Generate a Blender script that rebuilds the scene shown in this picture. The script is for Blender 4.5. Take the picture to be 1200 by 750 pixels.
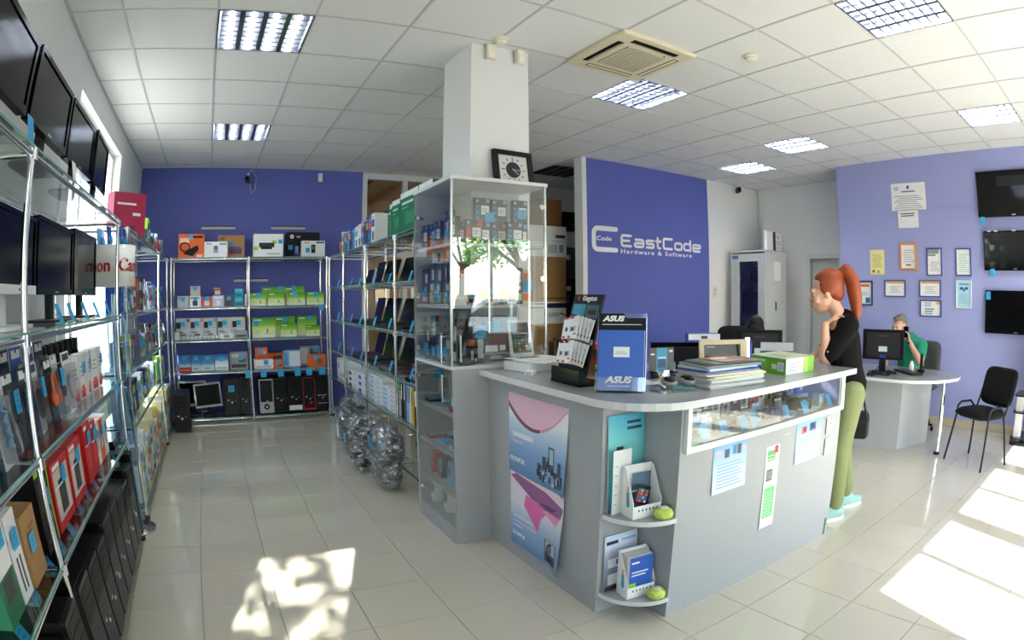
import bpy, bmesh, math, random
from mathutils import Matrix, Vector
for _o in list(bpy.data.objects): bpy.data.objects.remove(_o)
SC = bpy.context.scene
COL = SC.collection
PI = math.pi
rnd = random.Random(7)

# ---------------------------------------------------------------- camera (full-frame equisolid fisheye zoom)
cam_d = bpy.data.cameras.new('camera'); cam = bpy.data.objects.new('camera', cam_d); COL.objects.link(cam)
cam_d.type = 'PANO'; cam_d.sensor_fit = 'HORIZONTAL'; cam_d.sensor_width = 36.0; cam_d.clip_start = 0.02; cam_d.clip_end = 300
_pc = cam_d if hasattr(cam_d, 'panorama_type') else cam_d.cycles
_pc.panorama_type = 'FISHEYE_EQUISOLID'; _pc.fisheye_lens = 683.73 / 1200 * 36.0; _pc.fisheye_fov = PI
cam.matrix_world = Matrix.Translation((0, 0, 1.46)) @ Matrix.Rotation(-0.507, 4, 'Z') @ Matrix.Rotation(-0.0442, 4, 'X') @ Matrix.Rotation(0.0046, 4, 'Y') @ Matrix.Rotation(PI/2, 4, 'X')
SC.camera = cam

# ---------------------------------------------------------------- daylight and exposure
SUN_DIR = Vector((0.235, 0.745, -0.625)).normalized()
w = bpy.data.worlds.new('sky'); SC.world = w; w.use_nodes = True
_n = w.node_tree.nodes; _n.clear()
_sky = _n.new('ShaderNodeTexSky'); _sky.sky_type = 'NISHITA'; _sky.sun_disc = False
_sky.sun_elevation = math.asin(-SUN_DIR.z); _sky.sun_rotation = math.atan2(-SUN_DIR.x, -SUN_DIR.y)
_bg = _n.new('ShaderNodeBackground'); _bg.inputs[1].default_value = 0.5
_wo = _n.new('ShaderNodeOutputWorld')
w.node_tree.links.new(_sky.outputs[0], _bg.inputs[0]); w.node_tree.links.new(_bg.outputs[0], _wo.inputs[0])
sun_d = bpy.data.lights.new('sun_offscreen', 'SUN'); sun_d.energy = 14.0; sun_d.angle = 0.009; sun_d.color = (1, .96, .88)
sun = bpy.data.objects.new('sun_offscreen', sun_d); COL.objects.link(sun)
sun.rotation_mode = 'QUATERNION'; sun.rotation_quaternion = SUN_DIR.to_track_quat('-Z', 'Y'); sun.location = (0, -12, 12)
LAMP_W = 46.0        # watts of light per ceiling fitting
vs = SC.view_settings
vs.view_transform = 'Standard'; vs.look = 'None'; vs.exposure = 1.3; vs.gamma = 1.0; vs.use_curve_mapping = False
SC.cycles.transparent_max_bounces = 24
SC.cycles.max_bounces = 10; SC.cycles.diffuse_bounces = 5

# ---------------------------------------------------------------- materials
def lin(c):
    return tuple(((v/255)/12.92 if v/255 <= .04045 else ((v/255+.055)/1.055)**2.4) for v in c)
_MC = {}
def M(c, rough=.5, metal=0., emit=0., coat=0., noise=0., scale=40., bump=0.):
    """plain procedural material; c is an sRGB triple 0-255"""
    k = (tuple(c), rough, metal, emit, coat, noise, scale, bump)
    if k in _MC: return _MC[k]
    m = bpy.data.materials.new('m_%02x%02x%02x_%d' % (int(c[0]), int(c[1]), int(c[2]), len(_MC))); m.use_nodes = True
    nt = m.node_tree; b = nt.nodes['Principled BSDF']; L = lin(c)
    b.inputs['Base Color'].default_value = (*L, 1); b.inputs['Roughness'].default_value = rough; b.inputs['Metallic'].default_value = metal
    if max(c) < 64 and not metal: b.inputs['Specular IOR Level'].default_value = .22      # dull black plastics and screens
    if coat: b.inputs['Coat Weight'].default_value = coat; b.inputs['Coat Roughness'].default_value = .08
    if emit: b.inputs['Emission Color'].default_value = (*L, 1); b.inputs['Emission Strength'].default_value = emit
    if noise or bump:
        tc = nt.nodes.new('ShaderNodeTexCoord'); nz = nt.nodes.new('ShaderNodeTexNoise'); nz.inputs['Scale'].default_value = scale; nz.inputs['Detail'].default_value = 5
        nt.links.new(tc.outputs['Object'], nz.inputs['Vector'])
        if noise:
            mx = nt.nodes.new('ShaderNodeMixRGB'); mx.inputs[1].default_value = (*[v*(1-noise) for v in L], 1); mx.inputs[2].default_value = (*[min(1, v*(1+noise)) for v in L], 1)
            nt.links.new(nz.outputs['Fac'], mx.inputs[0]); nt.links.new(mx.outputs[0], b.inputs['Base Color'])
        if bump:
            bp = nt.nodes.new('ShaderNodeBump'); bp.inputs['Strength'].default_value = bump; bp.inputs['Distance'].default_value = .002
            nt.links.new(nz.outputs['Fac'], bp.inputs['Height']); nt.links.new(bp.outputs[0], b.inputs['Normal'])
    _MC[k] = m; return m
def thin_glass(name, tint=(.97, .99, .98), ior=1.5, rough=0., extra=0., bump=0.):
    """a sheet of glass: clear from the front, mirror-like at a glance"""
    m = bpy.data.materials.new(name); m.use_nodes = True; nt = m.node_tree; nt.nodes.clear()
    o = nt.nodes.new('ShaderNodeOutputMaterial'); mx = nt.nodes.new('ShaderNodeMixShader')
    t = nt.nodes.new('ShaderNodeBsdfTransparent'); t.inputs[0].default_value = (*tint, 1)
    g = nt.nodes.new('ShaderNodeBsdfGlossy'); g.inputs['Roughness'].default_value = rough
    if bump:
        tc = nt.nodes.new('ShaderNodeTexCoord'); nz = nt.nodes.new('ShaderNodeTexNoise'); nz.inputs['Scale'].default_value = 28; nz.inputs['Detail'].default_value = 4; bp = nt.nodes.new('ShaderNodeBump'); bp.inputs['Strength'].default_value = bump; bp.inputs['Distance'].default_value = .02
        nt.links.new(tc.outputs['Object'], nz.inputs['Vector']); nt.links.new(nz.outputs['Fac'], bp.inputs['Height']); nt.links.new(bp.outputs[0], g.inputs['Normal'])
    lw_ = nt.nodes.new('ShaderNodeLayerWeight'); lw_.inputs[0].default_value = .5      # Schlick's curve, alike from both sides of the sheet
    f = nt.nodes.new('ShaderNodeMath'); f.operation = 'POWER'; f.inputs[1].default_value = 4.5; nt.links.new(lw_.outputs['Facing'], f.inputs[0])
    ad = nt.nodes.new('ShaderNodeMath'); ad.operation = 'MULTIPLY_ADD'; ad.inputs[1].default_value = .8-extra; ad.inputs[2].default_value = extra+.02
    nt.links.new(f.outputs[0], ad.inputs[0]); nt.links.new(ad.outputs[0], mx.inputs[0]); nt.links.new(t.outputs[0], mx.inputs[1]); nt.links.new(g.outputs[0], mx.inputs[2]); nt.links.new(mx.outputs[0], o.inputs[0])
    return m
GLASS = thin_glass('clear_glass', extra=.06)
GLASS_CAB = thin_glass('cabinet_glass', extra=.12)
GLASS_SHELF = thin_glass('shelf_glass', (.935, .975, .965), extra=.04)
GLASS_EDGE = M((120, 175, 165), .15, noise=.2)
SMOKED = thin_glass('smoked_glass', (.55, .58, .62), extra=.05)
FILMY = thin_glass('plastic_film', (.90, .91, .92), 1.45, .12, .08)
CHROME = M((225, 228, 230), .12, 1.0)
STEEL = M((190, 192, 195), .3, 1.0)
BLACK = M((18, 18, 20), .45); BLACKG = M((10, 10, 12), .18); DARK = M((38, 39, 42), .5)
WHITE = M((238, 238, 236), .5); GREY = M((172, 174, 176), .45); LGREY = M((205, 207, 208), .45)
CYAN = M((52, 168, 222), .6); PAPER = M((240, 240, 238), .7)
SCREEN = M((9, 10, 12), .12); CARD = M((170, 130, 84), .8, noise=.08, scale=30)

# ---------------------------------------------------------------- mesh helpers
class B:
    """collects shapes; build() links them as one mesh object"""
    def __init__(s): s.v = []; s.f = []; s.m = []; s.mats = []; s.sm = []
    def mi(s, m):
        if m not in s.mats: s.mats.append(m)
        return s.mats.index(m)
    def add(s, vs, fs, m, smooth=False, T=None):
        o = len(s.v); k = s.mi(m)
        s.v += [tuple(T @ Vector(v)) for v in vs] if T else [tuple(v) for v in vs]
        for f in fs: s.f.append(tuple(i+o for i in f)); s.m.append(k); s.sm.append(smooth)
        return s
    def box(s, x0, y0, z0, x1, y1, z1, m, T=None):
        vs = [(x, y, z) for z in (z0, z1) for y in (y0, y1) for x in (x0, x1)]
        return s.add(vs, [(0, 2, 3, 1), (4, 5, 7, 6), (0, 1, 5, 4), (2, 6, 7, 3), (0, 4, 6, 2), (1, 3, 7, 5)], m, T=T)
    def cbox(s, c, d, m, T=None):
        return s.box(c[0]-d[0]/2, c[1]-d[1]/2, c[2]-d[2]/2, c[0]+d[0]/2, c[1]+d[1]/2, c[2]+d[2]/2, m, T)
    def rbox(s, x0, y0, z0, x1, y1, z1, r, m, ax=2, n=4, T=None):
        """box with its four edges along axis ax rounded"""
        lo = [x0, y0, z0]; hi = [x1, y1, z1]; a, b = [i for i in range(3) if i != ax]
        r = min(r, (hi[a]-lo[a])/2-1e-5, (hi[b]-lo[b])/2-1e-5); out = []
        for ca, cb, t0 in ((hi[a]-r, hi[b]-r, 0), (lo[a]+r, hi[b]-r, PI/2), (lo[a]+r, lo[b]+r, PI), (hi[a]-r, lo[b]+r, 1.5*PI)):
            for i in range(n+1):
                t = t0+PI/2*i/n; out.append((ca+r*math.cos(t), cb+r*math.sin(t)))
        return s.prism(out, lo[ax], hi[ax], m, ax, T)
    def prism(s, out, h0, h1, m, ax=2, T=None, mside=None):
        a, b = [i for i in range(3) if i != ax]; n = len(out); vs = []
        for h in (h0, h1):
            for p in out:
                v = [0, 0, 0]; v[a] = p[0]; v[b] = p[1]; v[ax] = h; vs.append(v)
        area = sum(out[i][0]*out[(i+1) % n][1]-out[(i+1) % n][0]*out[i][1] for i in range(n))
        flip = (area < 0) != (ax == 1)
        bot = tuple(range(n-1, -1, -1)); top = tuple(range(n, 2*n)); sd = [(i, (i+1) % n, n+(i+1) % n, n+i) for i in range(n)]
        if flip: bot = bot[::-1]; top = top[::-1]; sd = [q[::-1] for q in sd]
        s.add(vs, [bot, top], m, T=T)
        o = len(s.v)-2*n; k = s.mi(mside or m)
        for q in sd: s.f.append(tuple(i+o for i in q)); s.m.append(k); s.sm.append(False)
        return s
    def cyl(s, p, q, r, m, n=10, r2=None, caps=True, smooth=True, T=None):
        p = Vector(p); q = Vector(q); d = (q-p).normalized(); u = d.orthogonal().normalized(); w_ = d.cross(u); r2 = r if r2 is None else r2
        vs = [p+(u*math.cos(2*PI*i/n)+w_*math.sin(2*PI*i/n))*r for i in range(n)]+[q+(u*math.cos(2*PI*i/n)+w_*math.sin(2*PI*i/n))*r2 for i in range(n)]
        s.add(vs, [(i, (i+1) % n, n+(i+1) % n, n+i) for i in range(n)], m, smooth, T)
        if caps: s.add(vs[:n], [tuple(range(n-1, -1, -1))], m, T=T); s.add(vs[n:], [tuple(range(n))], m, T=T)
        return s
    def tube(s, pts, r, m, n=8, T=None):
        """smooth pipe through points; r a number or list"""
        pts = [Vector(p) for p in pts]; rs = r if isinstance(r, (list, tuple)) else [r]*len(pts); vs = []; fs = []
        u = None
        for i, p in enumerate(pts):
            d = (pts[min(i+1, len(pts)-1)]-pts[max(i-1, 0)]).normalized()
            u = (d.orthogonal() if u is None else u-d*u.dot(d)).normalized(); w_ = d.cross(u)
            vs += [p+(u*math.cos(2*PI*k/n)+w_*math.sin(2*PI*k/n))*rs[i] for k in range(n)]
        for i in range(len(pts)-1):
            for k in range(n): fs.append((i*n+k, i*n+(k+1) % n, (i+1)*n+(k+1) % n, (i+1)*n+k))
        s.add(vs, fs, m, True, T); e = len(pts)-1
        s.add(vs[:n], [tuple(range(n-1, -1, -1))], m, T=T); s.add(vs[e*n:], [tuple(range(n))], m, T=T)
        return s
    def lathe(s, prof, c, m, n=16, ax=2, T=None, sx=1., sy=1.):
        vs = []; fs = []; a, b = [i for i in range(3) if i != ax]
        for r, h in prof:
            for k in range(n):
                v = [0, 0, 0]; v[a] = c[a]+r*math.cos(2*PI*k/n)*sx; v[b] = c[b]+r*math.sin(2*PI*k/n)*sy; v[ax] = c[ax]+h; vs.append(v)
        for i in range(len(prof)-1):
            for k in range(n):
                q = (i*n+k, i*n+(k+1) % n, (i+1)*n+(k+1) % n, (i+1)*n+k); fs.append(q if ax != 1 else q[::-1])
        return s.add(vs, fs, m, True, T)
    def ball(s, c, r, m, n=12, T=None):
        rr = r if isinstance(r, (list, tuple)) else (r, r, r); k = n//2
        vs = [(c[0], c[1], c[2]-rr[2])]; fs = []
        for i in range(1, k):
            a = -PI/2+PI*i/k
            for j in range(n): t = 2*PI*j/n; vs.append((c[0]+rr[0]*math.cos(a)*math.cos(t), c[1]+rr[1]*math.cos(a)*math.sin(t), c[2]+rr[2]*math.sin(a)))
        vs.append((c[0], c[1], c[2]+rr[2])); e = len(vs)-1
        for j in range(n): fs.append((0, 1+(j+1) % n, 1+j)); fs.append((e, e-n+j, e-n+(j+1) % n))
        for i in range(k-2):
            for j in range(n): fs.append((1+i*n+j, 1+i*n+(j+1) % n, 1+(i+1)*n+(j+1) % n, 1+(i+1)*n+j))
        return s.add(vs, fs, m, True, T)
    def quad(s, a, b, c, d, m, T=None): return s.add([a, b, c, d], [(0, 1, 2, 3)], m, T=T)
    def build(s, name, parent=None, bevel=0., **tags):
        me = bpy.data.meshes.new(name); me.from_pydata(s.v, [], s.f)
        for m in s.mats: me.materials.append(m)
        me.polygons.foreach_set('material_index', s.m); me.polygons.foreach_set('use_smooth', s.sm); me.update()
        o = bpy.data.objects.new(name, me); COL.objects.link(o)
        if parent: o.parent = parent
        if bevel:
            md = o.modifiers.new('edge', 'BEVEL'); md.width = bevel; md.segments = 2; md.limit_method = 'ANGLE'
        for k, v in tags.items(): o['category' if k == 'cat' else k] = v
        return o
def thing(name, label, cat, loc=(0, 0, 0), rz=0., group=None):
    o = bpy.data.objects.new(name, None); o.empty_display_size = .1; COL.objects.link(o)
    o.location = loc; o.rotation_euler = (0, 0, rz); o['label'] = label; o['category'] = cat
    if group: o['group'] = group
    return o
def share(name, me, parent, loc=(0, 0, 0), rot=(0, 0, 0)):
    o = bpy.data.objects.new(name, me); COL.objects.link(o); o.parent = parent; o.location = loc; o.rotation_euler = rot; return o
def copy_tree(o, parent=None, label=None, loc=None, rz=None):
    c = o.copy(); COL.objects.link(c); c.parent = parent
    if label: c['label'] = label
    if loc is not None: c.location = loc
    if rz is not None: c.rotation_euler = (0, 0, rz)
    for ch in o.children: copy_tree(ch, c)
    return c
def text_mesh(s, size, m, depth=.0006, bold=0., align='CENTER', xs=1., shear=0., sp=1., fit=0.):
    cu = bpy.data.curves.new('t', 'FONT'); cu.body = s; cu.size = size; cu.extrude = depth; cu.align_x = align; cu.align_y = 'CENTER'; cu.offset = bold; cu.resolution_u = 3; cu.shear = shear; cu.space_character = sp
    o = bpy.data.objects.new('t', cu); COL.objects.link(o); dg = bpy.context.evaluated_depsgraph_get()
    me = bpy.data.meshes.new_from_object(o.evaluated_get(dg)); bpy.data.objects.remove(o); bpy.data.curves.remove(cu)
    if fit: xs = fit/(max(v.co.x for v in me.vertices)-min(v.co.x for v in me.vertices))
    if xs != 1.:
        for v in me.vertices: v.co.x *= xs
    me.materials.clear(); me.materials.append(m); me.name = 'lettering'
    return me
def text(s, size, m, parent, loc, rot=(PI/2, 0, 0), name='lettering', **k):
    """flat lettering; the default rotation stands it up facing -y"""
    return share(name, text_mesh(s, size, m, **k), parent, loc, rot)
# ================================================================ THE ROOM
H = 3.1265; GX, GY = -0.7493, 3.172; TS, FX, FY = 0.38617, -0.25556, 2.59648
XL, XR, XO, YB, YP, YF, YF2 = -1.12, 6.82, 7.62, 7.60, 5.62, -1.6, -0.4
WALLW = M((232, 233, 232), .85, noise=.03, scale=3, bump=.15)
BLUEP = M((94, 106, 184), .75, noise=.04, scale=2.5, bump=.15)
LILAC = M((158, 163, 213), .75, noise=.03, scale=2.5, bump=.15)
def struct(b, name, parent=None):
    o = b.build(name, parent)
    if not parent: o['kind'] = 'structure'
    return o
# ---- floor: dark grout bed with every tile laid on it
fl = struct(B().box(XL-.3, YF-.3, -.12, XO+.3, 10.2, -.004, M((150, 146, 136), .8)), 'floor')
TILE = M((203, 197, 181), .09, coat=.5, noise=.045, scale=2.2)
def tile_mesh(x0, x1, y0, y1):
    g = .0016; c = .0012
    a = (x0+g, y0+g); b_ = (x1-g, y1-g); vs = [(a[0], a[1], -.004), (b_[0], a[1], -.004), (b_[0], b_[1], -.004), (a[0], b_[1], -.004),
        (a[0]+c, a[1]+c, 0), (b_[0]-c, a[1]+c, 0), (b_[0]-c, b_[1]-c, 0), (a[0]+c, b_[1]-c, 0)]
    return vs, [(4, 5, 6, 7), (0, 1, 5, 4), (1, 2, 6, 5), (2, 3, 7, 6), (3, 0, 4, 7)]
_cells = []
for i in range(-4, 22):
    for j in range(-12, 15):
        x0 = FX+i*TS; y0 = FY+j*TS; x1 = min(x0+TS, XO); y1 = min(y0+TS, YB); x0 = max(x0, XL); y0 = max(y0, YF)
        if x1-x0 < .01 or y1-y0 < .01: continue
        cx, cy = (x0+x1)/2, (y0+y1)/2; R2 = cx*cx+cy*cy
        ang = abs(math.atan2(cx, cy)-.507); seen = ang < 1.0 and R2 > 2.1
        hid = (cx < -.8) or (cx > 1.5 and cy > 2.95 and cx < 4.2 and cy > .9*cx-.4) or (1.75 < cx < 3.0 and 1.8 < cy < 3) or (cx > 6.9 and cy < 3.6) or (cy > 5.7 and cx > 1.6)
        _cells.append((0 if seen and not hid else 1, R2, x0, x1, y0, y1))
_cells.sort(); rest = B(); full = B(); vs_, fs_ = tile_mesh(0, TS, 0, TS); full.add(vs_, fs_, TILE); _fm = None
for n, (h_, r_, x0, x1, y0, y1) in enumerate(_cells):
    if n < 300:
        if abs(x1-x0-TS) < 1e-4 and abs(y1-y0-TS) < 1e-4:
            if _fm is None: t_ = full.build('floor_tile', fl); _fm = t_.data; t_.location = (x0, y0, 0)
            else: share('floor_tile', _fm, fl, (x0, y0, 0))
        else:
            v2, f2 = tile_mesh(x0, x1, y0, y1); B().add(v2, f2, TILE).build('floor_tile', fl)
    else: rest.add(*tile_mesh(x0, x1, y0, y1), TILE)
rest.build('floor_tile', fl, kind='stuff')
# ---- walls
def wall_holes(b, ax, c0, c1, lo, hi, z1, holes, m):
    """wall slab along an axis (ax 0: runs in x, thickness c0..c1 in y; ax 1: runs in y) with rectangular openings (a, b, z0, z1)"""
    def bx(a, q, za, zb):
        if q-a < 1e-4 or zb-za < 1e-4: return
        if ax == 0: b.box(a, c0, za, q, c1, zb, m)
        else: b.box(c0, a, za, c1, q, zb, m)
    p = lo
    for (a, q, za, zb) in sorted(holes):
        bx(p, a, 0, z1); bx(a, q, 0, za); bx(a, q, zb, z1); p = q
    bx(p, hi, 0, z1)
    return b
HC = H+.35
struct(wall_holes(B(), 1, XL-.22, XL, YF2-.2, YB+.15, HC, [(3.90, 5.93, .85, 2.90)], WALLW), 'wall_left')
struct(B().box(XL-.2, YB, 0, 1.93, YB+.15, HC, BLUEP), 'wall_back')
_b = B(); _b.box(4.15, YP, 0, 6.36, YP+.13, HC, BLUEP); lw = struct(_b, 'wall_logo')
struct(B().box(4.085, YP-.012, 0, 4.15, YP+.15, HC, WALLW), 'trim_1')
struct(B().box(6.36, YP-.004, 0, XO+.2, YP+.13, HC, WALLW), 'wall_office_back')
struct(wall_holes(B(), 1, XO, XO+.2, 3.6, YP+.05, HC, [(4.10, 4.62, 0, 2.0)], WALLW), 'wall_office_side')
struct(B().box(XR, YF-.2, 0, XO+.2, 3.66, HC, LILAC), 'wall_right')
struct(B().box(4.2, YB, 0, XO, YB+.15, HC, WALLW).box(XO, YP, 0, XO+.2, YB+.15, HC, WALLW), 'wall_storage')
_b = B()
for k in range(14):
    y0 = YF+k*.386
    if y0 < 3.6: _b.box(XR-.012, y0+.001, 0, XR, min(y0+.385, 3.66), .095, M((196, 184, 160), .25, noise=.06, scale=6))
struct(_b, 'baseboard_right')
# ---- front of the shop (behind the photographer): glazed
WHOLES = [(1.75, 3.05, .12, 2.32), (3.15, 4.55, .12, 2.32), (4.70, 5.75, .02, 2.32), (5.85, 6.7, .55, 2.32)]
struct(wall_holes(B(), 0, YF-.2, YF, 1.6, XR+.1, HC, WHOLES, WALLW), 'wall_front')
struct(wall_holes(B(), 0, YF2-.2, YF2, XL-.2, 1.6, HC, [(-1.08, -.42, .15, 3.10)], WALLW).box(1.6, YF-.2, 0, 1.75, YF2, HC, WALLW), 'wall_entrance')
ALU = M((222, 224, 226), .4, .3)
def window(name, ax, c, a, q, z0, z1, mull, rails=(), d=.06, fw=.045, m=ALU, pane=GLASS):
    """framed window in plane c; mull = positions of upright bars"""
    f = B()
    def bx(a0, a1, za, zb, dd):
        if ax == 0: f.box(a0, c-dd/2, za, a1, c+dd/2, zb, m)
        else: f.box(c-dd/2, a0, za, c+dd/2, a1, zb, m)
    bx(a, q, z0, z0+fw, d); bx(a, q, z1-fw, z1, d); bx(a, a+fw, z0+fw, z1-fw, d); bx(q-fw, q, z0+fw, z1-fw, d)
    for t in mull: bx(t-fw/2, t+fw/2, z0+fw, z1-fw, d*.9)
    for t in rails: bx(a+fw, q-fw, t-fw/2, t+fw/2, d*.85)
    o = f.build(name); o['kind'] = 'structure'
    xs = [a+fw/2]+sorted(mull)+[q-fw/2]
    for i in range(len(xs)-1):
        g = B()
        if ax == 0: g.quad((xs[i], c, z0+.02), (xs[i+1], c, z0+.02), (xs[i+1], c, z1-.02), (xs[i], c, z1-.02), pane)
        else: g.quad((c, xs[i], z0+.02), (c, xs[i+1], z0+.02), (c, xs[i+1], z1-.02), (c, xs[i], z1-.02), pane)
        g.build('pane', o)
    return o
window('window_1', 1, XL-.12, 3.90, 5.93, .85, 2.90, [4.58, 5.25])
for k, (a, q, z0, z1) in enumerate(WHOLES): window('window_%d' % (k+3), 0, YF-.1, a, q, z0, z1, [(a+q)/2] if k != 2 else [], rails=() if k != 2 else (1.0,))
window('window_7', 0, YF2-.1, -1.08, -.42, .15, 3.10, [])
# ---- glazed partition to the room next door
TAN = M((214, 178, 128), .6, noise=.08, scale=3); TANC = M((226, 200, 156), .7, noise=.05, scale=2)
w2 = window('window_2', 0, YB+.06, 1.93, 4.2, 0, H-.01, [2.55, 3.15, 3.7], rails=(2.02,), d=.10, fw=.07, m=M((214, 214, 212), .45))
an = struct(B().box(1.8, 9.8, 0, 4.4, 9.95, HC, TAN).box(1.75, YB+.15, 0, 1.85, 9.95, HC, TAN).box(4.35, YB+.15, 0, 4.45, 9.95, HC, TAN), 'wall_annex')
for k in range(9): B().box(1.87+k*.28, 9.77, .02, 2.13+k*.28, 9.8, 3.0, TAN).build('wood_panel', an)
ac = struct(B().box(1.75, YB+.15, H, 4.45, 9.95, H+.05, TANC), 'ceiling_annex')
B().box(2.05, 8.05, H-.012, 2.22, 8.75, H, M((92, 84, 72), .5)).build('vent_strip', ac)
for k in range(3): B().box(2.6+k*.5, YB+.2, H-.09, 2.68+k*.5, 9.8, H-.001, TAN).build('beam', ac)
# ---- office door
d1 = struct(B().box(XO-.03, 4.03, 0, XO+.01, 4.10, 2.07, M((220, 220, 216), .5)).box(XO-.03, 4.62, 0, XO+.01, 4.69, 2.07, M((220, 220, 216), .5)).box(XO-.03, 4.10, 2.0, XO+.01, 4.62, 2.07, M((220, 220, 216), .5)), 'door_1')
B().box(XO+.05, 4.10, .005, XO+.09, 4.62, 2.0, M((206, 208, 202), .5)).build('door_leaf', d1, bevel=.004)
B().cyl((XO+.05, 4.17, 1.02), (XO-.01, 4.17, 1.02), .012, STEEL).cyl((XO-.005, 4.17, 1.02), (XO-.005, 4.28, 1.02), .01, STEEL).build('handle', d1)
# ---- column in the middle of the shop
cl = struct(B().box(1.51, 3.25, 0, 1.94, 3.70, HC-.3, M((224, 225, 224), .75, noise=.02, scale=3)), 'column')
# ---- suspended ceiling: T-bar grid, one panel per bay
GRID = M((196, 197, 196), .6)
ce = struct(B().box(XL-.2, YF2-.2, H+.30, XO+.2, YB+.2, H+.36, M((150, 150, 150), .9)).box(1.6, YF-.2, H+.30, XO+.2, YF2-.2, H+.36, M((150, 150, 150), .9)), 'ceiling')
LIGHTS = [(1, 0, 1), (1, 4, 1), (6, 0, 1), (6, -4, 1), (10, -4, 1), (10, 0, 1), (11, 2, 1), (8, 5, 0)]
ACU = (5, -1); skip = {(a, b_) for a, b_, _ in LIGHTS} | {ACU}
PAN = M((226, 227, 225), .9, noise=.02, scale=25, bump=.25)
_g = B()
for L in range(0, 15):
    x = GX+.6*L
    if x < XO: _g.box(x-.008, YF if x > 1.6 else YF2, H-.001, x+.008, YB, H+.02, GRID)
for b_ in range(-8, 8):
    y = GY+.6*b_
    if YF < y < YB: _g.box(XL if y > YF2 else 1.6, y-.008, H-.0005, XO, y+.008, H+.019, GRID)
_g.box(XL, YF2, H-.002, XL+.02, YB, H+.02, GRID)
_g.build('ceiling_grid', ce)
_pm = None
for L in range(-1, 14):
    for b_ in range(-8, 8):
        if (L, b_) in skip: continue
        x0, x1, y0, y1 = max(GX+.6*L, XL), min(GX+.6*L+.6, XO), max(GY+.6*b_, YF), min(GY+.6*b_+.6, YB)
        if x0 < 1.55: y0 = max(y0, YF2)
        if x1-x0 < .03 or y1-y0 < .03: continue
        if x1-x0 > .599 and y1-y0 > .599:
            if _pm is None: t_ = B().box(.008, .008, .004, .592, .592, .02, PAN).build('ceiling_panel', ce); _pm = t_.data; t_.location = (x0, y0, H)
            else: share('ceiling_panel', _pm, ce, (x0, y0, H))
        else: B().box(x0+.008, y0+.008, H+.004, x1-.008, y1-.008, H+.02, PAN).build('ceiling_panel', ce)
# ================================================================ CEILING FITTINGS
TUBE = M((245, 250, 255), .4, emit=0.); 
def emission(name, c, s):
    m = bpy.data.materials.new(name); m.use_nodes = True; b = m.node_tree.nodes['Principled BSDF']
    b.inputs['Base Color'].default_value = (.9, .9, .9, 1); b.inputs['Emission Color'].default_value = (*c, 1); b.inputs['Emission Strength'].default_value = s; return m
LIT = emission('lit_tube', (.95, .98, 1.0), LAMP_W); MIRR = M((138, 142, 150), .25, 1.0)
def fitting(on):
    hs = B(); hs.box(.004, .004, .075, .596, .596, .085, M((150, 152, 156), .4, .6))
    for a in ((.0, 0, .012, .6), (.588, 0, .6, .6)): hs.box(a[0], a[1], -.002, a[2], a[3], .085, MIRR)
    for a in ((.012, 0, .588, .012), (.012, .588, .588, .6)): hs.box(a[0], a[1], -.002, a[2], a[3], .085, MIRR)
    lv = B()
    for k in range(1, 4):
        x = .012+.576*k/4; lv.prism([(x-.016, .0), (x+.016, .0), (x+.004, .05), (x-.004, .05)], .012, .588, MIRR, 1)
    for k in range(1, 8):
        y = .012+.576*k/8
        for c in range(4):
            x0 = .012+.576*c/4+.012; x1 = .012+.576*(c+1)/4-.012
            lv.add([(x0, y-.006, .0), (x1, y-.006, .0), (x1, y-.001, .048), (x0, y-.001, .048), (x0, y+.006, .0), (x1, y+.006, .0), (x1, y+.001, .048), (x0, y+.001, .048)],
                   [(0, 1, 2, 3), (5, 4, 7, 6), (0, 4, 5, 1), (3, 2, 6, 7)], MIRR)
    tb = [B().cyl((.012+.576*(c+.5)/4, .02, .058), (.012+.576*(c+.5)/4, .58, .058), .009, LIT if on else M((215, 216, 216), .3), 8) for c in range(4)]
    return hs, lv, tb
_fd = {}
for L, b_, on in LIGHTS:
    lab = {(1, 0): 'large lit four-tube ceiling light over the pale tiled aisle', (1, 4): 'small-looking lit ceiling light close to the blue back wall', (6, 0): 'square louvred ceiling light right beside the cream air conditioner',
           (6, -4): 'big louvred ceiling light with three bright white tubes, over the counter front', (10, -4): 'louvred ceiling light above the lilac wall, near the stacked televisions', (10, 0): 'sparkling louvred ceiling light between smoke detector and lilac wall corner',
           (11, 2): 'bluish louvred ceiling light near the grey server cabinet', (8, 5): 'unlit louvred ceiling light inside the dark storage room'}[(L, b_)]
    t = thing('ceiling_light', lab, 'ceiling light', (GX+.6*L, GY+.6*b_, H), 0, 'square ceiling lights')
    if on not in _fd:
        hs, lv, tb = fitting(on); _fd[on] = (hs.build('housing', t).data, lv.build('louvre', t).data, [q.build('tube', t).data for q in tb])
    else:
        a, c, d = _fd[on]; share('housing', a, t); share('louvre', c, t); [share('tube', q, t) for q in d]
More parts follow.
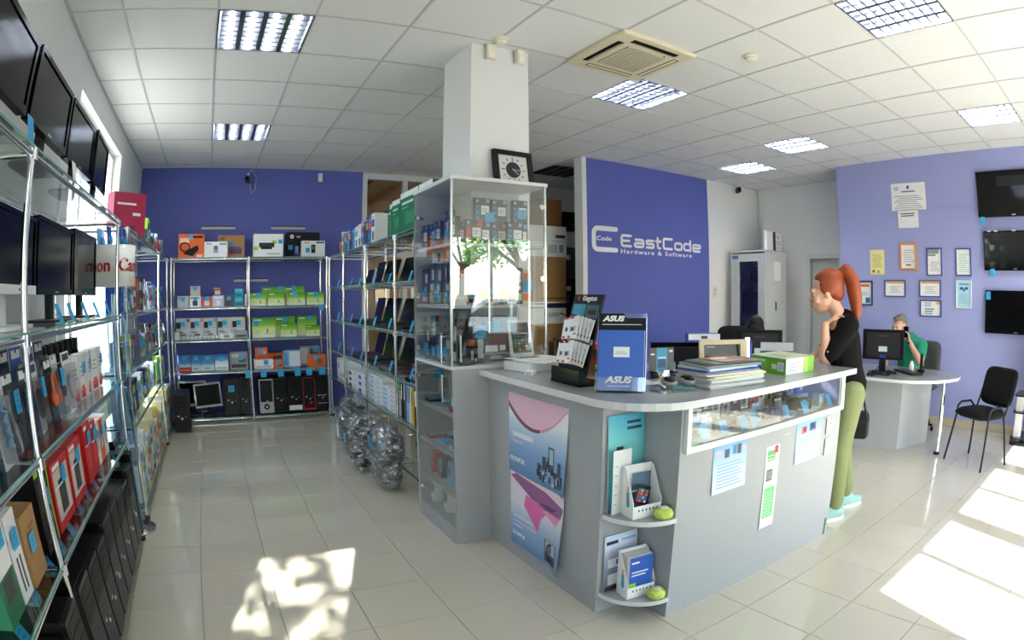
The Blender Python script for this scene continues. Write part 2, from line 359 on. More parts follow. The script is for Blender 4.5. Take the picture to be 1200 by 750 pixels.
# cassette air conditioner
CREAM = M((222, 212, 184), .5)
t = thing('air_conditioner', 'cream square cassette air conditioner set in the ceiling', 'air conditioner', (GX+.6*ACU[0]+.3, GY+.6*ACU[1]+.3, H))
_b = B(); _b.prism([(-.33, -.33), (.33, -.33), (.33, .33), (-.33, .33)], -.028, .01, CREAM)
_b.build('fascia', t, bevel=.012)
_b = B(); _b.box(-.17, -.17, -.034, .17, .17, -.028, M((186, 178, 158), .7))
for k in range(11): _b.box(-.165+k*.0305, -.17, -.037, -.150+k*.0305, .17, -.034, M((205, 197, 174), .6))
_b.build('intake_grille', t)
for k in range(4):
    r = Matrix.Rotation(k*PI/2, 4, 'Z'); q = B(); q.box(-.2, .225, -.0295, .2, .275, -.0275, M((30, 28, 28), .5), T=r).build('air_slot', t)
    B().add([(-.195, .232, -.03), (.195, .232, -.03), (.195, .262, -.046 if k in (1, 2) else -.031), (-.195, .262, -.046 if k in (1, 2) else -.031)], [(0, 1, 2, 3)], CREAM, T=r).build('flap', t)
B().ball((.14, -.19, -.03), .006, BLACK, 8).build('sensor_eye', t)
# smoke detectors
for x, y, lab in ((GX+.6*6.54, GY-.6*1.48, 'cream round smoke detector on the ceiling panel beyond the air conditioner'), (GX+.6*3.98+.02, GY-.6*.11, 'white round smoke detector on the ceiling at the column head')):
    t = thing('smoke_detector', lab, 'smoke detector', (x, y, H))
    B().lathe([(0, -.012), (.052, -.012), (.055, 0)], (0, 0, 0), M((232, 226, 208), .5), 18).build('base', t)
    B().lathe([(0, -.036), (.026, -.035), (.036, -.026), (.038, -.012), (.03, -.011)], (0, 0, 0), M((236, 231, 214), .5), 18).build('head', t)
# motion detectors on the column
for x, rz, lab in ((1.64, 0, 'pale motion detector on the column nearer the corner'), (1.855, .15, 'slightly turned pale motion detector on the column beside the clock side')):
    t = thing('motion_detector', lab, 'motion detector', (x, 3.246, 3.02), rz)
    B().rbox(-.032, -.045, 0, .032, 0, .105, .012, M((236, 230, 212), .5)).build('casing', t); B().rbox(-.022, -.05, .012, .022, -.045, .05, .008, M((244, 240, 228), .35)).build('lens', t)
# ================================================================ GLASS DISPLAY RACKS
class Frame:
    """local axes of a rack: x along it, y into it, z up"""
    def __init__(s, o, rz): s.o = o; s.rz = rz; s.c = math.cos(rz); s.s = math.sin(rz)
    def __call__(s, x, y, z): return (s.o[0]+x*s.c-y*s.s, s.o[1]+x*s.s+y*s.c, z)
_k = B().cyl((0, 0, -.035), (0, 0, .002), .021, CHROME, 10).build('clamp'); CLAMP = _k.data; bpy.data.objects.remove(_k)
def rack(name, label, o, rz, posts, depth, levels, top=None, ext=0., rear=True, glass_over=.02):
    t = thing(name, label, 'display rack', (o[0], o[1], 0), rz); r = .0125; top = top or max(levels)
    for x in posts:
        for y in ((0, depth) if rear else (0,)):
            p = B().cyl((x, y, .02), (x, y, top), r, CHROME, 10); p.ball((x, y, top), .014, CHROME, 8)
            p.cyl((x, y, 0), (x, y, .03), .02, M((60, 60, 62), .4, .6), 10); po = p.build('post', t)
            for z in levels: share('clamp', CLAMP, po, (x, y, z))
    a, q = min(posts), max(posts)
    for z in levels:
        for y in (0, depth): B().cyl((a-ext, y, z-.017), (q, y, z-.017), .0105, CHROME, 8).build('rail', t)
        for x in posts: B().cyl((x, 0, z-.017), (x, depth, z-.017), .0095, CHROME, 8).build('rail', t)
        ps = sorted(posts)
        for i in range(len(ps)-1):
            g = B(); x0, x1 = ps[i]+.016, ps[i+1]-.016
            g.box(x0, -.012, z, x1, depth+.02, z+.0072, GLASS_SHELF)
            go = g.build('glass_shelf', t)
            B().box(x0, -.0145, z, x1, -.012, z+.0072, GLASS_EDGE).build('polished_edge', go)
    return t
LV = [.08, .645, 1.0, 1.37, 1.92]
rack('display_rack', 'chrome and glass rack along the white window wall, holding monitors, headsets and black computer towers', (-.65, 0), PI/2, [0., 1.75, 3.50], .42, LV)
rack('display_rack', 'chrome and glass rack packed with small accessories between the window pier and blue wall', (-.65, 0), PI/2, [3.86, 5.98, 6.95], .42, LV)
rack('display_rack', 'wide chrome rack against the blue back wall, holding boxed goods and computer towers', (-.60, 7.0), 0, [0., .97, 1.935], .45, [.05, .60, .975, 1.352, 1.93])
rack('display_rack', 'chrome rack of open laptops running from the blue wall to the glass cabinet', (1.36, 6.96), -PI/2, [0., .80, 1.74, 2.66, 3.38], .48, [.13, .50, .825, 1.18, 1.555, 1.92])
FL = Frame((-.65, 0), PI/2); FB = Frame((-.60, 7.0), 0); FR = Frame((1.36, 6.96), -PI/2)

# ================================================================ GLASS CABINET BY THE COLUMN
CABG = M((168, 172, 175), .45, noise=.02, scale=8); CABI = M((176, 180, 182), .5)
x0, x1, y0, y1 = 1.245, 1.865, 2.93, 3.53; TOP = 2.125
t = thing('display_cabinet', 'tall grey display cabinet with glass doors wrapped round the white column', 'cabinet', (x0, y0, 0)); W, D = x1-x0, y1-y0
B().box(-.008, -.008, TOP-.022, W+.008, D+.008, TOP, LGREY).build('top_panel', t, bevel=.002)
B().box(.0, .004, 0, W, D, .099, CABG).build('plinth', t)
B().box(.012, 0, .0, W, .018, 1.045, CABG).build('front_panel', t)
B().box(W-.018, .018, .1, W, D, 1.045, CABG).build('side_panel', t)
B().box(.0, D-.018, .1, W, D, TOP-.022, CABI).build('back_panel', t)
B().box(.262, .318, .1, .28, D-.018, TOP-.022, CABI).box(.262, .30, .1, W-.018, .318, TOP-.022, CABI).build('inner_lining', t)
for z in (.10, .31, .555, .79): B().box(.008, .02, z-.018, .262, D-.018, z-.0008, CABI).build('shelf', t)
B().box(0, 0, 1.045, W, D-.018, 1.0622, LGREY).build('middle_panel', t)
for z in (1.40, 1.75): B().box(.012, .012, z-.018, W-.012, .30, z-.0008, LGREY).box(.012, .30, z-.018, .262, D-.018, z-.0008, LGREY).build('shelf', t)
for a in ((0, 0), (W-.012, 0), (0, D-.014)): B().box(a[0], a[1], 1.063, a[0]+.012, a[1]+.012, TOP-.022, M((205, 215, 212), .2, .6)).build('corner_strip', t)
d = B().box(.014, .001, 1.066, W-.014, .006, TOP-.024, GLASS_CAB).build('glass_door', t)
B().cyl((.05, -.02, 1.09), (.05, -.02, 1.235), .006, CHROME).cyl((.05, -.02, 1.1), (.05, .002, 1.1), .005, CHROME).cyl((.05, -.02, 1.225), (.05, .002, 1.225), .005, CHROME).build('handle', d)
for z in (1.13, 1.55, 1.98): B().cyl((W-.03, -.006, z), (W-.03, .012, z), .016, CHROME, 14).build('hinge', d)
for zz, h0, h1, hz in ((1.066, 1.07, 1.235, (1.13, 1.45, 1.95)), (.11, .85, 1.01, (.2, .55, .95))):
    d = B().box(.001, .014, zz, .006, D-.014, 1.043 if zz < 1 else TOP-.024, GLASS_CAB).build('glass_door', t)
    B().cyl((-.02, .09, h0), (-.02, .09, h1), .006, CHROME).cyl((-.02, .09, h0+.01), (.002, .09, h0+.01), .005, CHROME).cyl((-.02, .09, h1-.01), (.002, .09, h1-.01), .005, CHROME).build('handle', d)
    for z in hz: B().cyl((-.006, D-.045, z), (.012, D-.045, z), .015, CHROME, 14).cyl((.012, D-.045, z), (.05, D-.02, z), .012, STEEL, 8).build('hinge', d)
# ---- square clock leaning on the column
t = thing('clock', 'square black-framed clock with white face leaning on the column', 'clock', (1.80, 3.19, TOP), .06)
T = Matrix.Rotation(-.17, 4, 'X')
fr = B()
for a in ((-.145, 0, .145, .03), (-.145, .235, .145, .265), (-.145, .03, -.112, .235), (.112, .03, .145, .235)): fr.box(a[0], -.015, a[1], a[2], .015, a[3], BLACK, T)
fr.build('frame', t); B().box(-.112, 0, .03, .112, .012, .235, M((206, 208, 206), .5), T).build('dial', t)
B().cyl((0, -.003, .135), (0, 0, .135), .055, M((52, 54, 56), .5), 24, T=T).build('dial_centre', t)
for i in range(12):
    a = i*PI/6; L = .018 if i % 3 else .026
    B().box(-.0025, -.002, .088-L, .0025, 0, .088, BLACK, T @ Matrix.Translation((0, 0, .135)) @ Matrix.Rotation(a, 4, 'Y')).build('hour_mark', t)
B().box(-.003, -.005, -.01, .003, -.004, .045, STEEL, T @ Matrix.Translation((0, 0, .135)) @ Matrix.Rotation(2.3, 4, 'Y')).build('hour_hand', t)
B().box(-.002, -.006, -.01, .002, -.005, .075, STEEL, T @ Matrix.Translation((0, 0, .135)) @ Matrix.Rotation(1.62, 4, 'Y')).build('minute_hand', t)

# ================================================================ SERVICE COUNTER
CNT = M((166, 169, 172), .42, noise=.025, scale=60); CTOP = M((150, 153, 156), .22, noise=.04, scale=80); CEDGE = M((214, 216, 217), .35)
t = thing('service_counter', 'L-shaped grey shop counter with glazed display strip and rounded corner shelves', 'counter', (1.47, 1.64, 0))
ct = t; ox, oy = 1.47, 1.64
def P2(x, y): return (x-ox, y-oy)
out = [P2(1.41, 2.928), P2(1.40, 1.86)]
for i in range(9):
    a = PI+PI/2*i/8; out.append(P2(1.40+.30+.30*math.cos(a), 1.565+.30+.30*math.sin(a)))
out += [P2(3.18, 1.575), P2(3.19, 2.12), P2(1.95, 2.12), P2(1.95, 2.928)]
B().prism(out, 1.008, 1.0392, CTOP, mside=CEDGE).build('worktop', t, bevel=.003)
B().box(0, 1.8905-oy, .115, .018, 2.925-oy, 1.008, CNT).build('side_panel', t)
B().box(.006, 1.8905-oy, 0, .018, 2.925-oy, .115, CNT).build('side_plinth', t)
B().box(0, 1.872-oy, 0, .235, 1.89-oy, 1.008, CNT).build('niche_panel', t); B().box(.232, 0, 0, .25, .25, 1.008, CNT).build('niche_panel', t)
B().box(.25, .006, 0, 3.09-ox, .018, .115, CNT).build('front_plinth', t)
B().box(.25, 0, .115, 3.10-ox, .018, .805, CNT).build('front_panel', t)
B().box(3.10-ox, 0, 0, 3.118-ox, .46, 1.008, CNT).build('end_panel', t)
B().box(1.93-ox, .30, .0, 1.948-ox, 1.285, 1.008, CNT).box(.48, .44, 0, 3.10-ox, .458, 1.008, CNT).build('inner_panel', t)
for z in (.115, .515):
    o2 = [(.018, .24), (.018, .235)]
    for i in range(9):
        a = PI+PI/2*i/8; o2.append((.232+.225*math.cos(a), .225+.235*math.sin(a)))
    o2 += [(.232, .24)]
    B().prism(o2, z-.022, z, CNT, mside=CEDGE).build('corner_shelf', t)
# glazed display strip
B().box(1.952-ox, .462, .71, 3.10-ox, 1.02, .7392, CTOP).build('staff_worktop', t); B().box(3.07-ox, .47, 0, 3.09-ox, 1.0, .71, CNT).build('staff_side', t)
DW = M((230, 232, 232), .4)
B().box(.255, .02, .805, 3.10-ox, .44, .822, DW).build('display_floor', t)
f = B(); f.box(.25, -.022, .80, 3.115-ox, 0, .828, DW); f.box(.25, -.022, .998, 3.115-ox, 0, 1.008, DW); f.box(.25, -.022, .828, .275, 0, .998, DW); f.box(3.075-ox, -.022, .828, 3.115-ox, 0, .998, DW); f.build('display_frame', t)
for a, q, yy in ((.275, .95, -.013), (.92, 3.075-ox, -.007)): B().box(a, yy, .828, q, yy+.004, .998, GLASS_CAB).build('sliding_glass', t)
B().box(.60, .003, .75, .66, .004, .757, STEEL).build('maker_badge', t).location = (.42, -.0045, 0)

# ================================================================ DESK OF THE SEATED MAN
DT = M((152, 155, 158), .2, noise=.03, scale=80)
t = thing('office_desk', 'grey desk with rounded end on a chrome leg before the lilac wall', 'desk', (5.38, 2.12, 0))
out = [(-.42, 1.5)]
for i in range(13):
    a = PI+PI*i/12; out.append((.08+.50*math.cos(a), -.14+.42*math.sin(a)))
out += [(.62, .6), (.62, 1.5)]
out = [(-.42, 1.5), (-.42, .1), (-.40, -.12), (-.34, -.28), (-.22, -.42), (-.05, -.53), (.12, -.58), (.28, -.56), (.42, -.48), (.52, -.36), (.57, -.2), (.58, 0), (.58, 1.5)]
B().prism(out, .705, .7342, DT, mside=CEDGE).build('worktop', t, bevel=.003)
B().prism([(0, 0), (-.16, .60), (-.16, 1.5), (-.13, 1.5), (-.13, .61), (.02, .02)], 0, .705, CNT).build('front_panel', t)
B().prism([(0, 0), (.50, -.163), (.505, -.145), (.02, .02)], 0, .705, CNT).build('end_panel', t)
B().cyl((.10, -.43, .03), (.10, -.43, .705), .03, CHROME, 14).build('leg', t); B().cyl((.10, -.43, 0), (.10, -.43, .03), .034, BLACK, 14).build('foot', t)

# ================================================================ VISITOR CHAIR
t = thing('visitor_chair', 'black upholstered visitor chair on thin dark tube legs beside the desk', 'chair', (5.42, 1.24, 0), math.atan2(-.464, -.239)+PI/2)
# local: front legs at x<0?  seat faces local -y; feet measured in the photograph
Ti = Matrix.Rotation(-t.rotation_euler[2], 4, 'Z') @ Matrix.Translation((-5.42, -1.24, 0))
def lc(x, y, z): return tuple(Ti @ Vector((x, y, z)))
NAVY = M((24, 24, 34), .35, .5); FAB = M((20, 20, 22), .95, noise=.3, scale=300, bump=.4)
fl_, fr_, bl_, br_ = (5.36, 1.56), (5.11, 1.09), (5.71, 1.385), (5.49, .915)     # feet
sl, sr, tl, tr = (5.42, 1.50), (5.20, 1.10), (5.66, 1.36), (5.46, .99)           # where they meet the seat
for p, q in ((fl_, sl), (fr_, sr), (bl_, tl), (br_, tr)): B().cyl(lc(*p, 0), lc(*q, .42), .011, NAVY, 8).build('leg', t)
for q, q2 in ((sl, tl), (sr, tr)):
    B().tube([lc(*q, .42), lc(q[0]*.95+q2[0]*.05, q[1]*.95+q2[1]*.05, .50), lc(q[0]*.8+q2[0]*.2, q[1]*.8+q2[1]*.2, .53), lc(q[0]*.3+q2[0]*.7, q[1]*.3+q2[1]*.7, .53), lc(*q2, .46), lc(*q2, .42)], .011, NAVY, 8).build('side_loop', t)
for q in (tl, tr): B().cyl(lc(*q, .42), lc(q[0]+.11, q[1]-.055, .68), .011, NAVY, 8).build('back_tube', t)
import itertools
def pad(c, u, v, n, wu, wv, th, m, bow=0.):
    """soft cushion: c centre, u v in-plane unit vectors, n normal"""
    c = Vector(c); u = Vector(u).normalized(); v = Vector(v).normalized(); n_ = Vector(n).normalized(); b = B(); N = 14; vs = []; fs = []
    for k in range(2):
        for i in range(N+1):
            for j in range(N+1):
                a = -1+2*i/N; e = -1+2*j/N; rr = max(abs(a), abs(e)); q = (abs(a)**5+abs(e)**5)**.2; f = rr/q if q > 1e-6 else 1
                aa, ee = a*f, e*f; h = (1-min(1, q)**6)**.5*th*.5+.004
                vs.append(c+u*aa*wu/2+v*ee*wv/2+n_*(h if k else -h)+n_*bow*aa*aa)
    M1 = (N+1)*(N+1)
    for i in range(N):
        for j in range(N):
            p = i*(N+1)+j; fs.append((p, p+1, p+N+2, p+N+1)); fs.append((M1+p, M1+p+N+1, M1+p+N+2, M1+p+1))
    ring = [i*(N+1) for i in range(N+1)]+[N*(N+1)+j for j in range(1, N+1)]+[i*(N+1)+N for i in range(N-1, -1, -1)]+[j for j in range(N-1, 0, -1)]
    for i in range(len(ring)): p, q = ring[i], ring[(i+1) % len(ring)]; fs.append((p, q, M1+q, M1+p))
    return b.add(vs, fs, m, True)
su = Vector((5.20-5.42, 1.10-1.50, 0)); sv = Vector((.9, -.45, 0))
pad(lc(5.435, 1.24, .455), Ti.to_3x3() @ su, Ti.to_3x3() @ sv, (0, 0, 1), .47, .44, .07, FAB).build('seat', t)
pad(lc(5.67, 1.10, .67), Ti.to_3x3() @ su, Ti.to_3x3() @ Vector((.10, -.05, .35)), Ti.to_3x3() @ Vector((.9, -.45, -.27)), .46, .36, .05, FAB, bow=-.03).build('backrest', t)

# ================================================================ SERVER CABINET AND OFFICE THINGS
SRV = M((200, 204, 202), .45)
t = thing('server_cabinet', 'tall pale grey server cabinet with smoked glass door in the office corner', 'cabinet', (6.65, 4.81, 0))
B().box(.02, 0, .03, .55, .018, 2.06, SRV).build('side_panel', t); B().box(.02, .617, .03, .55, .635, 2.06, SRV).build('side_panel', t)
B().box(.535, .018, .03, .55, .617, 2.06, SRV).build('back_panel', t); B().box(.02, .018, .03, .535, .617, .05, SRV).build('bottom_panel', t)
B().box(-.004, -.008, 2.06, .56, .645, 2.085, SRV).build('top_panel', t, bevel=.003)
B().box(.03, .01, 0, .54, .62, .03, DARK).build('plinth', t)
d = B().box(0, .005, .06, .02, .13, 2.04, SRV).box(0, .47, .06, .02, .63, 2.04, SRV).box(0, .13, .06, .02, .47, .2, SRV).box(0, .13, 1.93, .02, .47, 2.04, SRV).build('door', t)
B().box(.006, .13, .2, .010, .47, 1.93, SMOKED).build('smoked_pane', d)
B().box(-.004, .49, 1.97, 0, .60, 2.02, M((60, 120, 180), .4)).build('maker_badge', d)
for z in (.55, 1.18, 1.62): B().box(.06, .02, z, .50, .615, z+.02, M((130, 132, 138), .4)).build('equipment_shelf', t)
for y0_, y1_, z0_, z1_, c in ((.10, .30, 1.64, 1.85, (34, 38, 54)), (.34, .50, 1.64, 1.80, (26, 28, 36)), (.12, .20, 1.64, 1.69, (170, 60, 60)), (.10, .50, 1.20, 1.50, (36, 40, 56)), (.14, .32, .57, 1.12, (40, 48, 80)), (.34, .44, .57, 1.10, (120, 132, 150)), (.46, .56, .57, 1.06, (44, 52, 80))): B().box(.09, y0_, z0_, .44, y1_, z1_, M(c, .4)).build('equipment', t)
B().box(.22, -.0015, 1.66, .40, 0, 1.93, PAPER).build('paper_notice', t); B().box(.235, -.0015, 1.38, .36, 0, 1.62, M((206, 208, 204), .6)).build('paper_list', t)
B().box(.20, -.0015, 1.52, .235, 0, 1.60, M((226, 220, 160), .6)).build('sticky_note', t)
B().cyl((.25, -.012, 1.36), (.25, 0, 1.36), .014, STEEL).box(.24, -.02, 1.24, .26, -.012, 1.36, DARK).build('lock', t); B().cyl((.42, -.012, 1.36), (.42, 0, 1.36), .012, STEEL).build('lock', t)
for k, (x, wd, lab) in enumerate(((.26, .19, 'plain white ring binder standing on the server cabinet'), (.47, .22, 'white folder with red emblem standing on the server cabinet'))):
    q = thing('ring_binder', lab, 'binder', (6.65+x, 4.95, 2.085), .12); B().box(0, 0, 0, wd, .05, .29, PAPER).build('cover', q, bevel=.003)
    if k: B().box(-.002, -.004, 0, .012, .052, .29, M((30, 44, 92), .5)).build('spine', q); B().box(.085, -.001, .20, .115, 0, .235, M((200, 60, 70), .5)).box(.05, -.001, .14, .18, 0, .15, M((150, 150, 155), .6)).box(.04, -.001, .11, .19, 0, .118, M((190, 120, 120), .6)).box(.05, -.001, .06, .18, 0, .068, M((160, 160, 165), .6)).build('cover_print', q)
t = thing('wall_socket', 'white double wall socket on the white office wall', 'socket', (6.47, YP-.006, 1.42))
B().rbox(-.05, -.012, 0, .05, .002, .16, .01, M((224, 224, 218), .5), ax=1).build('plate', t); [B().cyl((0, -.014, z), (0, -.012, z), .022, M((190, 190, 186), .5), 14).build('socket_face', t) for z in (.05, .11)]
def cctv(loc, label, rz):
    t = thing('security_camera', label, 'camera', loc, rz); B().cyl((0, 0, .08), (0, 0, .03), .012, WHITE).ball((0, 0, .03), .022, STEEL, 10).build('bracket', t)
    B().rbox(-.03, -.09, -.05, .03, .03, .03, .015, M((40, 40, 44), .4), ax=1).build('casing', t); B().cyl((0, -.095, -.01), (0, -.09, -.01), .02, BLACKG, 12).build('lens', t)
    return t
cctv((6.95, 5.5, H-.085), 'small security camera under the ceiling of the white office wall', -.6)
cctv((.345, 7.50, H-.16), 'small black security camera high on the blue back wall', -.2)
B().tube([(.345, 7.52, H-.08), (.40, 7.57, H-.02), (.46, 7.585, H-.12), (.45, 7.59, H-.28), (.40, 7.59, H-.33), (.375, 7.55, H-.22)], .005, M((215, 215, 215), .5), 6).build('camera_cable', None, label='thin white cable looping beside the black security camera', cat='cable')
t = thing('motion_detector', 'white motion detector high on the blue back wall', 'motion detector', (1.33, 7.595, 2.97)); B().rbox(-.03, -.05, 0, .03, 0, .11, .012, WHITE).build('casing', t); B().rbox(-.02, -.054, .015, .02, -.05, .05, .006, M((245, 245, 240), .3)).build('lens', t)
B().tube([(7.57, 5.57, H), (7.58, 5.57, 2.8), (7.55, 5.57, 2.6), (7.58, 5.57, 2.4), (7.57, 5.57, 2.1)], .012, M((196, 196, 190), .5), 6).build('cable_duct', None, label='pale cable running down the office corner to the server cabinet', cat='cable')
for x, z, lab in ((-.25, 2.33, 'slim metal wall strip above the orange box'), (.69, 2.33, 'slim metal wall strip above the black printer box'), (.20, 1.66, 'slim metal wall strip between the top two shelves of the back rack')):
    t = thing('wall_rail', lab, 'wall rail', (x, 7.6, z)); B().box(0, -.02, 0, .455, .0, .03, M((196, 198, 196), .4)).build('strip', t); B().box(0, -.024, .032, .455, 0, .044, M((60, 62, 66), .4)).build('lip', t)
def cells(prints, base, pos):
    """one connected sheet cut along the edges of its printed blocks; each cell takes the colour of the topmost block"""
    us = sorted({0., 1.} | {round(min(1, max(0, q)), 4) for p in prints for q in (p[0], p[2])}); vs = sorted({0., 1.} | {round(min(1, max(0, q)), 4) for p in prints for q in (p[1], p[3])})
    b = B(); n = len(vs); V = [pos(u, v) for u in us for v in vs]; b.v = [tuple(x) for x in V]
    for i in range(len(us)-1):
        for j in range(n-1):
            cu, cv = (us[i]+us[i+1])/2, (vs[j]+vs[j+1])/2; m = base
            for p in prints:
                if p[0] < cu < p[2] and p[1] < cv < p[3]: m = p[4]
            if isinstance(m, str): m = M(COLS[m], .45)
            elif isinstance(m, tuple): m = M(m, .45)
            b.f.append((i*n+j, (i+1)*n+j, (i+1)*n+j+1, i*n+j+1)); b.m.append(b.mi(m)); b.sm.append(False)
    return b
# ================================================================ WALL SIGN
SIGN = M((244, 245, 250), .5)
def stroke(b, pts, wd, y, m, closed=False, fil=.0, d=.004):
    """flat rounded stroke in the x-z plane at depth y"""
    if fil:
        q = []; n = len(pts)
        for i, p in enumerate(pts):
            if not closed and i in (0, n-1): q.append(p); continue
            a = Vector(pts[(i-1) % n]); c = Vector(pts[(i+1) % n]); v = Vector(p); f1 = min(fil, (a-v).length/2); f2 = min(fil, (c-v).length/2)
            s0 = v+(a-v).normalized()*f1; s1 = v+(c-v).normalized()*f2
            for k in range(5):
                t_ = k/4; w_ = s0*(1-t_)**2+v*2*t_*(1-t_)+s1*t_**2; q.append((w_.x, w_.y))
        pts = q
    L = len(pts)
    for i in range(L if closed else L-1):
        p = Vector(pts[i]); q = Vector(pts[(i+1) % L]); dd = q-p
        if dd.length < 1e-6: continue
        n_ = Vector((-dd.y, dd.x)).normalized()*wd/2
        b.prism([tuple(p+n_), tuple(p-n_), tuple(q-n_), tuple(q+n_)], y-d, y, m, 1)
    for p in pts: b.prism([(p[0]+wd/2*math.cos(2*PI*k/10), p[1]+wd/2*math.sin(2*PI*k/10)) for k in range(10)], y-d*.98, y, m, 1)
t = thing('wall_sign', 'white rounded company lettering with big C emblem on the blue partition', 'sign', (4.2, YP, 1.95)); yw = -.0005
b = B(); sw = .06; stroke(b, [(.405, .315), (.055, .315), (.055, .055), (.405, .055)], sw, yw, SIGN, fil=.07); b.build('emblem', t)
text('Code', .075, SIGN, t, (.215, yw-.001, .19), bold=.0012, fit=.235)
def glyph(ch, x, wd, z0, h, sw=.033):
    b = B(); g = lambda *q: [(x+sw/2+(wd-sw)*u, z0+sw/2+(h-sw)*v) for u, v in q]; S = lambda q, c=False, f=.03: stroke(b, g(*q), sw, yw, SIGN, c, f)
    if ch == 'E': S([(1, 1), (0, 1), (0, 0), (1, 0)]); S([(0, .5), (.8, .5)])
    if ch == 'C': S([(1, 1), (0, 1), (0, 0), (1, 0)])
    if ch == 'a': S([(.1, 1), (1, 1), (1, 0), (0, 0), (0, .52), (1, .52)])
    if ch == 's': S([(.95, 1), (0, 1), (0, .52), (1, .52), (1, 0), (.05, 0)], f=.025)
    if ch == 't': S([(.35, 1), (.35, 0), (.9, 0)]); S([(0, .68), (.95, .68)])
    if ch == 'o': S([(0, 1), (1, 1), (1, 0), (0, 0)], True)
    if ch == 'd': S([(1, .66), (0, .66), (0, 0), (1, 0)]); S([(1, 1), (1, 0)])
    if ch == 'e': S([(0, .5), (1, .5), (1, 1), (0, 1), (0, 0), (.9, 0)])
    b.build('letter', t)
for ch, x, wd, z0, h in (('E', .48, .185, .10, .165), ('a', .70, .18, .10, .122), ('s', .905, .16, .10, .122), ('t', 1.075, .12, .10, .165), ('C', 1.215, .19, .10, .165), ('o', 1.435, .165, .10, .118), ('d', 1.615, .16, .10, .165), ('e', 1.80, .185, .095, .122)): glyph(ch, x, wd, z0, h)
text('Hardware & Software', .078, SIGN, t, (1.13, yw-.001, .045), sp=1.25, bold=.0012, fit=1.30)

# ================================================================ LILAC WALL: CERTIFICATES AND TELEVISIONS
def hang(name, label, cat, y0, y1, z0, z1, frame, sheet, prints=(), fw=.012, tilt=0., group=None):
    """framed sheet on the lilac wall (x = XR), facing -x; prints in unit coordinates from its own lower left corner"""
    t = thing(name, label, cat, (XR, (y0+y1)/2, (z0+z1)/2), -PI/2, group); w_, h = y1-y0, z1-z0; T = Matrix.Rotation(tilt, 4, 'Y')
    if frame:
        f = B()
        for a in ((-w_/2, -h/2, w_/2, -h/2+fw), (-w_/2, h/2-fw, w_/2, h/2), (-w_/2, -h/2+fw, -w_/2+fw, h/2-fw), (w_/2-fw, -h/2+fw, w_/2, h/2-fw)): f.box(a[0], -.018, a[1], a[2], -.001, a[3], frame, T)
        f.build('frame', t)
    else: fw = 0
    W, Hh = w_-2*fw, h-2*fw
    B().box(-W/2, -.0055, -Hh/2, W/2, -.001, Hh/2, sheet, T).build('backing', t)
    cells(list(prints), sheet, lambda u, v: T @ Vector((-W/2+W*u, -.006, -Hh/2+Hh*v))).build('printed_sheet', t)
    return t
def lines(n, v0, v1, c, u0=.12, u1=.88, th=.35):
    return [(u0+.05*((k*7) % 3), v0+(v1-v0)*k/n, u1-.06*((k*5) % 4), v0+(v1-v0)*(k+th)/n, c) for k in range(n)]
NB = M((52, 66, 140), .4); TXT = (168, 170, 176)
CG = 'certificates on the lilac wall'
hang('paper_certificate', 'large unframed white document pinned high on the lilac wall', 'document', 2.35, 2.84, 2.49, 2.82, None, PAPER, lines(7, .08, .58, (150, 152, 168), .08, .92)+[(.46, .78, .53, .9, (70, 80, 140)), (.3, .66, .7, .71, (110, 122, 180)), (.08, .74, .22, .88, (200, 200, 208))], tilt=.02, group=CG)
hang('paper_notice', 'small white notice with two bold lines under the large document', 'notice', 2.475, 2.765, 2.28, 2.50, None, PAPER, [(.14, .74, .84, .8, (90, 90, 96)), (.16, .62, .8, .68, (90, 90, 96))], group=CG)
hang('paper_certificate', 'pale yellow certificate without frame beside the orange-framed one', 'certificate', 2.99, 3.20, 1.73, 2.03, None, M((232, 226, 158), .6), lines(7, .3, .85, (190, 180, 110))+[(.15, .08, .3, .18, (120, 90, 60)), (.5, .05, .66, .16, (200, 150, 60))], group=CG)
hang('framed_certificate', 'certificate in a bright orange wooden frame', 'certificate', 2.52, 2.76, 1.78, 2.10, M((222, 150, 66), .4), PAPER, lines(6, .25, .85, TXT)+[(.3, .1, .7, .17, (110, 110, 120))], .022, group=CG)
hang('framed_certificate', 'blue-framed certificate with diagonal teal and grey band', 'certificate', 2.17, 2.38, 1.71, 2.03, NB, PAPER, lines(6, .15, .55, TXT)+[(.0, .82, .85, 1, (150, 156, 158)), (.0, .74, .6, .8, (60, 160, 160))], group=CG)
hang('framed_certificate', 'blue-framed certificate of plain greenish text lines', 'certificate', 1.77, 1.98, 1.71, 2.02, NB, M((222, 234, 228), .6), lines(9, .12, .85, (170, 186, 184)), group=CG)
hang('framed_certificate', 'dark double-framed certificate with orange heading and blue corner', 'certificate', 3.17, 3.40, 1.35, 1.65, M((52, 46, 44), .4), M((190, 205, 210), .6), [(.12, .06, .88, .94, (236, 238, 240)), (.16, .78, .84, .9, (226, 110, 50)), (.55, .06, .88, .3, (40, 96, 170)), (.3, .5, .7, .53, (200, 90, 80)), (.25, .4, .75, .43, TXT)], .014, group=CG)
hang('framed_certificate', 'small wide blue-framed certificate with orange header, above nothing', 'certificate', 2.69, 2.99, 1.46, 1.66, NB, PAPER, [(.04, .84, .96, .97, (232, 170, 70))]+lines(5, .2, .72, TXT, .2, .8), group=CG)['label'] = 'wide blue-framed certificate with orange header hanging below the yellow certificate'
hang('framed_certificate', 'wide blue-framed certificate with orange header directly above the one with globe', 'certificate', 2.19, 2.49, 1.465, 1.66, NB, PAPER, [(.04, .84, .96, .97, (232, 170, 70))]+lines(5, .2, .72, TXT, .2, .8), group=CG)
